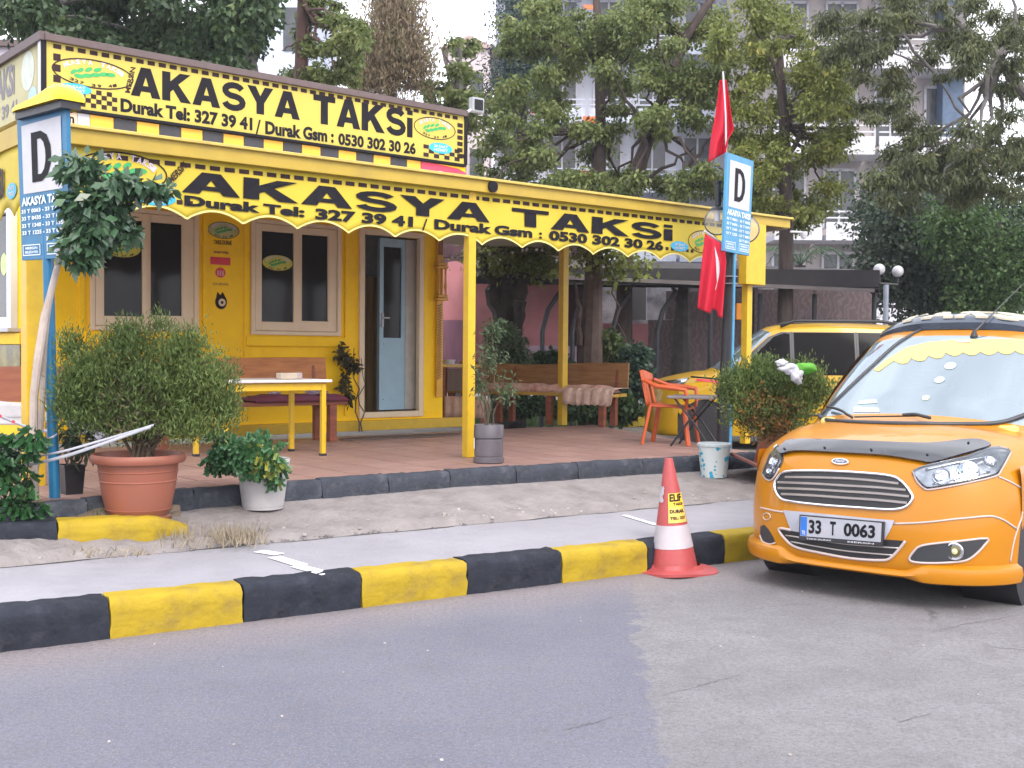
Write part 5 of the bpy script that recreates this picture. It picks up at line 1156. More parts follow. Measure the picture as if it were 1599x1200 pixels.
mb.grid(rows); mb.build('cloth', mat('pale_pink_cloth', (.66, .50, .42), .85, col2=(.48, .32, .26), vscale=16), dr_, smooth='all', solid=.006)

# orange plastic armchair, facing right
oc = gp(1040, 694, .5); fx = V((.93, -.37, 0)).normalized(); fy = V((-fx.y, fx.x, 0)); oc = V((oc.x + .06, oc.y + .05, .5))
ch = thing('plastic_chair', 'orange plastic armchair facing right on the terrace', 'chair', oc)
def cp3(x, y, z): return oc + fx * x + fy * y + Z3 * z
mb = MB(); rows = []
for i in range(9):
    x = -.20 + .42 * i / 8; rows.append([cp3(x, -.22 + .44 * k / 8, .43 - .012 * math.sin(math.pi * k / 8) - (.02 * (i / 8) ** 4) + (.03 if i == 0 else 0)) for k in range(9)])
mb.grid(rows); mb.build('seat', ORP, ch, smooth='all', solid=.02)
for sy in (-1, 1):
    mb = MB(); mb.bar(cp3(.20, sy * .21, .42), cp3(.26, sy * .25, 0), .055, .03); mb.build('leg', ORP, ch, bevel=.006)
    mb = MB(); mb.bar(cp3(-.19, sy * .2, .44), cp3(-.27, sy * .24, 0), .055, .03); mb.build('leg', ORP, ch, bevel=.006)
    mb = MB(); mb.tube([cp3(-.26, sy * .22, .72), cp3(-.1, sy * .26, .655), cp3(.12, sy * .27, .635), cp3(.22, sy * .26, .62), cp3(.235, sy * .25, .52), cp3(.225, sy * .22, .42)], [.022, .026, .028, .026, .02, .02], 8); mb.build('armrest', ORP, ch, smooth=True)
mb = MB()
def bk_(y, z): return cp3(-.21 - (z - .42) * .22 - .05 * (1 - (y / .23) ** 2), y, z)
for y0, y1 in ((-.20, -.16), (-.10, -.05), (-.022, .022), (.05, .10), (.16, .20)): mb.grid([[bk_(y0, .43 + .3 * i / 6), bk_(y1, .43 + .3 * i / 6)] for i in range(7)])
rows = []
for i in range(5): rows.append([bk_(-.23 + .46 * k / 12, .70 + (.13 - .05 * ((k - 6) / 6) ** 2) * i / 4) for k in range(13)])
mb.grid(rows); mb.build('backrest', ORP, ch, smooth='all', solid=.018)

# small round grey table with black legs
rt = gp(1085, 700, .5); rt = V((rt.x + .05, rt.y + .35, .5)); tz_ = .54
gt = thing('side_table', 'small grey folding table with thin black legs beside the orange chair', 'table', rt)
mb = MB(); mb.bx(rt + Z3 * tz_, .52, .5, .035, fx, fy); mb.build('tabletop', mat('grey_speckled_top', (.17, .15, .15), .5, var=.3, vscale=30), gt, bevel=.01)
for sx in (-1, 1):
    for sy in (-1, 1): mb = MB(); mb.tube([rt + fx * .2 * sx + fy * .18 * sy + Z3 * tz_, rt - fx * .03 * sx + fy * .2 * sy + Z3 * tz_ * .5, rt - fx * .22 * sx + fy * .2 * sy], .012, 8); mb.build('leg', BLKM, gt)

# little table with cloth by the kiosk corner
st_ = V((atY(724, 600, 16.2).x, 16.2, .5)); dX = V((1, 0, 0)); dY = V((0, 1, 0))
stb = thing('cloth_table', 'small wooden table with a pink cloth hanging low beside the kiosk corner', 'table', st_)
mb = MB(); mb.bx(st_ + Z3 * .82, .62, .5, .04, dX, dY); mb.build('tabletop', mat('ochre_table_edge', (.55, .40, .12), .5), stb, bevel=.008)
for sx in (-1, 1):
    for sy in (-1, 1): mb = MB(); mb.bx(st_ + dX * .27 * sx + dY * .2 * sy + Z3 * .4, .05, .05, .8, dX, dY); mb.build('leg', WOODR, stb)
mb = MB(); mb.bx(st_ + Z3 * .62 + dX * .03, .5, .44, .30, dX, dY); mb.build('cabinet', mat('grey_brown_curtain', (.16, .12, .11), .8, col2=(.10, .07, .06), vscale=3, stretch=(9, 9, .4)), stb)
mb = MB(); mb.grid([[st_ + dX * (-.26 + .56 * i / 20) - dY * (.262 + .01 * math.sin(i * 1.5)) + Z3 * z for z in (.10, .2, .3, .40)] for i in range(21)]); mb.build('hanging_cloth', mat('beige_pink_cloth', (.47, .32, .25), .85, col2=(.36, .22, .18), vscale=10), stb, smooth='all', solid=.006)
tk = thing('tea_glass_tray', 'white cup and tray standing on the small wooden table', 'tray', st_ + Z3 * .84)
mb = MB(); mb.lathe(st_ + V((-.2, -.1, .845)), [(.07, 0), (.09, .06), (.08, .06), (0, .02)], 18); mb.build('cup', WHT, tk, smooth=True)
mb = MB(); mb.bx(st_ + V((-.2, -.1, .842)), .26, .2, .012); mb.build('tray', WHT, tk)
# purple basket on the step
pbk = V((K0.x, K0.y, 0)) + UF * ku(690, 640, K0) - NF * .02 + Z3 * (zt + .002)
bs = thing('basket', 'dark purple fabric basket standing on the yellow step at the kiosk corner', 'basket', pbk)
mb = MB(); mb.grid([[pbk + UF * x * s * .14 + NF * y * s * .09 + Z3 * (z + (.015 * math.sin(k * 3) if z > .1 else 0)) for k, (x, y) in enumerate(((-1, -1), (0, -1.1), (1, -1), (1.1, 0), (1, 1), (0, 1.1), (-1, 1), (-1.1, 0)))] for s, z in ((.85, 0), (1, .1), (1.0, .19), (.9, .19), (.8, .05))], loop=True); mb.f.append(tuple(range(8))); mb.f.append(tuple(range(32, 40))); mb.build('basket_body', mat('purple_fabric', (.045, .01, .05), .85, var=.3), bs)
mb = MB()
for i in range(9): limb(mb, pbk + Z3 * .1, pbk + UF * rnd.uniform(-.14, .1) + NF * rnd.uniform(-.02, .08) + Z3 * rnd.uniform(.35, .55), .006, .003, .05, 4, 3, i)
mb.build('dry_stalk', mat('dry_straw', (.45, .28, .05), .8), bs)
# carved ornament on the wall corner
ou = ku(684, 480); orn = thing('carved_ornament', 'tall carved yellow and brown wooden ornament hung at the kiosk corner', 'ornament', kf(.03)(ou, 1.3))
OB = mat('ornament_brown', (.22, .09, .02), .5); OY = mat('ornament_amber', (.62, .32, .01), .35)
def oz(py): return kz(684, py)
mb = MB(); mb.box(kf(.03)(ou, (oz(620) + oz(375)) / 2), UF * .05, NF * .02, Z3 * (oz(375) - oz(620)) / 2); mb.build('back_board', OY, orn, bevel=.005)
mb = MB(); zz = oz(592); k = 0
while zz < oz(475): mb.bar(kf(.055)(ou - .045, zz), kf(.055)(ou + .015, zz + .03), .014, .014); zz += .036
mb.build('rope_carving', OB, orn)
mb = MB(); mb.box(kf(.052)(ou, oz(385)), UF * .035, NF * .006, Z3 * .12); mb.build('carved_inlay', OB, orn)
for y, w in ((413, .075), (418, .085), (463, .075), (468, .085)): mb = MB(); mb.box(kf(.07)(ou, oz(y)), UF * w, NF * .05, Z3 * .018); mb.build('shelf_moulding', OY, orn, bevel=.006)
for du in (-.055, 0, .055): mb = MB(); mb.lathe(kf(.09)(ou + du, oz(462)), [(.016, 0), (.012, .05), (.02, .12), (.012, .2), (.016, oz(418) - oz(462))], 10); mb.build('baluster', OY, orn, smooth=True)
# climbing plant by the door
vp = kf(.25)(ku(548, 600), .5)
vt = thing('potted_plant', 'straggly brown green vine climbing the wall left of the door', 'plant', vp)
mb = MB(); vs1 = limb(mb, kf(.2)(ku(548, 690), .5), kf(.12)(ku(545, 550), oz(545)), .012, .005, .05, 6, 8, 3); vs2 = limb(mb, kf(.2)(ku(552, 690), .5), kf(.14)(ku(555, 560), oz(560)), .01, .004, .06, 6, 8, 4); mb.build('stem', TWIG, vt)
kb = lambda px, py, r, r2: (tuple(onpl(px, py, KWl + NF * .15, NF)), (r, .08, r2))
leaves('foliage', leafmat('vine_leaf', (.035, .035, .015), (.10, .09, .03), (.22, .12, .04), rough=.5), vt, [kb(536, 553, .09, .12), kb(548, 568, .10, .10), kb(554, 575, .08, .06), kb(540, 598, .06, .16), kb(545, 620, .06, .12)], 420, .075, .5, .5, .3, 61)
dm = thing('door_mat', 'dark oval mat on the tiles in front of the open door', 'mat', gp(625, 682, .505))
c = gp(628, 683, .501); mb = MB(); mb.prism([c + UF * .85 * math.cos(2 * math.pi * i / 28) + NF * .2 * math.sin(2 * math.pi * i / 28) for i in range(28)], V((0, 0, .012))); mb.build('mat', mat('dark_mat', (.10, .075, .065), .95, var=.3, vscale=20), dm)
# cone inside the doorway
ic = kf(-.42)(ku(578, 640), dz0 + .0); icn = thing('traffic_cone', 'red and white traffic cone stored inside the open doorway', 'traffic cone', ic)
mb = MB(); mb.lathe(ic, [(.22, 0), (.22, .03), (.15, .04), (.03, .78), (0, .78)], 24); mb.build('cone_body', mat('dull_cone_red', (.40, .05, .04), .6), icn, smooth=True)
for a, b in ((.24, .40), (.54, .68)): mb = MB(); mb.lathe(ic, [(.155 - (a - .04) * .162, a), (.155 - (b - .04) * .162, b)], 24); mb.build('reflective_band', WC, icn, smooth=True)
# string of bulbs under the canopy
sl = thing('string_light', 'string of small white bulbs hanging under the far edge of the canopy', 'string lights', atY(735, 400, 15.5))
mb = MB(); P = [atY(690, 402, 15.5), atY(735, 403, 15.6), atY(765, 397, 15.7), atY(820, 396, 16), atY(880, 398, 16.5)]; mb.tube(P, .006, 5); mb.build('cable', BLK, sl)
for x, y, d in ((706, 402, 15.5), (714, 401, 15.5), (718, 400, 15.5), (735, 398, 15.6), (764, 397, 15.7), (800, 395, 15.9), (816, 391, 16), (822, 390, 16), (838, 390, 16.1), (846, 391, 16.1), (870, 402, 16.3)):
    mb = MB(); mb.ball(atY(x, y, d), .022, .022, .022, 8, 6); mb.build('bulb', WHT, sl, smooth='all')
# bench, table and things at the far left
lb = V((atY(-20, 600, 10.2).x, 10.2, .5))
fb1 = plank_bench('wooden_bench', 'brown wooden bench cut by the left edge of the picture', V((atY(60, 600, 10.6).x, 10.6, .5)), V((-1, 0, 0)), V((0, 1, 0)), 1.6, .45, WOODO, mat('brown_back_plank', (.36, .12, .05), .5, col2=(.25, .07, .03), vscale=3, stretch=(1, 1, 7)), WOODR, .83, .015)
wt = thing('white_chair', 'white plastic chair turned away behind the left pole', 'chair', V((atY(45, 700, 9.4).x, 9.4, .5)))
q = wt.location; mb = MB(); mb.grid([[q + V((-.35 + .6 * k / 10, .05 * math.sin(k * .3), .43 + .16 * (i / 4) * (1 - .3 * (k / 10)) )) for k in range(11)] for i in range(5)]); mb.build('backrest', WHB, wt, smooth='all', solid=.02)
mb = MB(); mb.bx(q + V((-.05, -.2, .43)), .5, .42, .03); mb.build('seat', WHB, wt, bevel=.01)
for sx in (-.27, .17):
    for sy in (-.38, -.02): mb = MB(); mb.bar(q + V((sx, sy, .42)), q + V((sx * 1.1, sy, 0)), .04, .03); mb.build('leg', WHB, wt)
wbn = thing('plastic_sheet', 'pale crumpled plastic wrapping behind the conifer bush', 'plastic', gp(150, 720, .5))
for i, (x, y, a, b) in enumerate(((150, 660, .12, .09), (170, 665, .12, .08), (118, 655, .06, .12), (155, 680, .10, .07), (180, 655, .08, .05))): blob(sg(x, y, 8.9), a, .08, b, i, clothmat('grey_white_film', (.42, .42, .48), .3), 'film', wbn, .3)
# dry grass tufts along the bed
g = random.Random(9); mb = MB()
for (x0, x1, y0, y1, n, hh) in ((240, 420, 826, 858, 420, .10), (250, 300, 830, 850, 150, .12), (340, 400, 838, 850, 200, .12), (100, 240, 860, 872, 110, .06)):
    for _ in range(n):
        p = gp(g.uniform(x0, x1), g.uniform(y0, y1), .24); a = g.uniform(0, 6.28); d = V((math.cos(a), math.sin(a), 0)) * .004; l = V((g.uniform(-.05, .05), g.uniform(-.05, .05), hh * g.uniform(.4, 1.1)))
        mb.add([p - d, p + d, p + l * .6 + d * .6, p + l], [(0, 1, 2), (0, 2, 3)])
tag(mb.build('dry_grass', mat('dry_grass_blade', (.33, .27, .20), .9, col2=(.16, .14, .09), vscale=9), origin=V((0, 0, 0))), kind='stuff')
mb = MB()
for _ in range(1300):
    p = gp(g.uniform(0, 240), g.uniform(796, 812), .38); a = g.uniform(0, 6.28); d = V((math.cos(a), math.sin(a), 0)) * .006; l = V((g.uniform(-.05, .05), g.uniform(-.05, .05), .08 * g.uniform(.4, 1.2)))
    mb.add([p - d, p + d, p + l * .6 + d * .6, p + l], [(0, 1, 2), (0, 2, 3)])
tag(mb.build('ground_cover', leafmat('weed_leaf', (.03, .07, .02), (.08, .14, .04)), origin=V((0, 0, 0))), kind='stuff')
CK = mat('crack_dark', (.085, .08, .09), 1)
mb = MB()
for pts in (((1030, 1086), (1075, 1076), (1110, 1066), (1140, 1058), (1166, 1050)), ((1455, 988), (1500, 976), (1550, 968), (1640, 950)), ((1160, 955), (1220, 945), (1290, 942)), ((880, 1140), (930, 1128), (960, 1118)), ((1400, 1128), (1460, 1112))):
    P = []
    for a, b in zip(pts[:-1], pts[1:]):
        for k in range(14): t = k / 14; P.append(gp(a[0] + (b[0] - a[0]) * t + g.uniform(-1.5, 1.5), a[1] + (b[1] - a[1]) * t + g.uniform(-1.2, 1.2), .0025))
    mb.grid([[p - V((0, w, 0)), p + V((0, w, 0))] for p, w in [(p, .001 + .003 * g.random() * math.sin(math.pi * (i + .5) / len(P))) for i, p in enumerate(P)]])
tag(mb.build('road_crack', CK, origin=V((0, 0, 0))), kind='structure')
mb = MB()
for _ in range(520):
    x = g.triangular(150, 900, 420); p = gp(x, 886 - .0925 * x - g.triangular(-2, 26, 2), .215); r = g.uniform(.004, .016); a = g.uniform(0, 3); mb.box(p, V((r * math.cos(a), r * math.sin(a), r * .2)), V((-r * .6 * math.sin(a), r * .6 * math.cos(a), 0)), Z3 * r * .45)
tag(mb.build('concrete_rubble', mat('rubble_grey', (.30, .28, .28), .95, col2=(.10, .09, .09), vscale=4), origin=V((0, 0, 0))), kind='stuff')
# litter: tiny stones and paper flecks on the road and ramp
mb = MB()
for _ in range(26):
    x, y = g.uniform(0, 1599), g.uniform(900, 1190); p = gp(x, y, .004) if y > 1020 - .13 * x else None
    if p is None: continue
    r = g.uniform(.002, .006); mb.box(p, V((r, r * .3, 0)), V((-r * .3, r, 0)), Z3 * r * .5)
for _ in range(160):
    s = g.uniform(-.5, 6); e = edge_at(s); d = wd(s) + g.uniform(0, .8); p = kp(s, d, .215 + .1 * max(0, d - wd(s))); r = g.uniform(.004, .012); mb.box(p + Z3 * .02, V((r, 0, 0)), V((0, r, 0)), Z3 * r * .6)
tag(mb.build('gravel', mat('pale_stone', (.5, .47, .45), .9, col2=(.25, .22, .2), vscale=3), origin=V((0, 0, 0))), kind='stuff')
# ------------------------------------------------------------------ buildings behind
def pt(px, py, Y): return atY(px, py, Y)
X1, Y1 = V((1, 0, 0)), V((0, 1, 0))
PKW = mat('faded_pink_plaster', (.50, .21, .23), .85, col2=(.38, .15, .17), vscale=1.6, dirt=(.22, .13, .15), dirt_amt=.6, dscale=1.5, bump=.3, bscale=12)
def muralmat():
    m = bpy.data.materials.new('scribbled_mural'); m.use_nodes = True; n = m.node_tree.nodes; l = m.node_tree.links; b = n['Principled BSDF']; b.inputs['Roughness'].default_value = .85
    t = n.new('ShaderNodeTexCoord'); a = n.new('ShaderNodeTexNoise'); a.inputs['Scale'].default_value = 1.3; a.inputs['Detail'].default_value = 3; l.new(t.outputs['Object'], a.inputs['Vector'])
    w = n.new('ShaderNodeTexWave'); w.inputs['Scale'].default_value = 2.6; w.inputs['Distortion'].default_value = 14; w.inputs['Detail'].default_value = 3; w.inputs['Detail Scale'].default_value = 1.6; l.new(t.outputs['Object'], w.inputs['Vector'])
    r = n.new('ShaderNodeValToRGB'); e = r.color_ramp.elements; e[0].color = (.13, .095, .10, 1); e[0].position = .3; e[1].color = (.17, .125, .13, 1); e[1].position = .9; x = e.new(.97); x.color = (.185, .14, .145, 1); l.new(w.outputs['Fac'], r.inputs[0]); l.new(r.outputs[0], b.inputs['Base Color']); return m
MUR = muralmat()
wallb = thing('mural_wall', 'low reddish brown wall with faint scribbled mural under the dark shelter roof', 'wall', pt(1000, 600, 23.5))
def slabY(a, b, Y, th, name, m, parent, bev=0):
    """panel between two pixels at depth Y"""
    p, q = pt(a[0], a[1], Y), pt(b[0], b[1], Y); c = (p + q) / 2; mb = MB(); mb.box(V((c.x, Y, c.z)), X1 * abs(q.x - p.x) / 2, Y1 * th, Z3 * abs(q.z - p.z) / 2); return mb.build(name, m, parent, bevel=bev)
slabY((660, 560), (1400, 620), 23.6, .12, 'wall_base', mat('grey_mauve_wall', (.17, .12, .13), .9, var=.2, vscale=2, dirt=(.10, .08, .08), dirt_amt=.5), wallb)
for i, (a, b) in enumerate(((1175, 1268), (1272, 1363))): slabY((a, 452), (b, 600), 23.5, .06, 'mural_panel', MUR, wallb)
for (x0, y0, x1, y1) in ((915, 505, 1012, 560), (1012, 500, 1110, 600), (1110, 440, 1175, 600)): slabY((x0, y0), (x1, y1), 23.5, .06, 'mural_panel', PKW if x0 < 1000 else MUR, wallb)
slabY((1040, 455), (1110, 500), 23.55, .06, 'mural_panel', MUR, wallb)
# white wall with graffiti in the gap
GRF = mat('graffiti_white_wall', (.62, .62, .66), .8, col2=(.10, .09, .12), vscale=2.2, detail=9)
slabY((925, 440), (975, 518), 24.4, .1, 'white_panel', GRF, wallb); slabY((1010, 448), (1058, 520), 24.4, .1, 'white_panel', GRF, wallb); slabY((975, 500), (1012, 518), 24.3, .1, 'white_panel', GRF, wallb)
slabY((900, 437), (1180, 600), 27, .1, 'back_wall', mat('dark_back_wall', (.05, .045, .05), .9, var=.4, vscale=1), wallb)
arch = thing('arched_wall', 'pink plaster wall with rounded arches seen between the canopy posts', 'wall', pt(790, 600, 22.5))
def archpanel(x0, x1, ytop, ybot, Y, m, k=.5):
    n = 14; P = []
    cx = (x0 + x1) / 2; r = (x1 - x0) / 2
    for i in range(n + 1): a = math.pi * i / n; P.append(pt(cx + r * math.cos(a), ytop + (1 - math.sin(a)) * r * k, Y))
    P += [pt(x0, ybot, Y), pt(x1, ybot, Y)]; P = [V((p.x, Y, p.z)) for p in P]; mb = MB(); mb.prism(P, Y1 * .15); return mb.build('arch_panel', m, arch)
archpanel(688, 737, 408, 600, 22.5, PKW); archpanel(812, 880, 430, 600, 22.5, PKW, .9); archpanel(738, 770, 405, 600, 22.6, PKW)
slabY((688, 500), (737, 600), 22.45, .03, 'lower_band', mat('mauve_band', (.24, .10, .15), .85, col2=(.15, .08, .12), vscale=4, stretch=(4, 4, .6)), arch); slabY((815, 540), (900, 600), 22.42, .03, 'lower_band', mat('lilac_band', (.38, .28, .36), .85, var=.2), arch)
slabY((660, 380), (925, 600), 23.2, .1, 'dark_rear_wall', mat('dark_wine_wall', (.07, .035, .045), .9, var=.4), arch)  # dark wine slab behind the arch panels
# dark shelter roof with posts
shel = thing('park_shelter', 'long dark shelter roof on thin black posts behind the terrace', 'shelter', pt(1100, 600, 21.5))
mb = MB(); A = [pt(735, 425, 20.5), pt(1372, 452, 20.5), pt(1335, 421, 22.6), pt(735, 398, 22.6)]
RD = mat('shelter_roof_dark', (.014, .012, .015), .8, var=.3)
mb.prism([V(p) for p in A], V((0, 0, -.06))); mb.build('roof_sheet', mat('shelter_roof_top', (.10, .085, .085), .7, var=.25, vscale=2), shel)
slabY((735, 417), (1372, 449), 20.6, .05, 'roof_edge', RD, shel); slabY((735, 420), (1340, 452), 22.7, .05, 'roof_edge', RD, shel)
mb = MB(); mb.prism([pt(1330, 420, 22.6), pt(1374, 450, 20.5), pt(1366, 452, 20.5), pt(1322, 424, 22.6)], V((0, 0, -.12))); mb.build('verge', RD, shel)
for x in (846, 893, 955, 1025, 1108, 1185, 1270, 1363):
    p = pt(x, 600, 21); mb = MB(); mb.tube([V((p.x, 21, .1)), V((p.x, 21, 1.9)), V((p.x + (.1 if x < 1050 else 0), 21, 2.3)), V((p.x + (.32 if x < 1050 else 0), 21, 2.62))], .045, 8); mb.build('post', BLKM, shel, smooth=True)
# apartment blocks
def facade(t, px0, px1, Y, floors, base_z, fh, wallm, balm, nb, glassm, seed, name='balcony', slabm=None, awn=()):
    g = random.Random(seed); x0, x1 = pt(px0, 500, Y).x, pt(px1, 500, Y).x
    Hh = floors * fh; mb = MB(); mb.box(V(((x0 + x1) / 2, Y + 4, base_z + Hh / 2)), X1 * (x1 - x0) / 2, Y1 * 4, Z3 * Hh / 2); mb.build('wall', wallm, t)
    bw = (x1 - x0) / nb
    for f in range(floors):
        for i in range(nb):
            cx_ = x0 + bw * (i + .5); z = base_z + f * fh
            mb = MB(); mb.box(V((cx_, Y - .03, z + fh * .52)), X1 * bw * .30, Y1 * .03, Z3 * fh * .34); w = mb.build('window', glassm, t)
            mb = MB()
            for dx in (-.31, 0, .31): mb.box(V((cx_ + dx * bw, Y - .06, z + fh * .52)), X1 * .04, Y1 * .04, Z3 * fh * .35)
            mb.box(V((cx_, Y - .06, z + fh * .87)), X1 * bw * .31, Y1 * .04, Z3 * .05); mb.build('frame', mat('dull_frame', (.40, .40, .44), .6), w)
            if name:
                mb = MB(); mb.box(V((cx_, Y - .75, z + .03)), X1 * bw * .46, Y1 * .75, Z3 * .10); b_ = mb.build('balcony', slabm or balm, t)
                mb = MB(); mb.box(V((cx_, Y - 1.46, z + .35)), X1 * bw * .46, Y1 * .03, Z3 * .22)
                for k in (0, 1): mb.box(V((cx_, Y - 1.46, z + .72 + .22 * k)), X1 * bw * .46, Y1 * .025, Z3 * .025)
                mb.build('railing', balm, b_)
    return x0, x1
AB = thing('apartment_building', 'white apartment block with balconies and horizontal railings at the right behind the trees', 'building', pt(1330, 600, 42))
WA_ = mat('warm_grey_wall', (.32, .29, .29), .9, var=.1, vscale=.8); WBAL = mat('white_balcony', (.50, .50, .54), .8, var=.06); DG = mat('far_window_glass', (.05, .055, .065), .25, var=.5, vscale=1)
facade(AB, 1190, 1500, 42, 6, -.4, 3.0, WA_, WBAL, 4, DG, 3)
mb = MB(); x0, x1 = pt(1470, 100, 41.5).x, pt(1502, 100, 41.5).x; mb.box(V(((x0 + x1) / 2, 41.6, 9)), X1 * (x1 - x0) / 2, Y1 * .3, Z3 * 9); mb.build('blue_glass_column', mat('blue_glazing', (.05, .09, .16), .5, var=.2), AB)
AC = thing('apartment_building', 'blue grey apartment block with orange awnings behind the middle trees', 'building', pt(980, 600, 52))
facade(AC, 770, 1190, 52, 8, -.4, 3.0, mat('blue_grey_wall', (.42, .44, .50), .9, var=.12, vscale=.7, stretch=(3, 3, .2)), mat('blue_grey_balcony', (.44, .48, .58), .8), 6, DG, 4)
AWN = mat('orange_awning', (.80, .13, .03), .8, var=.15)
for (px, py, w) in ((838, 168, 22), (922, 182, 24), (918, 267, 28), (922, 8, 22), (1172, 25, 22), (1163, 131, 26), (1150, 228, 20)):
    p = pt(px, py, 50.2); mb = MB(); ww = w * 50 / F / 2; mb.prism([V((p.x - ww, 50.2, p.z)), V((p.x + ww, 50.2, p.z)), V((p.x + ww, 49.2, p.z - .42)), V((p.x - ww, 49.2, p.z - .42))], V((0, 0, -.06))); mb.build('awning', AWN, AC)
AD = thing('apartment_building', 'pale blue tower block rising behind the kiosk sign at the left', 'building', pt(430, 600, 38))
facade(AD, 392, 468, 38, 7, -.4, 3.1, mat('pale_blue_wall', (.55, .60, .72), .9, var=.04, vscale=.6), WBAL, 1, DG, 5, name=None) if False else None
x0, x1 = pt(390, 60, 38).x, pt(470, 60, 38).x; mb = MB(); mb.box(V(((x0 + x1) / 2, 42, 9)), X1 * (x1 - x0) / 2, Y1 * 4, Z3 * 9.4); mb.build('wall', mat('pale_blue_wall', (.52, .57, .70), .9, var=.05, vscale=.6, bump=.1), AD)
mb = MB(); mb.box(V(((x0 + x1) / 2, 42, 18.5)), X1 * ((x1 - x0) / 2 + .3), Y1 * 4.3, Z3 * .15); mb.build('roof', WBAL, AD)
for z in (3, 6, 9, 12): mb = MB(); mb.box(V((x1 - .35, 37.97, z)), X1 * .22, Y1 * .03, Z3 * .7); mb.build('window', DG, AD)
AE = thing('apartment_building', 'pinkish white house gable seen between trees behind the floodlight', 'building', pt(725, 600, 46))
x0, x1 = pt(700, 60, 46).x, pt(765, 60, 46).x; mb = MB(); mb.box(V(((x0 + x1) / 2, 49, 7)), X1 * (x1 - x0) / 2, Y1 * 3, Z3 * 6.6); mb.build('wall', mat('pinkish_wall', (.52, .45, .46), .9, var=.15, vscale=1), AE)
mb = MB(); cx_ = (x0 + x1) / 2; mb.prism([V((x0 - .3, 45.8, 13.5)), V((x1 + .3, 45.8, 13.5)), V((cx_, 45.8, 14.0))], Y1 * 6.5); mb.build('roof', mat('tile_roof_far', (.40, .30, .28), .8), AE)
for x in (.3, .7):
    for z in (9, 12): mb = MB(); mb.box(V((x0 + (x1 - x0) * x, 45.96, z)), X1 * .25, Y1 * .03, Z3 * .55); mb.build('window', DG, AE)
AF = thing('apartment_building', 'lilac grey building roof at the upper left behind the side roof sign', 'building', pt(0, 600, 30))
x0, x1 = pt(-120, 60, 30).x, pt(36, 60, 30).x; mb = MB(); mb.box(V(((x0 + x1) / 2, 33, (pt(0, 72, 30).z - .3) / 2)), X1 * (x1 - x0) / 2, Y1 * 3, Z3 * (pt(0, 72, 30).z + .3) / 2); mb.build('wall', mat('lilac_wall', (.40, .36, .42), .9, var=.08), AF)
mb = MB(); mb.box(V(((x0 + x1) / 2, 33, pt(0, 72, 30).z + .05)), X1 * ((x1 - x0) / 2 + .15), Y1 * 3.15, Z3 * .08); mb.build('roof', BRN, AF)

# ------------------------------------------------------------------ trees
def tree(name, label, cat, base, trunk, trunk_r, limbs, blobs, n, size, lm, bm_, seed, group=None, **kw):
    t = thing(name, label, cat, base, group); mb = MB(); k = len(trunk)
    mb.tube([V(p) for p in trunk], [trunk_r * (1 - .6 * i / max(1, k - 1)) for i in range(k)], 10); mb.build('trunk', bm_, t, smooth=True)
    if limbs:
        for i, (a, b, r) in enumerate(limbs): mb = MB(); limb(mb, a, b, r, r * .3, .06, 7, 7, seed + i); mb.build('limb', bm_, t, smooth=True)
    if len(blobs) > 14:
        g = random.Random(seed); tp = [V(p) for p in trunk][len(trunk) // 2:]
        for i, b in enumerate(g.sample(blobs, 14)):
            c = V(b[0]); q = min(tp, key=lambda p: (p - c).length + max(0, p.z - c.z) * 2); mb = MB(); limb(mb, q, c, .045, .012, .09, 6, 7, seed * 7 + i); mb.build('limb', bm_, t, smooth=True)
    leaves('crown', lm, t, blobs, n, size, seed=seed, **kw); return t
def RB(regs, Y, seed, r0=14, r1=34, dY=1.6):
    g = random.Random(seed); o = []
    for (x, y, rx, ry, n) in regs:
        for _ in range(n):
            a = g.uniform(0, 6.283); q = math.sqrt(g.random()); r = g.uniform(r0, r1); o.append(pxb(x + rx * q * math.cos(a), y + ry * q * math.sin(a), r * g.uniform(.9, 1.4), r * g.uniform(.5, .9), Y + g.uniform(-dY, dY), r * Y / F))
    return o
def B(px, py, rx, ry, Y, rd=None): return pxb(px, py, rx, ry, Y, rd)
L1 = leafmat('dark_broadleaf', (.025, .055, .03), (.075, .125, .05), (.14, .18, .06), trans=.3)
L2 = leafmat('mid_broadleaf', (.075, .11, .03), (.19, .235, .075), (.30, .30, .12), trans=.35)
L3 = leafmat('yellow_broadleaf', (.09, .12, .025), (.22, .25, .06), (.36, .33, .08), trans=.35)
L4 = leafmat('blue_conifer', (.025, .05, .05), (.07, .11, .10), (.10, .15, .11), rough=.6, trans=.15)
L5 = leafmat('brown_cypress', (.13, .10, .06), (.28, .22, .14), (.18, .21, .09), rough=.7, trans=.2)
L6 = leafmat('deep_green_leaf', (.025, .045, .03), (.06, .09, .055), (.09, .13, .06), trans=.25)  # dense dark green foliage
tree('broadleaf_tree', 'dark green tree spreading over the left half of the kiosk roof', 'tree', V((pt(385, 600, 20).x, 20, .1)), [V((pt(392, 600, 20).x, 20, .1)), pt(392, 300, 20), pt(388, 150, 20), pt(380, 100, 20), pt(368, 50, 20), pt(350, -10, 20), pt(330, -90, 20)], .33,
     [(pt(378, 95, 20), pt(300, 0, 19.5), .12), (pt(385, 110, 20), pt(440, -20, 20), .1), (pt(350, 0, 20), pt(200, -40, 19.5), .12), (pt(340, -40, 20), pt(60, 10, 19), .12)],
     RB([(240, 20, 190, 70, 60), (60, 15, 70, 34, 16), (330, 60, 50, 50, 14), (390, 20, 34, 60, 12), (150, 60, 90, 30, 14), (240, -60, 230, 50, 40)], 19.2, 101, 20, 42), 46000, 0.12, L1, BARKG, 101, shell=.0, droop=.5, aspect=.5)
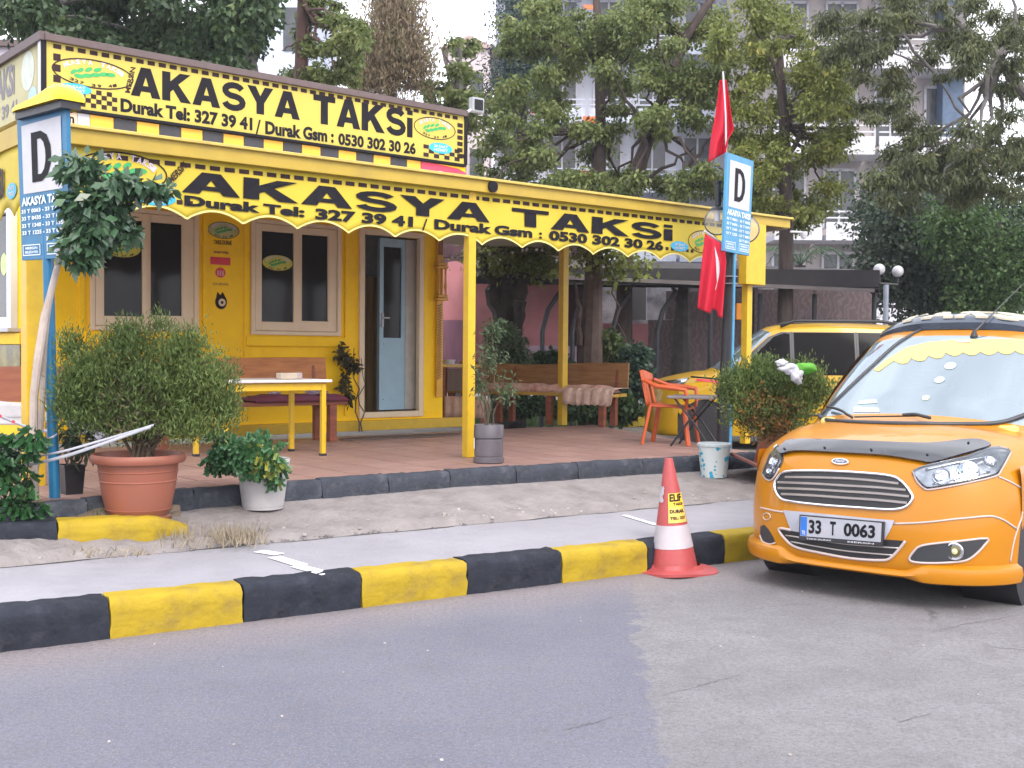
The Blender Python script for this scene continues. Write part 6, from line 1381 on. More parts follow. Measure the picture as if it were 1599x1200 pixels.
tree('tall_pine', 'tall straight brown trunk with sparse branches right of the pale blue tower', 'tree', V((pt(470, 600, 22).x, 22, .1)), [V((pt(468, 600, 22).x, 22, .1)), pt(470, 130, 22), pt(473, 0, 22), pt(475, -160, 22)], .17,
     [(pt(472, 60, 22), pt(440, 80, 22), .03), (pt(473, 20, 22), pt(520, -10, 22), .04)], RB([(505, 40, 32, 55, 12), (535, 80, 42, 50, 14), (500, 112, 40, 18, 7), (475, -60, 90, 50, 10)], 21.8, 102, 12, 24), 13000, 0.1, L2, mat('red_brown_bark', (.10, .055, .05), .9, var=.3, vscale=8, bump=.6, bscale=16, stretch=(1, 1, .3)), 102, shell=.0, droop=.5, aspect=.5)
tree('cypress', 'brown tinged bushy cypress behind the middle of the rooftop sign', 'tree', V((pt(610, 600, 25).x, 25, .1)), [V((pt(610, 600, 25).x, 25, .1)), pt(610, 150, 25), pt(612, 0, 25)], .2, None,
     [B(620, 60, 42, 85, 25), B(645, 105, 30, 50, 25.2), B(585, 95, 40, 50, 24.8), B(612, 0, 30, 60, 25), B(575, 130, 40, 30, 24.8)], 22750, 0.114, L5, BARK, 103, droop=-.5, aspect=.25, clump=26, spread=.22, shell=.3, up=.4)
tree('broadleaf_tree', 'small light green tree below the bright patch of sky', 'tree', V((pt(715, 600, 26).x, 26, .1)), [V((pt(715, 600, 26).x, 26, .1)), pt(716, 200, 26), pt(718, 60, 26)], .12, [(pt(716, 120, 26), pt(690, 80, 26), .04), (pt(717, 110, 26), pt(745, 90, 26), .04)],
     RB([(718, 85, 20, 36, 8), (700, 140, 50, 26, 12), (735, 165, 45, 32, 12), (690, 165, 45, 25, 8)], 26, 104, 10, 20), 7000, 0.11, L2, BARKG, 104, shell=.0, droop=.5, aspect=.5)
tree('blue_conifer', 'dark blue green conifer at the right edge of the bright sky', 'tree', V((pt(810, 600, 28).x, 28, .1)), [V((pt(815, 600, 28).x, 28, .1)), pt(815, 200, 28), pt(812, -60, 28)], .2, None,
     [B(812, 30, 34, 60, 28), B(820, 110, 50, 70, 28), B(845, 60, 30, 70, 28), B(790, 160, 36, 50, 28), B(815, -40, 30, 60, 28)], 16625, 0.114, L4, BARK, 105, droop=.4, aspect=.3, clump=30, spread=.28, shell=.25)
Yt = 23
tree('broadleaf_tree', 'large ragged tree with thin dark upright trunk above the middle of the canopy', 'tree', V((pt(935, 600, Yt).x, Yt, .1)), [V((pt(920, 600, Yt).x, Yt, .1)), pt(925, 500, Yt), pt(936, 300, Yt), pt(938, 200, Yt), pt(936, 90, Yt), pt(930, -20, Yt)], .17,
     [(pt(937, 215, Yt), pt(872, 200, Yt), .06), (pt(938, 160, Yt), pt(985, 80, Yt), .05), (pt(937, 260, Yt), pt(880, 300, Yt), .06), (pt(936, 110, Yt), pt(890, 20, Yt), .05)],
     RB([(870, 150, 110, 150, 46), (800, 270, 70, 60, 16), (920, 290, 70, 40, 12), (965, 90, 40, 80, 10), (860, 30, 70, 50, 12)], 23, 106, 14, 34), 42000, .095, L2, BARK, 106, shell=.0, droop=.5, aspect=.5)
Yt = 22
tree('broadleaf_tree', 'leaning tree with forked dark limbs left of the upper flag', 'tree', V((pt(985, 600, Yt).x, Yt, .1)), [V((pt(975, 600, Yt).x, Yt, .1)), pt(975, 420, Yt), pt(990, 290, Yt), pt(1020, 190, Yt), pt(1045, 130, Yt), pt(1070, 60, Yt), pt(1130, -30, Yt)], .17,
     [(pt(1000, 290, Yt), pt(1085, 230, Yt), .05), (pt(1075, 260, Yt), pt(1110, 215, Yt), .05), (pt(1010, 210, Yt), pt(960, 120, Yt), .05), (pt(1050, 120, Yt), pt(1000, 10, Yt), .05)],
     RB([(1050, 70, 90, 80, 26), (1020, 170, 60, 60, 10), (1090, 290, 60, 30, 9), (990, 290, 50, 30, 8), (1100, 170, 26, 40, 5)], 22, 107, 14, 34), 27000, .092, L2, BARK, 107, shell=.0, droop=.5, aspect=.5)
Yt = 21
tree('broadleaf_tree', 'broad yellow green tree filling the sky right of the flags', 'tree', V((pt(1225, 600, Yt).x, Yt, .1)), [V((pt(1225, 600, Yt).x, Yt, .1)), pt(1228, 350, Yt), pt(1225, 200, Yt), pt(1215, 60, Yt)], .16,
     [(pt(1226, 300, Yt), pt(1180, 180, Yt), .06), (pt(1226, 260, Yt), pt(1280, 150, Yt), .06), (pt(1222, 130, Yt), pt(1170, 30, Yt), .05)],
     RB([(1230, 150, 100, 130, 46), (1220, 270, 90, 60, 22), (1170, 60, 60, 60, 12), (1270, 330, 40, 26, 6), (1300, 160, 40, 80, 8)], 21, 108, 14, 34), 44000, .085, L3, BARK, 108, shell=.0, droop=.5, aspect=.5)
Yt = 19
tree('drooping_tree', 'dark drooping tree with long bare pale limbs at the upper right', 'tree', V((pt(1560, 600, Yt).x, Yt, .1)), [V((pt(1650, 600, Yt).x, Yt, .1)), pt(1640, 300, Yt), pt(1610, 160, Yt), pt(1560, 90, Yt), pt(1500, 40, Yt), pt(1462, -10, Yt)], .12,
     [(pt(1600, 150, Yt), pt(1470, -5, Yt), .055), (pt(1545, 270, Yt), pt(1470, 130, Yt), .045), (pt(1470, 130, Yt), pt(1380, 10, Yt), .035), (pt(1460, 110, Yt), pt(1370, 70, Yt), .025), (pt(1590, 80, Yt), pt(1580, -20, Yt), .05), (pt(1480, 220, Yt), pt(1400, 245, Yt), .025), (pt(1500, 220, Yt), pt(1545, 270, Yt), .03)],
     RB([(1450, 50, 140, 70, 44), (1560, 100, 60, 90, 18), (1460, 250, 80, 50, 22), (1560, 260, 50, 70, 16), (1390, 150, 60, 50, 12), (1420, 290, 60, 40, 14), (1340, 70, 60, 60, 14), (1490, 250, 110, 60, 26)], 19, 109, 12, 30), 44000, 0.1, leafmat('olive_drooping_leaf', (.045, .06, .03), (.11, .13, .05), (.20, .19, .07)), BARKG, 109, shell=.0, droop=.9, aspect=.28)
Yt = 26
tree('broadleaf_tree', 'dense dark green tree behind the front taxi at the right', 'tree', V((pt(1460, 600, Yt).x, Yt, .1)), [V((pt(1460, 600, Yt).x, Yt, .1)), pt(1460, 400, Yt), pt(1465, 300, Yt)], .2, None,
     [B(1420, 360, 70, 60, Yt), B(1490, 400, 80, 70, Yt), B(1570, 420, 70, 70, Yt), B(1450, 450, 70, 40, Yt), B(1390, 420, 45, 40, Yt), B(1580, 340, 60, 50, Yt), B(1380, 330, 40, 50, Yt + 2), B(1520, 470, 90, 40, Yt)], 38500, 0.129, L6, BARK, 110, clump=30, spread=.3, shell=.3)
tree('broadleaf_tree', 'bright green bushy tree at the right edge above the taxi sign', 'tree', V((pt(1560, 600, 24).x, 24, .1)), [V((pt(1560, 600, 24).x, 24, .1)), pt(1555, 420, 24), pt(1560, 350, 24)], .12, [(pt(1558, 400, 24), pt(1600, 340, 24), .05)],
     [B(1550, 430, 60, 34, 24), B(1500, 360, 50, 34, 24), B(1590, 400, 34, 40, 24), B(1540, 470, 60, 20, 24)], 16000, .10, leafmat('bright_leaf', (.02, .06, .015), (.07, .13, .03), (.11, .18, .05)), BARK, 111, clump=26, spread=.25, shell=.3)
# palm fronds in front of the white balconies
pm = thing('palm', 'small palm with arching fronds in front of the white balconies', 'palm', V((pt(1250, 600, 30).x, 30, .1)))
mb = MB(); c = pt(1250, 415, 30); mb.tube([V((c.x, 30, .1)), V((c.x, 30, 2)), c], .14, 9); mb.build('trunk', BARK, pm, smooth=True)
for i in range(13):
    a = 2 * math.pi * i / 13 + .2; mb = MB(); rows = []; d = V((math.cos(a), math.sin(a) * .7, 0)); L = 1.25
    sp_ = [c + d * L * t + Z3 * (.65 * math.sin(math.pi * min(1, t * .62)) * 1.1 - .55 * t * t) for t in [k / 10 for k in range(11)]]
    mb.tube(sp_, .012, 4); s = d.cross(Z3)
    for k in range(1, 11):
        for q in (-1, 1): p = sp_[k]; mb.add([p, p + d * .04, p + s * q * .32 * (1 - k / 14) + d * .2 - Z3 * .1], [(0, 1, 2)])
    mb.build('frond', leafmat('palm_leaf', (.04, .08, .04), (.10, .17, .08)), pm)
# trunks and shrubs seen through the terrace
tg = tree('broadleaf_tree', 'thick dark forked trunk with low leaves seen between the yellow posts', 'tree', V((pt(790, 600, 20).x, 20, .1)), [V((pt(795, 640, 20).x, 20, .1)), pt(793, 600, 20), pt(790, 520, 20), pt(792, 460, 20)], .33,
     [(pt(785, 500, 20), pt(752, 395, 20), .17), (pt(800, 480, 20), pt(835, 395, 20), .17), (pt(790, 480, 20), pt(790, 385, 20), .14), (pt(812, 470, 19.8), pt(812, 560, 19.8), .12)], [B(800, 400, 60, 14, 20), B(850, 408, 40, 12, 20), B(840, 415, 10, 14, 19.8)], 2450, 0.091, L3, mat('near_black_bark', (.035, .026, .024), .95, var=.5, vscale=6, bump=.9, bscale=12), 120, clump=14, spread=.15)
tree('broadleaf_tree', 'mottled brown trunk with a low leafy twig behind the long bench', 'tree', V((pt(925, 620, 18.8).x, 18.8, .1)), [V((pt(925, 620, 18.8).x, 18.8, .1)), pt(922, 560, 18.8), pt(925, 480, 18.8), pt(928, 400, 18.8), pt(930, 330, 18.8)], .24,
     [(pt(940, 400, 18.6), pt(980, 545, 18.6), .02), (pt(905, 540, 18.7), pt(898, 440, 18.7), .06)], [B(960, 418, 18, 16, 18.5), B(1000, 414, 16, 12, 18.5), B(930, 402, 50, 8, 18.5)], 520, .12, L3, mat('mottled_bark', (.12, .085, .075), .95, col2=(.06, .04, .035), vscale=5, bump=.8, bscale=12), 121, clump=12, spread=.12)
tree('broadleaf_tree', 'slim grey trunk in front of the scribbled mural', 'tree', V((pt(1065, 600, 22.8).x, 22.8, .1)), [V((pt(1066, 600, 22.8).x, 22.8, .1)), pt(1064, 520, 22.8), pt(1068, 440, 22.8)], .26, [(pt(1066, 480, 22.8), pt(1045, 440, 22.8), .08)], [B(1070, 430, 20, 8, 22.8)], 60, .1, L1, mat('grey_brown_bark', (.075, .065, .062), .95, var=.4, vscale=6, bump=.7), 122)
def shrub(label, base, blobs, n, size, lm, seed, **kw):
    t = thing('shrub', label, 'shrub', base); mb = MB(); c = V(blobs[0][0])
    for i in range(7): limb(mb, base + V((rnd.uniform(-.1, .1), rnd.uniform(-.1, .1), 0)), c + V((rnd.uniform(-1, 1) * blobs[0][1][0], rnd.uniform(-.3, .3), rnd.uniform(-.2, .8) * blobs[0][1][2])), .015, .005, .06, 5, 4, seed + i)
    mb.build('stem', TWIG, t); leaves('foliage', lm, t, blobs, n, size, seed=seed, **kw)
LG_ = leafmat('shrub_leaf', (.02, .05, .02), (.06, .12, .045), (.12, .18, .08), trans=.25)
shrub('light green feathery shrub behind the middle post', pt(785, 640, 18.9), [B(790, 540, 30, 34, 18.9), B(775, 520, 18, 22, 18.9), B(805, 560, 24, 36, 18.9), B(790, 600, 34, 30, 18.9)], 5200, .11, leafmat('feathery_leaf', (.06, .10, .05), (.16, .22, .12), (.25, .30, .18)), 130, droop=.6, aspect=.22)
shrub('dark green shrub left of the mottled trunk behind the long bench', pt(860, 640, 19.5), [B(855, 570, 34, 22, 19.5), B(830, 590, 24, 22, 19.5), B(880, 590, 30, 24, 19.5)], 3200, .10, LG_, 131)
shrub('yellowish green shrub just right of the mottled trunk', pt(945, 640, 19), [B(945, 540, 24, 26, 19), B(935, 570, 26, 28, 19), B(960, 560, 22, 30, 19)], 3200, .09, leafmat('yellowish_shrub_leaf', (.03, .06, .02), (.10, .14, .04)), 132)
shrub('bluish green bush in front of the yellow taxi nose', pt(985, 640, 18.9), [B(985, 570, 34, 32, 18.9), B(965, 600, 40, 30, 18.9), B(1000, 600, 20, 26, 18.9), B(1003, 555, 14, 16, 19)], 5200, .09, leafmat('bluish_shrub_leaf', (.02, .05, .035), (.06, .11, .075)), 133)
shrub('low green hedge under the long bench', pt(900, 655, 18.3), [B(900, 640, 70, 14, 18.3), B(830, 635, 60, 14, 18.5), B(970, 640, 30, 24, 18.0)], 4200, .09, LG_, 134)
# twin globe park lamp
pl2 = thing('park_lamp', 'twin globe park lamp on a pale post beyond the shelter', 'street lamp', V((pt(1384, 600, 24).x, 24, .1)))
mb = MB(); c = pt(1384, 445, 24); mb.tube([V((c.x, 24, .1)), c], .055, 10); mb.build('pole', mat('pale_post_metal', (.30, .33, .40), .4, metal=.4), pl2, smooth=True)
mb = MB(); a, b = pt(1373, 443, 24), pt(1402, 445, 24); mb.tube([a, b], .025, 8)
for x in (1373, 1402): mb.tube([pt(x, 443, 24), pt(x, 431, 24)], .03, 8)
mb.build('arm', BLKM, pl2)
for x, y in ((1373, 421), (1402, 424)): mb = MB(); r = 9 * 24 / F; mb.ball(pt(x, y, 24), r, r, r, 18, 10); mb.build('globe', mat('milky_globe', (.55, .55, .60), .15, var=.05), pl2, smooth='all')
sc2 = thing('security_camera', 'white security camera at the far right end of the canopy roof', 'camera', pt(1254, 366, 15.2))
mb = MB(); p = pt(1255, 367, 15.2); mb.lathe(p, [(.05, .04), (.05, 0), (.03, -.045), (0, -.055)], 16); mb.build('dome', WHT, sc2, smooth=True); mb = MB(); mb.tube([p + V((0, 0, .03)), pt(1235, 362, 15.0)], .015, 6); mb.build('bracket', WHT, sc2)
# yellow edge kerb and white strip behind the terrace, green bin bag shapes
mb = MB(); a, b = gp(975, 661, .35), gp(1012, 657, .35); mb.bar(a, b, .15, .14); tag(mb.build('kerb_edge', KYE), kind='structure')
# wall lamp / orange box near the right post
ob = thing('orange_box', 'small orange metal box fixed beside the right yellow post', 'box', pt(1160, 485, 14.2))
mb = MB(); mb.box(pt(1158, 487, 14.2), X1 * .075, Y1 * .05, Z3 * .10); mb.box(pt(1164, 470, 14.2), X1 * .035, Y1 * .05, Z3 * .06); mb.build('housing', mat('orange_metal', (.72, .26, .01), .45), ob, bevel=.01)
# grass strip behind the terrace
g = random.Random(12); mb = MB()
for _ in range(9000):
    p = gp(g.uniform(740, 1010), g.uniform(625, 668), .12); a = g.uniform(0, 6.28); d = V((math.cos(a), math.sin(a), 0)) * .012; l = V((g.uniform(-.06, .06), g.uniform(-.06, .06), .20 * g.uniform(.4, 1.2)))
    if p.y < 16.6 or p.y > 30: continue
    mb.add([p - d, p + d, p + l * .6 + d * .6, p + l], [(0, 1, 2), (0, 2, 3)])
tag(mb.build('grass', leafmat('grass_blade', (.03, .07, .02), (.09, .15, .05)), origin=V((0, 0, 0))), kind='stuff')

cnt = {}
for o in COL.objects:
    if o.parent is None and 'category' in o: cnt.setdefault(o.name.split('.')[0], []).append(o)
GN = {'broadleaf_tree': 'trees behind the taxi stand', 'apartment_building': 'apartment blocks in the background', 'conifer_bush': 'potted conifer bushes by the kerb', 'plant_pot': 'plant pots around the terrace', 'schefflera': 'schefflera plants by the kerb', 'potted_plant': 'small plants on the terrace', 'flag': 'flags on the right hand poles', 'stop_sign': 'taxi stop boards on poles', 'wooden_bench': 'wooden benches on the terrace', 'traffic_cone': 'traffic cones', 'seat_cushion': 'bench cushions', 'shrub': 'shrubs behind the terrace', 'barrier_band': 'white barrier bands', 'warning_tape': 'striped warning tapes'}
for k_2, lst in cnt.items():
    if len(lst) > 1 and k_2 in GN:
        for o in lst: o['group'] = GN[k_2]

mb = MB(); mb.box(V((0, 30, 12)), X1 * 75, Y1 * 36, Z3 * 13.2)  # thin scattering volume added to lift the distant dark tones
hz = mb.build('haze', bpy.data.materials.new('haze_air'), origin=V((0, 30, 0))); tag(hz, kind='stuff')
hm = hz.data.materials[0]; hm.use_nodes = True; n = hm.node_tree.nodes; n.remove(n['Principled BSDF']); pv = n.new('ShaderNodeVolumePrincipled'); pv.inputs['Color'].default_value = (.85, .88, .95, 1); pv.inputs['Density'].default_value = .0009; pv.inputs['Anisotropy'].default_value = .2
hm.node_tree.links.new(pv.outputs[0], n['Material Output'].inputs['Volume'])
# ------------------------------------------------------------------ taxis
def catm(pts, n):
    out = []
    for i in range(len(pts) - 1):
        p0, p1, p2, p3 = pts[max(i - 1, 0)], pts[i], pts[i + 1], pts[min(i + 2, len(pts) - 1)]
        for k in range(n):
            t = k / n; out.append([.5 * ((2 * p1[j]) + (-p0[j] + p2[j]) * t + (2 * p0[j] - 5 * p1[j] + 4 * p2[j] - p3[j]) * t * t + (-p0[j] + 3 * p1[j] - 3 * p2[j] + p3[j]) * t ** 3) for j in range(len(p1))])
    out.append(list(pts[-1])); return out
# stations along the centre line: y (back), z, half width, sweep back of the edge, drop of the edge
STN = [(.10, .175, .80, .36, 0, 2.5), (.03, .20, .845, .42, 0, 3), (.0, .26, .865, .445, 0, 3.2), (-.005, .36, .872, .45, 0, 3.2), (-.01, .46, .878, .455, 0, 3), (.0, .56, .88, .46, 0, 3), (.02, .68, .88, .47, .0, 3),
       (.05, .79, .875, .50, .0, 3), (.09, .87, .865, .52, .01, 2.8), (.15, .925, .85, .52, .03, 2.6), (.27, .97, .84, .46, .05, 2.6), (.48, 1.02, .835, .33, .075, 2.8), (.72, 1.065, .825, .22, .09, 3), (.93, 1.095, .80, .23, .085, 2.6),
       (1.15, 1.27, .765, .22, .06, 2.4), (1.38, 1.45, .715, .19, .06, 2.6), (1.58, 1.60, .665, .16, .07, 3), (1.72, 1.68, .64, .12, .075, 3.2), (1.95, 1.735, .63, .06, .08, 3.4), (2.6, 1.765, .63, .0, .08, 3.4), (3.4, 1.745, .62, .0, .08, 3.4), (3.85, 1.69, .61, -.02, .08, 3.2),
       (4.0, 1.55, .66, -.06, .03, 3), (4.08, 1.1, .78, -.12, .0, 3), (4.13, .6, .82, -.14, .0, 3), (4.13, .3, .82, -.14, .0, 3)]
def car_maker(O, wx, by):
    """O ground point under the nose, wx unit vector across (to the car's own left), by unit vector towards the back"""
    def Wd(x, y, z): return O + wx * x + by * y + Z3 * z
    return Wd
def taxi_body(Wd, root, paint, wheels=True, NK=5, NT=44):
    st = catm(STN, NK); rows = []
    for (y, z, hw, ry, rz, pw) in st:
        r = []
        for k in range(NT + 1):
            t = -1 + 2 * k / NT; a = abs(t); xs = math.sin(a * math.pi / 2 * .98) / math.sin(math.pi / 2 * .98)
            xx = a * (1 - .12 * a ** 4) / (.88)
            # superellipse-like wrap
            e = a ** pw
            r.append((hw * (t if a < 1e-6 else math.copysign(min(1, (a * 1.12) / (1 + .12 * a ** 6)), t)), y + ry * e * (1 if ry < 0 else 1), z - rz * a ** (pw * .8)))
        rows.append(r)
    return st, rows
def edge_curve(rows): return [r[-1] for r in rows]
def build_taxi(name, label, O, wx, by, paint, scale=(1, 1, 1)):
    t = thing(name, label, 'taxi', O)
    sx, sy, sz = scale
    def Wd(x, y, z): return O + wx * (x * sx) + by * (y * sy) + Z3 * (z * sz)
    st, rows = taxi_body(Wd, t, paint)
    KW0 = 13 * 5 + 1; KW1 = 17 * 5 - 1            # windscreen rows
    NT = 44; TL_, TR_ = 2, NT - 2
    mb = MB(); b = 0
    for r in rows: mb.v += [Wd(*p) for p in r]
    m = NT + 1; wf = []
    for i in range(len(rows) - 1):
        for k in range(NT):
            q = (i * m + k, i * m + k + 1, (i + 1) * m + k + 1, (i + 1) * m + k)
            if KW0 <= i < KW1 and TL_ <= k < TR_: wf.append(q)
            else: mb.f.append(q)
    allf = mb.f + wf; tree = BVHTree.FromPolygons([tuple(v) for v in mb.v], allf)
    ec = [r[-1] for r in rows]; i0 = 8 * 5
    # side skins
    up_pts = ec[i0:]; ys = [p[1] for p in up_pts]
    def upper(y):
        for a, c in zip(up_pts[:-1], up_pts[1:]):
            if a[1] <= y <= c[1] and c[1] > a[1]: f = (y - a[1]) / (c[1] - a[1]); return (a[0] + (c[0] - a[0]) * f, a[2] + (c[2] - a[2]) * f)
        return (up_pts[-1][0], up_pts[-1][2]) if y > ys[-1] else (up_pts[0][0], up_pts[0][2])
    def lowx(z): return .862 + .022 * math.sin(math.pi * min(1, max(0, (z - .2) / .75)))
    def side(y, z):
        ux, uz = upper(y); belt = min(1.02, uz - .02)
        x = lowx(z) if z <= belt - .12 else None
        if x is None:
            f = (z - (belt - .12)) / max(.02, uz - belt + .12); f = min(1, max(0, f)); x0 = lowx(belt - .12); x = x0 + (ux - x0) * (f ** 1.35 if uz > 1.2 else f ** 2.2)
        # nose taper at the front, tail taper
        return x
    YC = [.455 + (3.98 - .455) * i / 90 for i in range(91)]; NZ = 34; RAD = .375; WY = (.82, 3.31); WZ = .315
    side_trees = []
    for sg_ in (1, -1):
        V_ = []; idx = {}
        for i, y in enumerate(YC):
            ux, uz = upper(y)
            for j in range(NZ + 1):
                z = .20 + (uz - .20) * j / NZ; V_.append([y, z])
        def dist(p):
            return min(math.hypot(p[0] - w, p[1] - WZ) for w in WY)
        keep = []
        for i in range(len(YC) - 1):
            for j in range(NZ):
                q = [i * (NZ + 1) + j, (i + 1) * (NZ + 1) + j, (i + 1) * (NZ + 1) + j + 1, i * (NZ + 1) + j + 1]; c = [sum(V_[k][0] for k in q) / 4, sum(V_[k][1] for k in q) / 4]
                if dist(c) > RAD: keep.append(tuple(q))
        for k_, p in enumerate(V_):
            w = min(WY, key=lambda w: math.hypot(p[0] - w, p[1] - WZ)); d = math.hypot(p[0] - w, p[1] - WZ)
            if d < RAD + .035 and p[1] > .21 and d > 1e-3:
                f = RAD / d; 
                if abs(d - RAD) < .04: p[0] = w + (p[0] - w) * f; p[1] = WZ + (p[1] - WZ) * f
        b = len(mb.v); mb.v += [Wd(sg_ * side(p[0], p[1]), p[0], p[1]) for p in V_]; mb.f += [tuple(b + k for k in q) for q in keep]
        V3 = [Wd(sg_ * side(p[0], p[1]), p[0], p[1]) for p in V_]; side_trees.append(BVHTree.FromPolygons([tuple(v) for v in V3], [tuple(q) for q in keep] + [tuple([i * (NZ + 1) + j, (i + 1) * (NZ + 1) + j, (i + 1) * (NZ + 1) + j + 1, i * (NZ + 1) + j + 1]) for i in range(len(YC) - 1) for j in range(NZ)]))
    bo_ = mb.build('body', paint, t, smooth='all')
    try: bo_.data.set_sharp_from_angle(angle=math.radians(50))
    except Exception: pass
    # windscreen
    wm = MB(); used = sorted({k for q in wf for k in q}); mp_ = {k: i for i, k in enumerate(used)}; wm.v = [mb.v[k] for k in used]; wm.f = [tuple(mp_[k] for k in q) for q in wf]
    glass = wm.build('windscreen', glassmat('windscreen_glass', (.72, .82, .84), 2.8, .0, .26, (.44, .56, .62)), t, smooth='all')  # pale blue diffuse part stands in for some of the sky reflection
    # underbody, wheels
    um = MB(); um.box(Wd(0, 2.2, .45), wx * .66 * sx, by * 1.75 * sy, Z3 * .22 * sz); um.build('underbody', BLK, t)
    for w in WY:
        for s in (-1, 1):
            if s == 0: continue
            well = MB(); ax_ = wx * s
            T = Matrix((by, Z3, ax_)).transposed(); c = Wd(s * .50, w, WZ)
            well.lathe(c, [(.385 * sy, .355 * sx), (.385 * sy, 0), (0, 0)], 32, T); well.build('wheel_well', BLK, t, smooth=True)
            mb2 = MB(); c = Wd(s * .645, w, .31); r_ = .312 * sz
            mb2.lathe(c, [(.19, .0), (.28 * r_ / .31, 0), (r_ * .985, .015), (r_, .04), (r_, .16), (r_ * .985, .19), (.28 * r_ / .31, .205), (.205, .205), (.195, .19)], 40, T); wh = mb2.build('wheel', mat('tyre_rubber', (.03, .03, .034), .75, var=.3, vscale=20), t, smooth=True)
            mb2 = MB(); mb2.lathe(c, [(0, .17), (.05, .175), (.06, .16), (.16, .15), (.185, .19), (.205, .195), (.2, .10), (0, .08)], 30, T); mb2.build('rim', mat('alloy_rim', (.35, .36, .38), .35, metal=.8), wh, smooth=True)
            mb2 = MB()
            for k in range(7):
                a = 2 * math.pi * k / 7; d = T @ V((math.cos(a), math.sin(a), 0)); mb2.bar(c + ax_ * .165 + d * .04, c + ax_ * .175 + d * .19, .03, .03, ax_)
            mb2.build('spoke', mat('alloy_rim', 0), wh)
    return t, Wd, tree, side_trees, side, st
CY_ = mat('taxi_orange_paint', (.43, .165, .002), .32, var=.02, coat=.35, spec=.3)
CY2 = mat('taxi_yellow_paint', (.50, .29, .004), .32, var=.02, coat=.4, spec=.3)
CHR = mat('chrome', (.75, .75, .78), .12, metal=1, var=.02); PIP = mat('white_piping', (.46, .38, .36), .35, var=.03)
HLB = mat('headlamp_silver', (.45, .47, .50), .18, metal=.8, col2=(.18, .19, .21), vscale=14); LENS = glassmat('lamp_lens', (.92, .95, .98), 1.5, .02, .04, (.7, .7, .75))
CA = math.radians(40.5); wx1 = V((math.cos(CA), -math.sin(CA), 0)); by1 = V((math.sin(CA), math.cos(CA), 0))
CO = V((2.085, 7.09, 0))
taxi, WdC, TB, SB, sideC, stC = build_taxi('parked_taxi', 'orange taxi with plate 33 T 0063 parked at the kerb in the right foreground', CO, wx1, by1, CY_)
def hit(px, py):
    d = ray(px, py).normalized(); h = TB.ray_cast(CAM, d)
    if h[0] is None:
        n = TB.find_nearest(CAM + d * 8.0); best = None
        for k in range(60):
            p = CAM + d * (5.5 + k * .07); q = TB.find_nearest(p)
            if best is None or q[3] < best[2]: best = (q[0], q[1], q[3])
        h = best
    n = h[1]
    if n.dot(d) > 0: n = -n
    return h[0], n
def dense(pts, step=6, closed=True):
    out = []; n = len(pts)
    for i in range(n if closed else n - 1):
        a, b = pts[i], pts[(i + 1) % n]; k = max(1, int(math.hypot(b[0] - a[0], b[1] - a[1]) / step))
        out += [(a[0] + (b[0] - a[0]) * j / k, a[1] + (b[1] - a[1]) * j / k) for j in range(k)]
    if not closed: out.append(pts[-1])
    return out
def smooth2(pts, n=4, closed=True):
    out = []; N = len(pts)
    for i in range(N if closed else N - 1):
        g4 = [pts[(i + j) % N] if closed else pts[min(max(i + j, 0), N - 1)] for j in (-1, 0, 1, 2)]
        for k in range(n):
            t = k / n; out.append(tuple(.5 * ((2 * g4[1][j]) + (-g4[0][j] + g4[2][j]) * t + (2 * g4[0][j] - 5 * g4[1][j] + 4 * g4[2][j] - g4[3][j]) * t * t + (-g4[0][j] + 3 * g4[1][j] - 3 * g4[2][j] + g4[3][j]) * t ** 3) for j in (0, 1)))
    if not closed: out.append(pts[-1])
    return out
def patch(pts, off, thick, name, m, parent, hitf=hit, step=5, grid=7, smooth=True, mesh_only=False, shrink=0):
    """a thin shell conforming to the body, bounded by the outline pts"""
    ol = dense(pts, step); xs = [p[0] for p in ol]; ys_ = [p[1] for p in ol]
    ins = []; x = min(xs) + grid * .6
    def inp(x, y):
        c = False; n = len(ol)
        for i in range(n):
            a, b = ol[i], ol[(i + 1) % n]
            if (a[1] > y) != (b[1] > y) and x < (b[0] - a[0]) * (y - a[1]) / (b[1] - a[1]) + a[0]: c = not c
        return c
    while x < max(xs):
        y = min(ys_) + grid * .6
        while y < max(ys_):
            if inp(x, y) and min(math.hypot(x - p[0], y - p[1]) for p in ol) > grid * .45: ins.append((x, y))
            y += grid
        x += grid
    n = len(ol); res = geometry.delaunay_2d_cdt([Vector(p) for p in ol + ins], [(i, (i + 1) % n) for i in range(n)], [], 1, 1e-5)
    vv, ff, ev = res[0], res[2], res[3]
    H = [hitf(p.x, p.y) for p in vv]
    top = [h[0] + h[1] * off for h in H]; bot = [h[0] + h[1] * (off - thick) for h in H]
    mb = MB(); mb.v = top; mb.f = [tuple(f) for f in ff]
    # rim
    from collections import Counter
    ec_ = Counter(); od = {}
    for f in ff:
        for i in range(len(f)): e = (f[i], f[(i + 1) % len(f)]); ec_[tuple(sorted(e))] += 1; od[tuple(sorted(e))] = e
    b = len(mb.v); mb.v = mb.v + bot
    for e, c in ec_.items():
        if c == 1: x, y = od[e]; mb.f.append((x, b + x, b + y, y))
    return mb.build(name, m, parent, smooth=True)
def trim(pts, r, name, m, parent, off=.004, closed=False, hitf=hit, sm=4, flatr=None):
    pts = smooth2(pts, sm, closed) if sm else dense(pts, 6, closed)
    P = [];
    for p in pts: h = hitf(*p); P.append(h[0] + h[1] * off)
    if closed: P += P[:2]
    mb = MB(); mb.tube(P, r, 7, cap=not closed); return mb.build(name, m, parent, smooth='all')
GRL = [(1211, 760), (1217, 745), (1231, 737), (1285, 736), (1345, 739), (1392, 744), (1410, 754), (1423, 771), (1425, 780), (1414, 792), (1390, 796), (1340, 793), (1285, 789), (1234, 783), (1219, 777)]
DKG = mat('grille_black', (.012, .012, .014), .5); SLT = mat('grille_slat', (.42, .38, .36), .3, metal=.6)
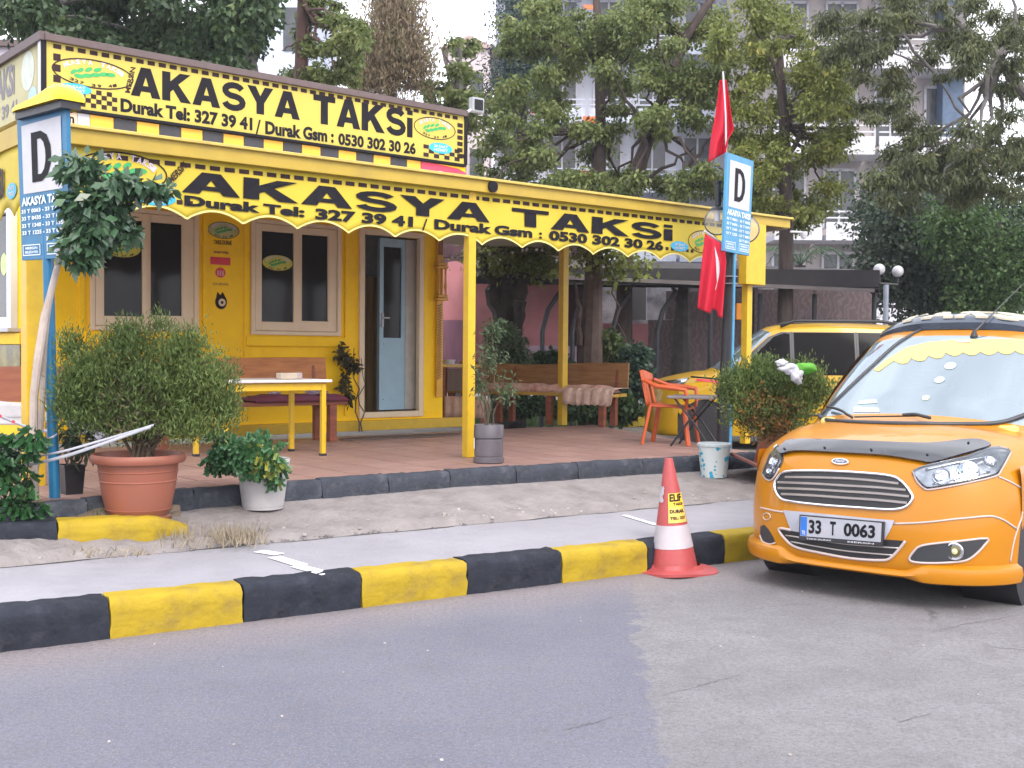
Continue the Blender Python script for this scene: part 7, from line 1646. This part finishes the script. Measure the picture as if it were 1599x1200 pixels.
patch(smooth2(GRL, 3), .004, .004, 'grille', DKG, taxi); trim(GRL, .010, 'grille_surround', CHR, taxi, .008, True)
for a, b, c in (((1228, 746), (1320, 748), (1404, 756)), ((1216, 754), (1320, 759), (1415, 766)), ((1217, 763), (1320, 768), (1420, 776)), ((1222, 772), (1320, 778), (1417, 786))):
    L_ = [a, ((a[0] + b[0]) / 2, (a[1] + b[1]) / 2 - .6), b, ((c[0] + b[0]) / 2, (c[1] + b[1]) / 2 - .8), c]; pts = smooth2(L_, 6, False); P = [];
    mb = MB(); rows = []
    for p in pts:
        h, n = hit(*p); rows.append([h + n * .006 + Z3 * .009, h + n * .016 + Z3 * .006, h + n * .016 - Z3 * .006, h + n * .006 - Z3 * .008])
    mb.grid(rows); mb.build('slat', SLT, taxi, smooth=True)
LG = [(1217, 826), (1252, 832), (1300, 838), (1350, 842), (1385, 843), (1414, 845), (1404, 858), (1390, 872), (1376, 875), (1330, 872), (1285, 864), (1245, 855), (1228, 843)]
patch(LG, .004, .004, 'lower_grille', DKG, taxi)
trim([(1414, 845), (1404, 858), (1390, 872), (1376, 875), (1330, 872), (1285, 864), (1245, 855), (1228, 843), (1217, 826), (1236, 828)], .009, 'lower_surround', PIP, taxi, .006)
for a, b in (((1228, 836), (1404, 856)), ((1236, 846), (1394, 867))): trim([a, ((a[0] + b[0]) / 2, (a[1] + b[1]) / 2 + 3), b], .005, 'slat', SLT, taxi, .008, sm=8)
patch([(1224, 797), (1300, 804), (1360, 810), (1397, 813), (1390, 829), (1381, 844), (1340, 842), (1280, 836), (1236, 829), (1230, 813)], .007, .007, 'plate_surround', mat('plate_surround_white', (.36, .37, .43), .3), taxi)
# number plate
pc, pn = hit(1313, 826); pn = V((-by1.x, -by1.y, .05)).normalized()
A_1, B_1 = onpl(1250.5, 806, pc + pn * .03, pn), onpl(1377, 817, pc + pn * .03, pn); C_1, D_1 = onpl(1249.7, 837, pc + pn * .03, pn), onpl(1375.5, 847, pc + pn * .03, pn)
def pf(off=0.0): return lambda u, v: C_1.lerp(D_1, u).lerp(A_1.lerp(B_1, u), v) + pn * off
def slab(fn0, fn1, q, name, m, parent, bevel=0):
    u0_, v0_, u1_, v1_ = q; mb = MB(); c = [(u0_, v0_), (u1_, v0_), (u1_, v1_), (u0_, v1_)]
    mb.add([fn1(*p) for p in c] + [fn0(*p) for p in c], [(0, 1, 2, 3), (7, 6, 5, 4), (0, 4, 5, 1), (1, 5, 6, 2), (2, 6, 7, 3), (3, 7, 4, 0)]); return mb.build(name, m, parent, bevel=bevel)
pl_ = slab(pf(-.028), pf(0), (-.02, -.22, 1.02, 1.06), 'number_plate', BLK, taxi, .003)
slab(pf(.001), pf(.003), (0, 0, 1, 1), 'plate_face', mat('plate_white', (.32, .33, .37), .35), pl_); slab(pf(.0035), pf(.0045), (0.005, .03, .085, .97), 'blue_band', mat('plate_blue', (.01, .12, .45), .4), pl_)
mb = MB()
for s, a, b in (('33', .11, .27), ('T', .38, .45), ('0063', .55, .93)): text_on(mb, s, (a, .16, b, .86), pf(.0052), .035)
mb.build('plate_lettering', INK, pl_); mb = MB(); text_on(mb, 'TR', (.02, .08, .07, .28), pf(.0055), .03); text_on(mb, 'TAKSi DURAK', (.08, -.15, .4, -.07), pf(.002), .02); text_on(mb, 'MERSiN', (.6, -.15, .92, -.07), pf(.002), .02); mb.build('plate_lettering', WHT, pl_)
mb = MB(); ringf(mb, .325, .28, .018, .09, .006, pf(.0052), 16); mb.build('plate_seal', mat('pale_red_print', (.6, .3, .32), .5), pl_)
# headlamps
def headlamp(ol, refl, inner, nm='headlight'):
    hl = patch(ol, .003, .003, nm, HLB, taxi, grid=6); trim(ol, .008, 'lamp_gasket', BLK, hl, .002, True, sm=3); trim([(p[0], p[1]) for p in inner], .006, 'white_piping', PIP, hl, .006, False, sm=3)
    for (x, y, r) in refl:
        h, n = hit(x, y); _, s, u = frame(n); T = Matrix((s, u, n)).transposed(); mb = MB(); mb.lathe(h + n * .004, [(r, .0), (r * .95, .012), (r * .75, .004), (r * .35, .0), (r * .33, .012), (0, .016)], 20, T); mb.build('reflector', CHR, hl, smooth=True)
    patch(ol, .020, .014, 'lens', LENS, hl, grid=6)
    return hl
HR = [(1426, 738), (1433, 750), (1445, 761), (1455, 762), (1500, 754), (1550, 743), (1560, 735), (1576, 708), (1572, 703), (1562, 701), (1546, 702), (1507, 716), (1451, 728), (1438, 731)]
hl = headlamp(HR, ((1470, 745, .055), (1512, 736, .065), (1545, 722, .04)), [(1426, 737), (1432, 752), (1444, 763.5), (1456, 764.5), (1502, 756.5), (1552, 745), (1562, 736), (1578, 708)])
for a, b in (((1445, 735), (1540, 716)), ((1490, 752), (1497, 730)), ((1456, 757), (1545, 738)), ((1540, 712), (1550, 726))): trim([a, ((a[0] + b[0]) / 2, (a[1] + b[1]) / 2 - 1), b], .006, 'lamp_detail', CHR, hl, .01, sm=4)
for p in ((1480, 752), (1528, 742), (1525, 727), (1462, 741), (1503, 747)): trim([p, (p[0] + 9, p[1] - 4)], .008, 'lamp_detail', WHT, hl, .008, sm=3)
HL = [(1193, 738), (1196, 744), (1203, 748), (1209, 744), (1217, 731), (1222, 720), (1221, 709), (1215, 697), (1211, 702), (1204, 710), (1199, 722)]
hl2 = headlamp(HL, ((1210, 722, .045), (1204, 736, .035)), [(1191.5, 738), (1195, 746.5), (1203, 751), (1210, 746), (1218, 732)])
# bonnet deflector
DF = [(1219, 706), (1226, 697), (1241, 692), (1300, 692.5), (1365, 695.5), (1420, 697.5), (1450, 698), (1480, 695.5), (1510, 692), (1532, 693), (1546, 700.5), (1525, 708), (1500, 715), (1468, 723), (1450, 726), (1433, 723), (1400, 717.5), (1365, 713.5), (1300, 710), (1245, 708), (1224, 712)]
df = patch(smooth2(DF, 3), .030, .012, 'bonnet_deflector', mat('smoked_acrylic', (.02, .022, .028), .08, spec=1.0), taxi, grid=8)
for x, y in ((1290, 705), (1362, 708), (1448, 716), (1511, 699), (1229, 706)): h, n = hit(x, y); mb = MB(); mb.ball(h + n * .033, .008, .008, .008, 8, 6); mb.build('screw', BLK, df, smooth='all')
# badge
h, n = hit(1313, 722); _, s, u = frame(n)
bd = lambda o_: (lambda a, b: h + n * o_ + (-s if s.x < 0 else s) * a + (u if u.z > 0 else -u) * b)
mb = MB(); mb.add([bd(.004)(*p) for p in ell(0, 0, .060, .024)] + [bd(.014)(*p) for p in ell(0, 0, .056, .021)], [tuple(range(28, 56))] + [(i, (i + 1) % 28, 28 + (i + 1) % 28, 28 + i) for i in range(28)]); bg_ = mb.build('badge', CHR, taxi, smooth=True)
mb = MB(); flat(mb, ell(0, 0, .050, .016), bd(.0155)); mb.build('badge_field', mat('badge_grey', (.10, .11, .16), .3), bg_); mb = MB(); text_on(mb, 'Ford', (-.03, -.008, .03, .010), bd(.017), .02, .3); mb.build('badge_lettering', WHT, bg_)
# fog lamps
FG = [(1420, 872), (1428, 860), (1437, 853), (1459, 849), (1500, 845), (1541, 841), (1536, 852), (1527, 862), (1515, 872), (1500, 877), (1461, 879.5), (1428, 878)]
fg = patch(FG, .004, .004, 'fog_lamp_recess', mat('recess_black', (.025, .027, .032), .5), taxi); trim(FG, .007, 'white_piping', PIP, fg, .005, True, sm=3)
h, n = hit(1491.5, 861); n = V((-by1.x, -by1.y, 0)) * .8 + n * .2; n.normalize(); _, s, u = frame(n); T = Matrix((s, u, n)).transposed()
mb = MB(); mb.lathe(h, [(.053, .0), (.053, .016), (.046, .018), (.044, .010)], 26, T); mb.build('lamp_ring', CHR, fg, smooth=True); mb = MB(); mb.lathe(h, [(.044, .006), (.03, .012), (0, .015)], 24, T); mb.build('fog_lamp', mat('amber_lens', (.16, .14, .06), .1, metal=.5), fg, smooth=True)
mb = MB(); mb.lathe(h, [(.018, .013), (0, .019)], 14, T); mb.build('bulb', mat('lens_glint', (.6, .6, .35), .1), fg)  # small pale cone paints a glint on the lens
FL = [(1188, 822), (1194, 820), (1201, 828), (1207, 838), (1211, 848), (1202, 849), (1192, 845), (1188, 835)]
fg2 = patch(FL, .004, .004, 'fog_lamp_recess', mat('recess_black', 0), taxi, grid=4); trim([(1211, 848), (1203, 850), (1192, 846), (1188, 836)], .006, 'white_piping', PIP, fg2, .005, sm=3)
# white piping and seams
trim([(1396, 818), (1430, 817), (1461, 814.5), (1490, 811), (1518, 808.5), (1538, 806.5), (1552, 807), (1568, 813), (1587, 826)], .006, 'white_piping', PIP, taxi, .002)
trim([(1188, 793), (1196, 795), (1210, 798), (1224, 800)], .006, 'white_piping', PIP, taxi, .002)
trim([(1559, 745), (1571, 750), (1585, 757), (1600, 766)], .006, 'white_piping', PIP, taxi, .002); trim([(1602, 800), (1594, 812), (1588, 828), (1582, 850), (1577, 878)], .005, 'white_piping', PIP, taxi, .002)
trim([(1198 + 5.5 * math.cos(a * .7), 807 + 5.5 * math.sin(a * .7)) for a in range(9)], .004, 'tow_cover_ring', PIP, taxi, .003, True, sm=2)
# lower lip spoiler
mb = MB(); rows = []
for k in range(61):
    t_ = -1 + 2 * k / 60; a = abs(t_); hw_, ry_, pw_ = .868, .44, 3.2
    fx_ = lambda q: math.copysign(abs(q) * 1.12 / (1 + .12 * abs(q) ** 6), q) * hw_; fy_ = lambda q: ry_ * abs(q) ** pw_ - .0
    x_, y_ = fx_(t_), fy_(t_); q0, q1 = max(-1, t_ - .02), min(1, t_ + .02); dx, dy = fx_(q1) - fx_(q0), fy_(q1) - fy_(q0); l = math.hypot(dx, dy); nx_, ny_ = dy / l, -dx / l
    w_ = max(0, min(1, (a - .36) / .12)); zt_ = .215 + .06 * w_; zb_ = .185 - .02 * w_; o_ = .014 + .018 * w_
    P_3 = lambda o, z: WdC(x_ + nx_ * o, y_ + ny_ * o, z)
    rows.append([P_3(-.02, zt_ + .02), P_3(.006, zt_ + .004), P_3(o_, zt_ - .012), P_3(o_ + .01, (zt_ + zb_) / 2), P_3(o_ - .004, zb_ + .008), P_3(o_ - .02, zb_), P_3(-.06, zb_ + .01)])
mb.grid(rows, loop=True); e = len(mb.v); mb.f += [tuple(range(7)), tuple(range(e - 7, e))]; sp1 = mb.build('front_spoiler', CY_, taxi, smooth='all')
try: sp1.data.set_sharp_from_angle(angle=math.radians(40))
except Exception: pass
# cowl, wipers, aerial
trim([(1280, 650), (1287, 656), (1310, 659.5), (1380, 662.5), (1442, 663.5), (1500, 664), (1547, 663), (1575, 658), (1603, 648)], .016, 'cowl_strip', mat('cowl_black', (.03, .032, .04), .4), taxi, .006)
trim([(1281, 651), (1296, 636), (1330, 603), (1363, 572), (1397, 541), (1420, 526), (1440, 516), (1463, 508)], .012, 'pillar_trim', mat('cowl_black', 0), taxi, .006)
trim([(1296, 640), (1316, 646), (1331, 659)], .010, 'wiper', BLK, taxi, .03); trim([(1410, 656), (1430, 655), (1452, 661)], .012, 'wiper', BLK, taxi, .035); trim([(1335, 657), (1380, 656), (1440, 655)], .006, 'wiper', BLK, taxi, .025)
# sun strip with scallops, inside face of the screen
sc_ = []
for i in range(9):
    x = 1396 + i * 27
    sc_ += [(x + 27 * k / 5, 560 - i * .8 - (5 if i > 0 else 0) * 0 + 5 * math.sin(math.pi * k / 5) - 10 * min(1, i / 3)) for k in range(5)]
SV = [(1640, 531), (1560, 530), (1500, 531), (1450, 535), (1416, 543), (1385, 562), (1364, 578), (1372, 581)] + [(x, y + 4) for x, y in sc_] + [(1640, 556)]
patch(SV, .004, .002, 'sun_strip', mat('pale_yellow_fabric', (.62, .48, .14), .35, var=.04), taxi, grid=10)
h, n = hit(1505, 535); mb = MB(); mb.add([h + n * .01 + wx1 * a + V((by1.x, by1.y, 1)).normalized() * b for a, b in ell(0, 0, .055, .014, 20)], [tuple(range(20))]); mb.build('oval_sticker', PIP, taxi)
# interior
im = MB(); im.box(WdC(0, 1.35, 1.0), wx1 * .68, by1 * .36, Z3 * .07); im.build('dashboard', mat('yellow_dash_cover', (.62, .50, .14), .8), taxi, bevel=.03)
for x in (-.35, .35):
    im = MB(); im.box(WdC(x, 2.15, .95), wx1 * .24, by1 * .09, Z3 * .35); im.ball(WdC(x, 2.15, 1.38), .13, .08, .11, 14, 9); im.build('seat', mat('seat_cloth', (.06, .055, .05), .8), taxi, bevel=.04)
im = MB(); im.box(WdC(0, 2.7, .7), wx1 * .76, by1 * .03, Z3 * .5); im.build('cabin_back', DARK, taxi)
im = MB(); im.lathe(WdC(.35, 1.62, 1.1), [(.17, 0), (.19, .01), (.17, .02)], 24, Matrix.Rotation(.5, 3, wx1)); im.build('steering_wheel', BLK, taxi)
def ondisc(px, py, r, m, nm='screen_sticker'):
    h, n = hit(px, py); _, s, u = frame(n); mb = MB(); mb.add([h + n * .004 + s * a + u * b for a, b in ell(0, 0, r, r, 22)], [tuple(range(22))]); mb.build(nm, m, taxi)
ondisc(1484, 572, .04, mat('pale_disc', (.40, .50, .54), .4)); ondisc(1467, 594, .035, mat('pale_disc', 0)); ondisc(1446, 622, .026, mat('lime_disc', (.55, .62, .40), .4)); ondisc(1446, 622, .018, mat('pale_disc', 0), 'sticker_centre') if False else None
patch([(1334, 636), (1372, 638), (1374, 644), (1332, 644)], .004, .002, 'screen_sticker', WHT, taxi, grid=5); patch([(1342, 627), (1368, 624), (1370, 630), (1340, 632)], .004, .002, 'screen_sticker', mat('mint_sticker', (.45, .65, .55), .4), taxi, grid=5)
# roof sign bar and aerial
rb0 = WdC(-.56, 1.98, 1.74); vis = thing('roof_bar_sign', 'dark curved roof bar with white TAKSi letters on the orange taxi', 'sign', WdC(0, 1.98, 1.74))
def rbf(x, s, z): e = (abs(x) / .62) ** 3; return WdC(x, 1.80 + .12 * s + .14 * e, 1.735 + z * (1 - .35 * e) - .07 * e)
mb = MB(); rows = []
for i in range(31):
    x = -.64 + 1.28 * i / 30; rows.append([rbf(x, 0, -.02), rbf(x, -.05, .03), rbf(x, .25, .075), rbf(x, .9, .10), rbf(x, 2.2, .09), rbf(x, 2.6, -.03)])
mb.grid(rows); mb.f.append(tuple(range(6))); e = len(mb.v); mb.f.append(tuple(range(e - 6, e))); mb.build('bar', mat('bar_plastic', (.035, .05, .075), .2, coat=.6), vis, smooth=True)
mb = MB(); vs_, fs = big2d('TAKSi'); 
for off in (0, .02):
    pass
def tl(x, y, d=0): X = -.50 + 1.02 * x; return rbf(X, .1 + 1.5 * y, .066 + .038 * min(1, y * 1.6) + d)
b0 = len(mb.v); mb.v += [tl(x, y, .012) for x, y in vs_] + [tl(x, y, -.005) for x, y in vs_]; nV = len(vs_)
for f_ in fs:
    mb.f.append(tuple(f_)); mb.f += [(f_[i], f_[(i + 1) % len(f_)], nV + f_[(i + 1) % len(f_)], nV + f_[i]) for i in range(len(f_))]
mb.build('lettering', mat('cream_letters', (.50, .46, .36), .4), vis)
h, n = hit(1521, 526); mb = MB(); mb.lathe(h, [(.028, 0), (.02, .02), (.008, .05), (0, .05)], 12); mb.tube([h + Z3 * .03, h + Z3 * .12 + by1 * .10 + wx1 * .05, h + Z3 * .40 + by1 * .45 + wx1 * .2], [.007, .005, .003], 6); mb.build('aerial', BLK, taxi)
# roof rails
for s in (-1, 1):
    mb = MB(); mb.tube([WdC(s * .60, 1.95, 1.68), WdC(s * .60, 2.1, 1.74), WdC(s * .60, 3.4, 1.75), WdC(s * .59, 3.7, 1.68)], .016, 8); mb.build('roof_rail', BLKM, taxi, smooth='all')
# side windows and mirrors of a taxi
SG = mat('black_side_glass', (.004, .004, .005), .10, spec=.06)
def side_set(t, Wd, side, paint, mirror=True, sgns=(1, -1)):
    for sg_ in sgns:
        def sp_(y, z, o=0.0): return Wd(sg_ * (side(y, z) + o), y, z)
        def win_(name, poly, m=SG, o=.006):
            mb = MB(); ol = dense([(a * 100, b * 100) for a, b in poly], 8); n = len(ol)
            ins = [(x, y) for x in range(int(min(p[0] for p in ol)) + 4, int(max(p[0] for p in ol)), 8) for y in range(int(min(p[1] for p in ol)) + 4, int(max(p[1] for p in ol)), 8)]
            ins = [q for q in ins if inside(V((q[0], q[1], 0)), [V((p[0], p[1], 0)) for p in ol]) and min(math.hypot(q[0] - p[0], q[1] - p[1]) for p in ol) > 3]
            r = geometry.delaunay_2d_cdt([Vector(p) for p in ol + ins], [(i, (i + 1) % n) for i in range(n)], [], 1, 1e-5)
            mb.v = [sp_(p.x / 100, p.y / 100, o) for p in r[0]]; mb.f = [tuple(f) for f in r[2]]; return mb.build(name, m, t, smooth='all')
        win_('side_window', [(1.42, 1.06), (2.02, 1.04), (2.02, 1.60), (1.95, 1.61), (1.80, 1.56), (1.62, 1.40), (1.42, 1.18)])
        win_('window_pillar', [(1.30, 1.045), (3.80, 1.045), (3.86, 1.30), (3.78, 1.625), (1.90, 1.625), (1.72, 1.555), (1.50, 1.36), (1.30, 1.16)], BLK, .002)
        win_('side_window', [(2.08, 1.04), (2.92, 1.04), (2.92, 1.62), (2.08, 1.62)]); win_('side_window', [(2.98, 1.04), (3.72, 1.06), (3.80, 1.30), (3.72, 1.60), (2.98, 1.62)])
        for a, b in (((2.05, .3), (2.05, 1.64)), ((2.95, .65), (2.95, 1.64)), ((1.22, .35), (1.30, 1.05)), ((1.3, .30), (2.95, .30))):
            mb = MB(); mb.tube([sp_(a[0] + (b[0] - a[0]) * k / 8, a[1] + (b[1] - a[1]) * k / 8, .001) for k in range(9)], .004, 5); mb.build('door_seam', BLK, t)
        for y in (1.85, 2.75): mb = MB(); mb.bar(sp_(y, .93, .02), sp_(y + .17, .935, .02), .025, .03); mb.build('door_handle', paint, t, bevel=.006)
        mb = MB(); mb.tube([sp_(.5, .55, .004), sp_(1.2, .56, .006), sp_(3.9, .56, .004)] if False else [sp_(1.25, .5, .004), sp_(2.9, .5, .004)], .018, 6); mb.build('side_moulding', BLK, t)
        if mirror:
            mb = MB(); mb.ball(Wd(sg_ * 1.0, 1.32, 1.13), .11, .07, .09, 16, 10); mb.tube([Wd(sg_ * .84, 1.34, 1.06), Wd(sg_ * .98, 1.34, 1.08)], .025, 8); mb.build('wing_mirror', paint, t, smooth='all')
        mb = MB(); mb.tube([Wd(sg_ * (side(4.0 - .04, .95) - .02), 4.02, .95 + .4 * k / 3) for k in range(4)], .045, 8); mb.build('tail_lamp', RED, t, smooth='all')
side_set(taxi, WdC, sideC, CY_, mirror=False, sgns=(-1,)); side_set(taxi, WdC, sideC, CY_, mirror=True, sgns=(1,))

# the taxi parked behind
nz = V((atY(1008, 600, 17.7).x, 17.7, .12)); tl_ = V((atY(1450, 600, 17.3).x, 17.3, .12)); by2 = (tl_ - nz).normalized(); L2 = (tl_ - nz).length; wx2 = V((by2.y, -by2.x, 0))
taxi2, Wd2, TB2, SB2, side2, st2 = build_taxi('parked_taxi', 'yellow taxi with dark windows and red flame stripe parked behind the terrace', nz, wx2 if wx2.y < 0 else -wx2, by2, CY2, (1, L2 / 4.13, 1.88 / 1.77))
sgn2 = 1
side_set(taxi2, Wd2, side2, CY2, mirror=False)
def s2(y, z, o=.006): return Wd2(side2(y, z) + o, y, z)
def strip2(name, pts, w, m, o=.008):
    P = smooth2(pts, 6, False); mb = MB(); rows = []
    for i, p in enumerate(P):
        a, b = P[max(i - 1, 0)], P[min(i + 1, len(P) - 1)]; d = (b[0] - a[0], b[1] - a[1]); l = math.hypot(*d) or 1; n = (-d[1] / l * w / 2, d[0] / l * w / 2); k = 1 - .6 * i / len(P)
        rows.append([s2(p[0] + n[0] * k, p[1] + n[1] * k, o), s2(p[0] - n[0] * k, p[1] - n[1] * k, o)])
    mb.grid(rows); mb.build(name, m, taxi2, smooth='all')
strip2('red_stripe', [(1.75, .55), (1.75, .80), (1.45, .80), (1.25, .84), (1.0, .93), (.7, .96)], .07, RED); strip2('flame_stripe', [(1.15, .96), (1.42, .9), (1.62, .78), (1.72, .5), (1.72, .38)], .05, mat('maroon_print', (.14, .03, .02), .5), .011)
strip2('black_stripe', [(.62, 1.0), (1.2, .965), (1.8, .965)], .025, INK)
mb = MB(); text_on(mb, 'TAKSi', (1.5, 1.0, 1.66, 1.05), lambda u, v: s2(u, v, .008), .02); mb.build('lettering', INK, taxi2)
mb = MB(); mb.tube([Wd2(.60, 1.9, 1.70), Wd2(.60, 2.1, 1.78), Wd2(.60, 3.3, 1.78), Wd2(.60, 3.7, 1.72)], .022, 8); mb.build('roof_rail', BLKM, taxi2, smooth='all'); mb = MB(); mb.tube([Wd2(-.60, 1.9, 1.70), Wd2(-.60, 2.1, 1.78), Wd2(-.60, 3.3, 1.78), Wd2(-.60, 3.7, 1.72)], .022, 8); mb.build('roof_rail', BLKM, taxi2, smooth='all')
for s in (1, -1):
    mb = MB(); mb.grid([[Wd2(s * (x), y, z) for x, y, z in ((.55, .17 + .0, .80), (.80, .36, .84), (.868, .52, .90))], [Wd2(s * x, y, z) for x, y, z in ((.55, .20, .92), (.78, .42, .955), (.855, .60, .985))]]); mb.build('headlight', HLB, taxi2, smooth='all', solid=.03)

for o in (taxi, taxi2): o['group'] = 'taxis parked at the stand'
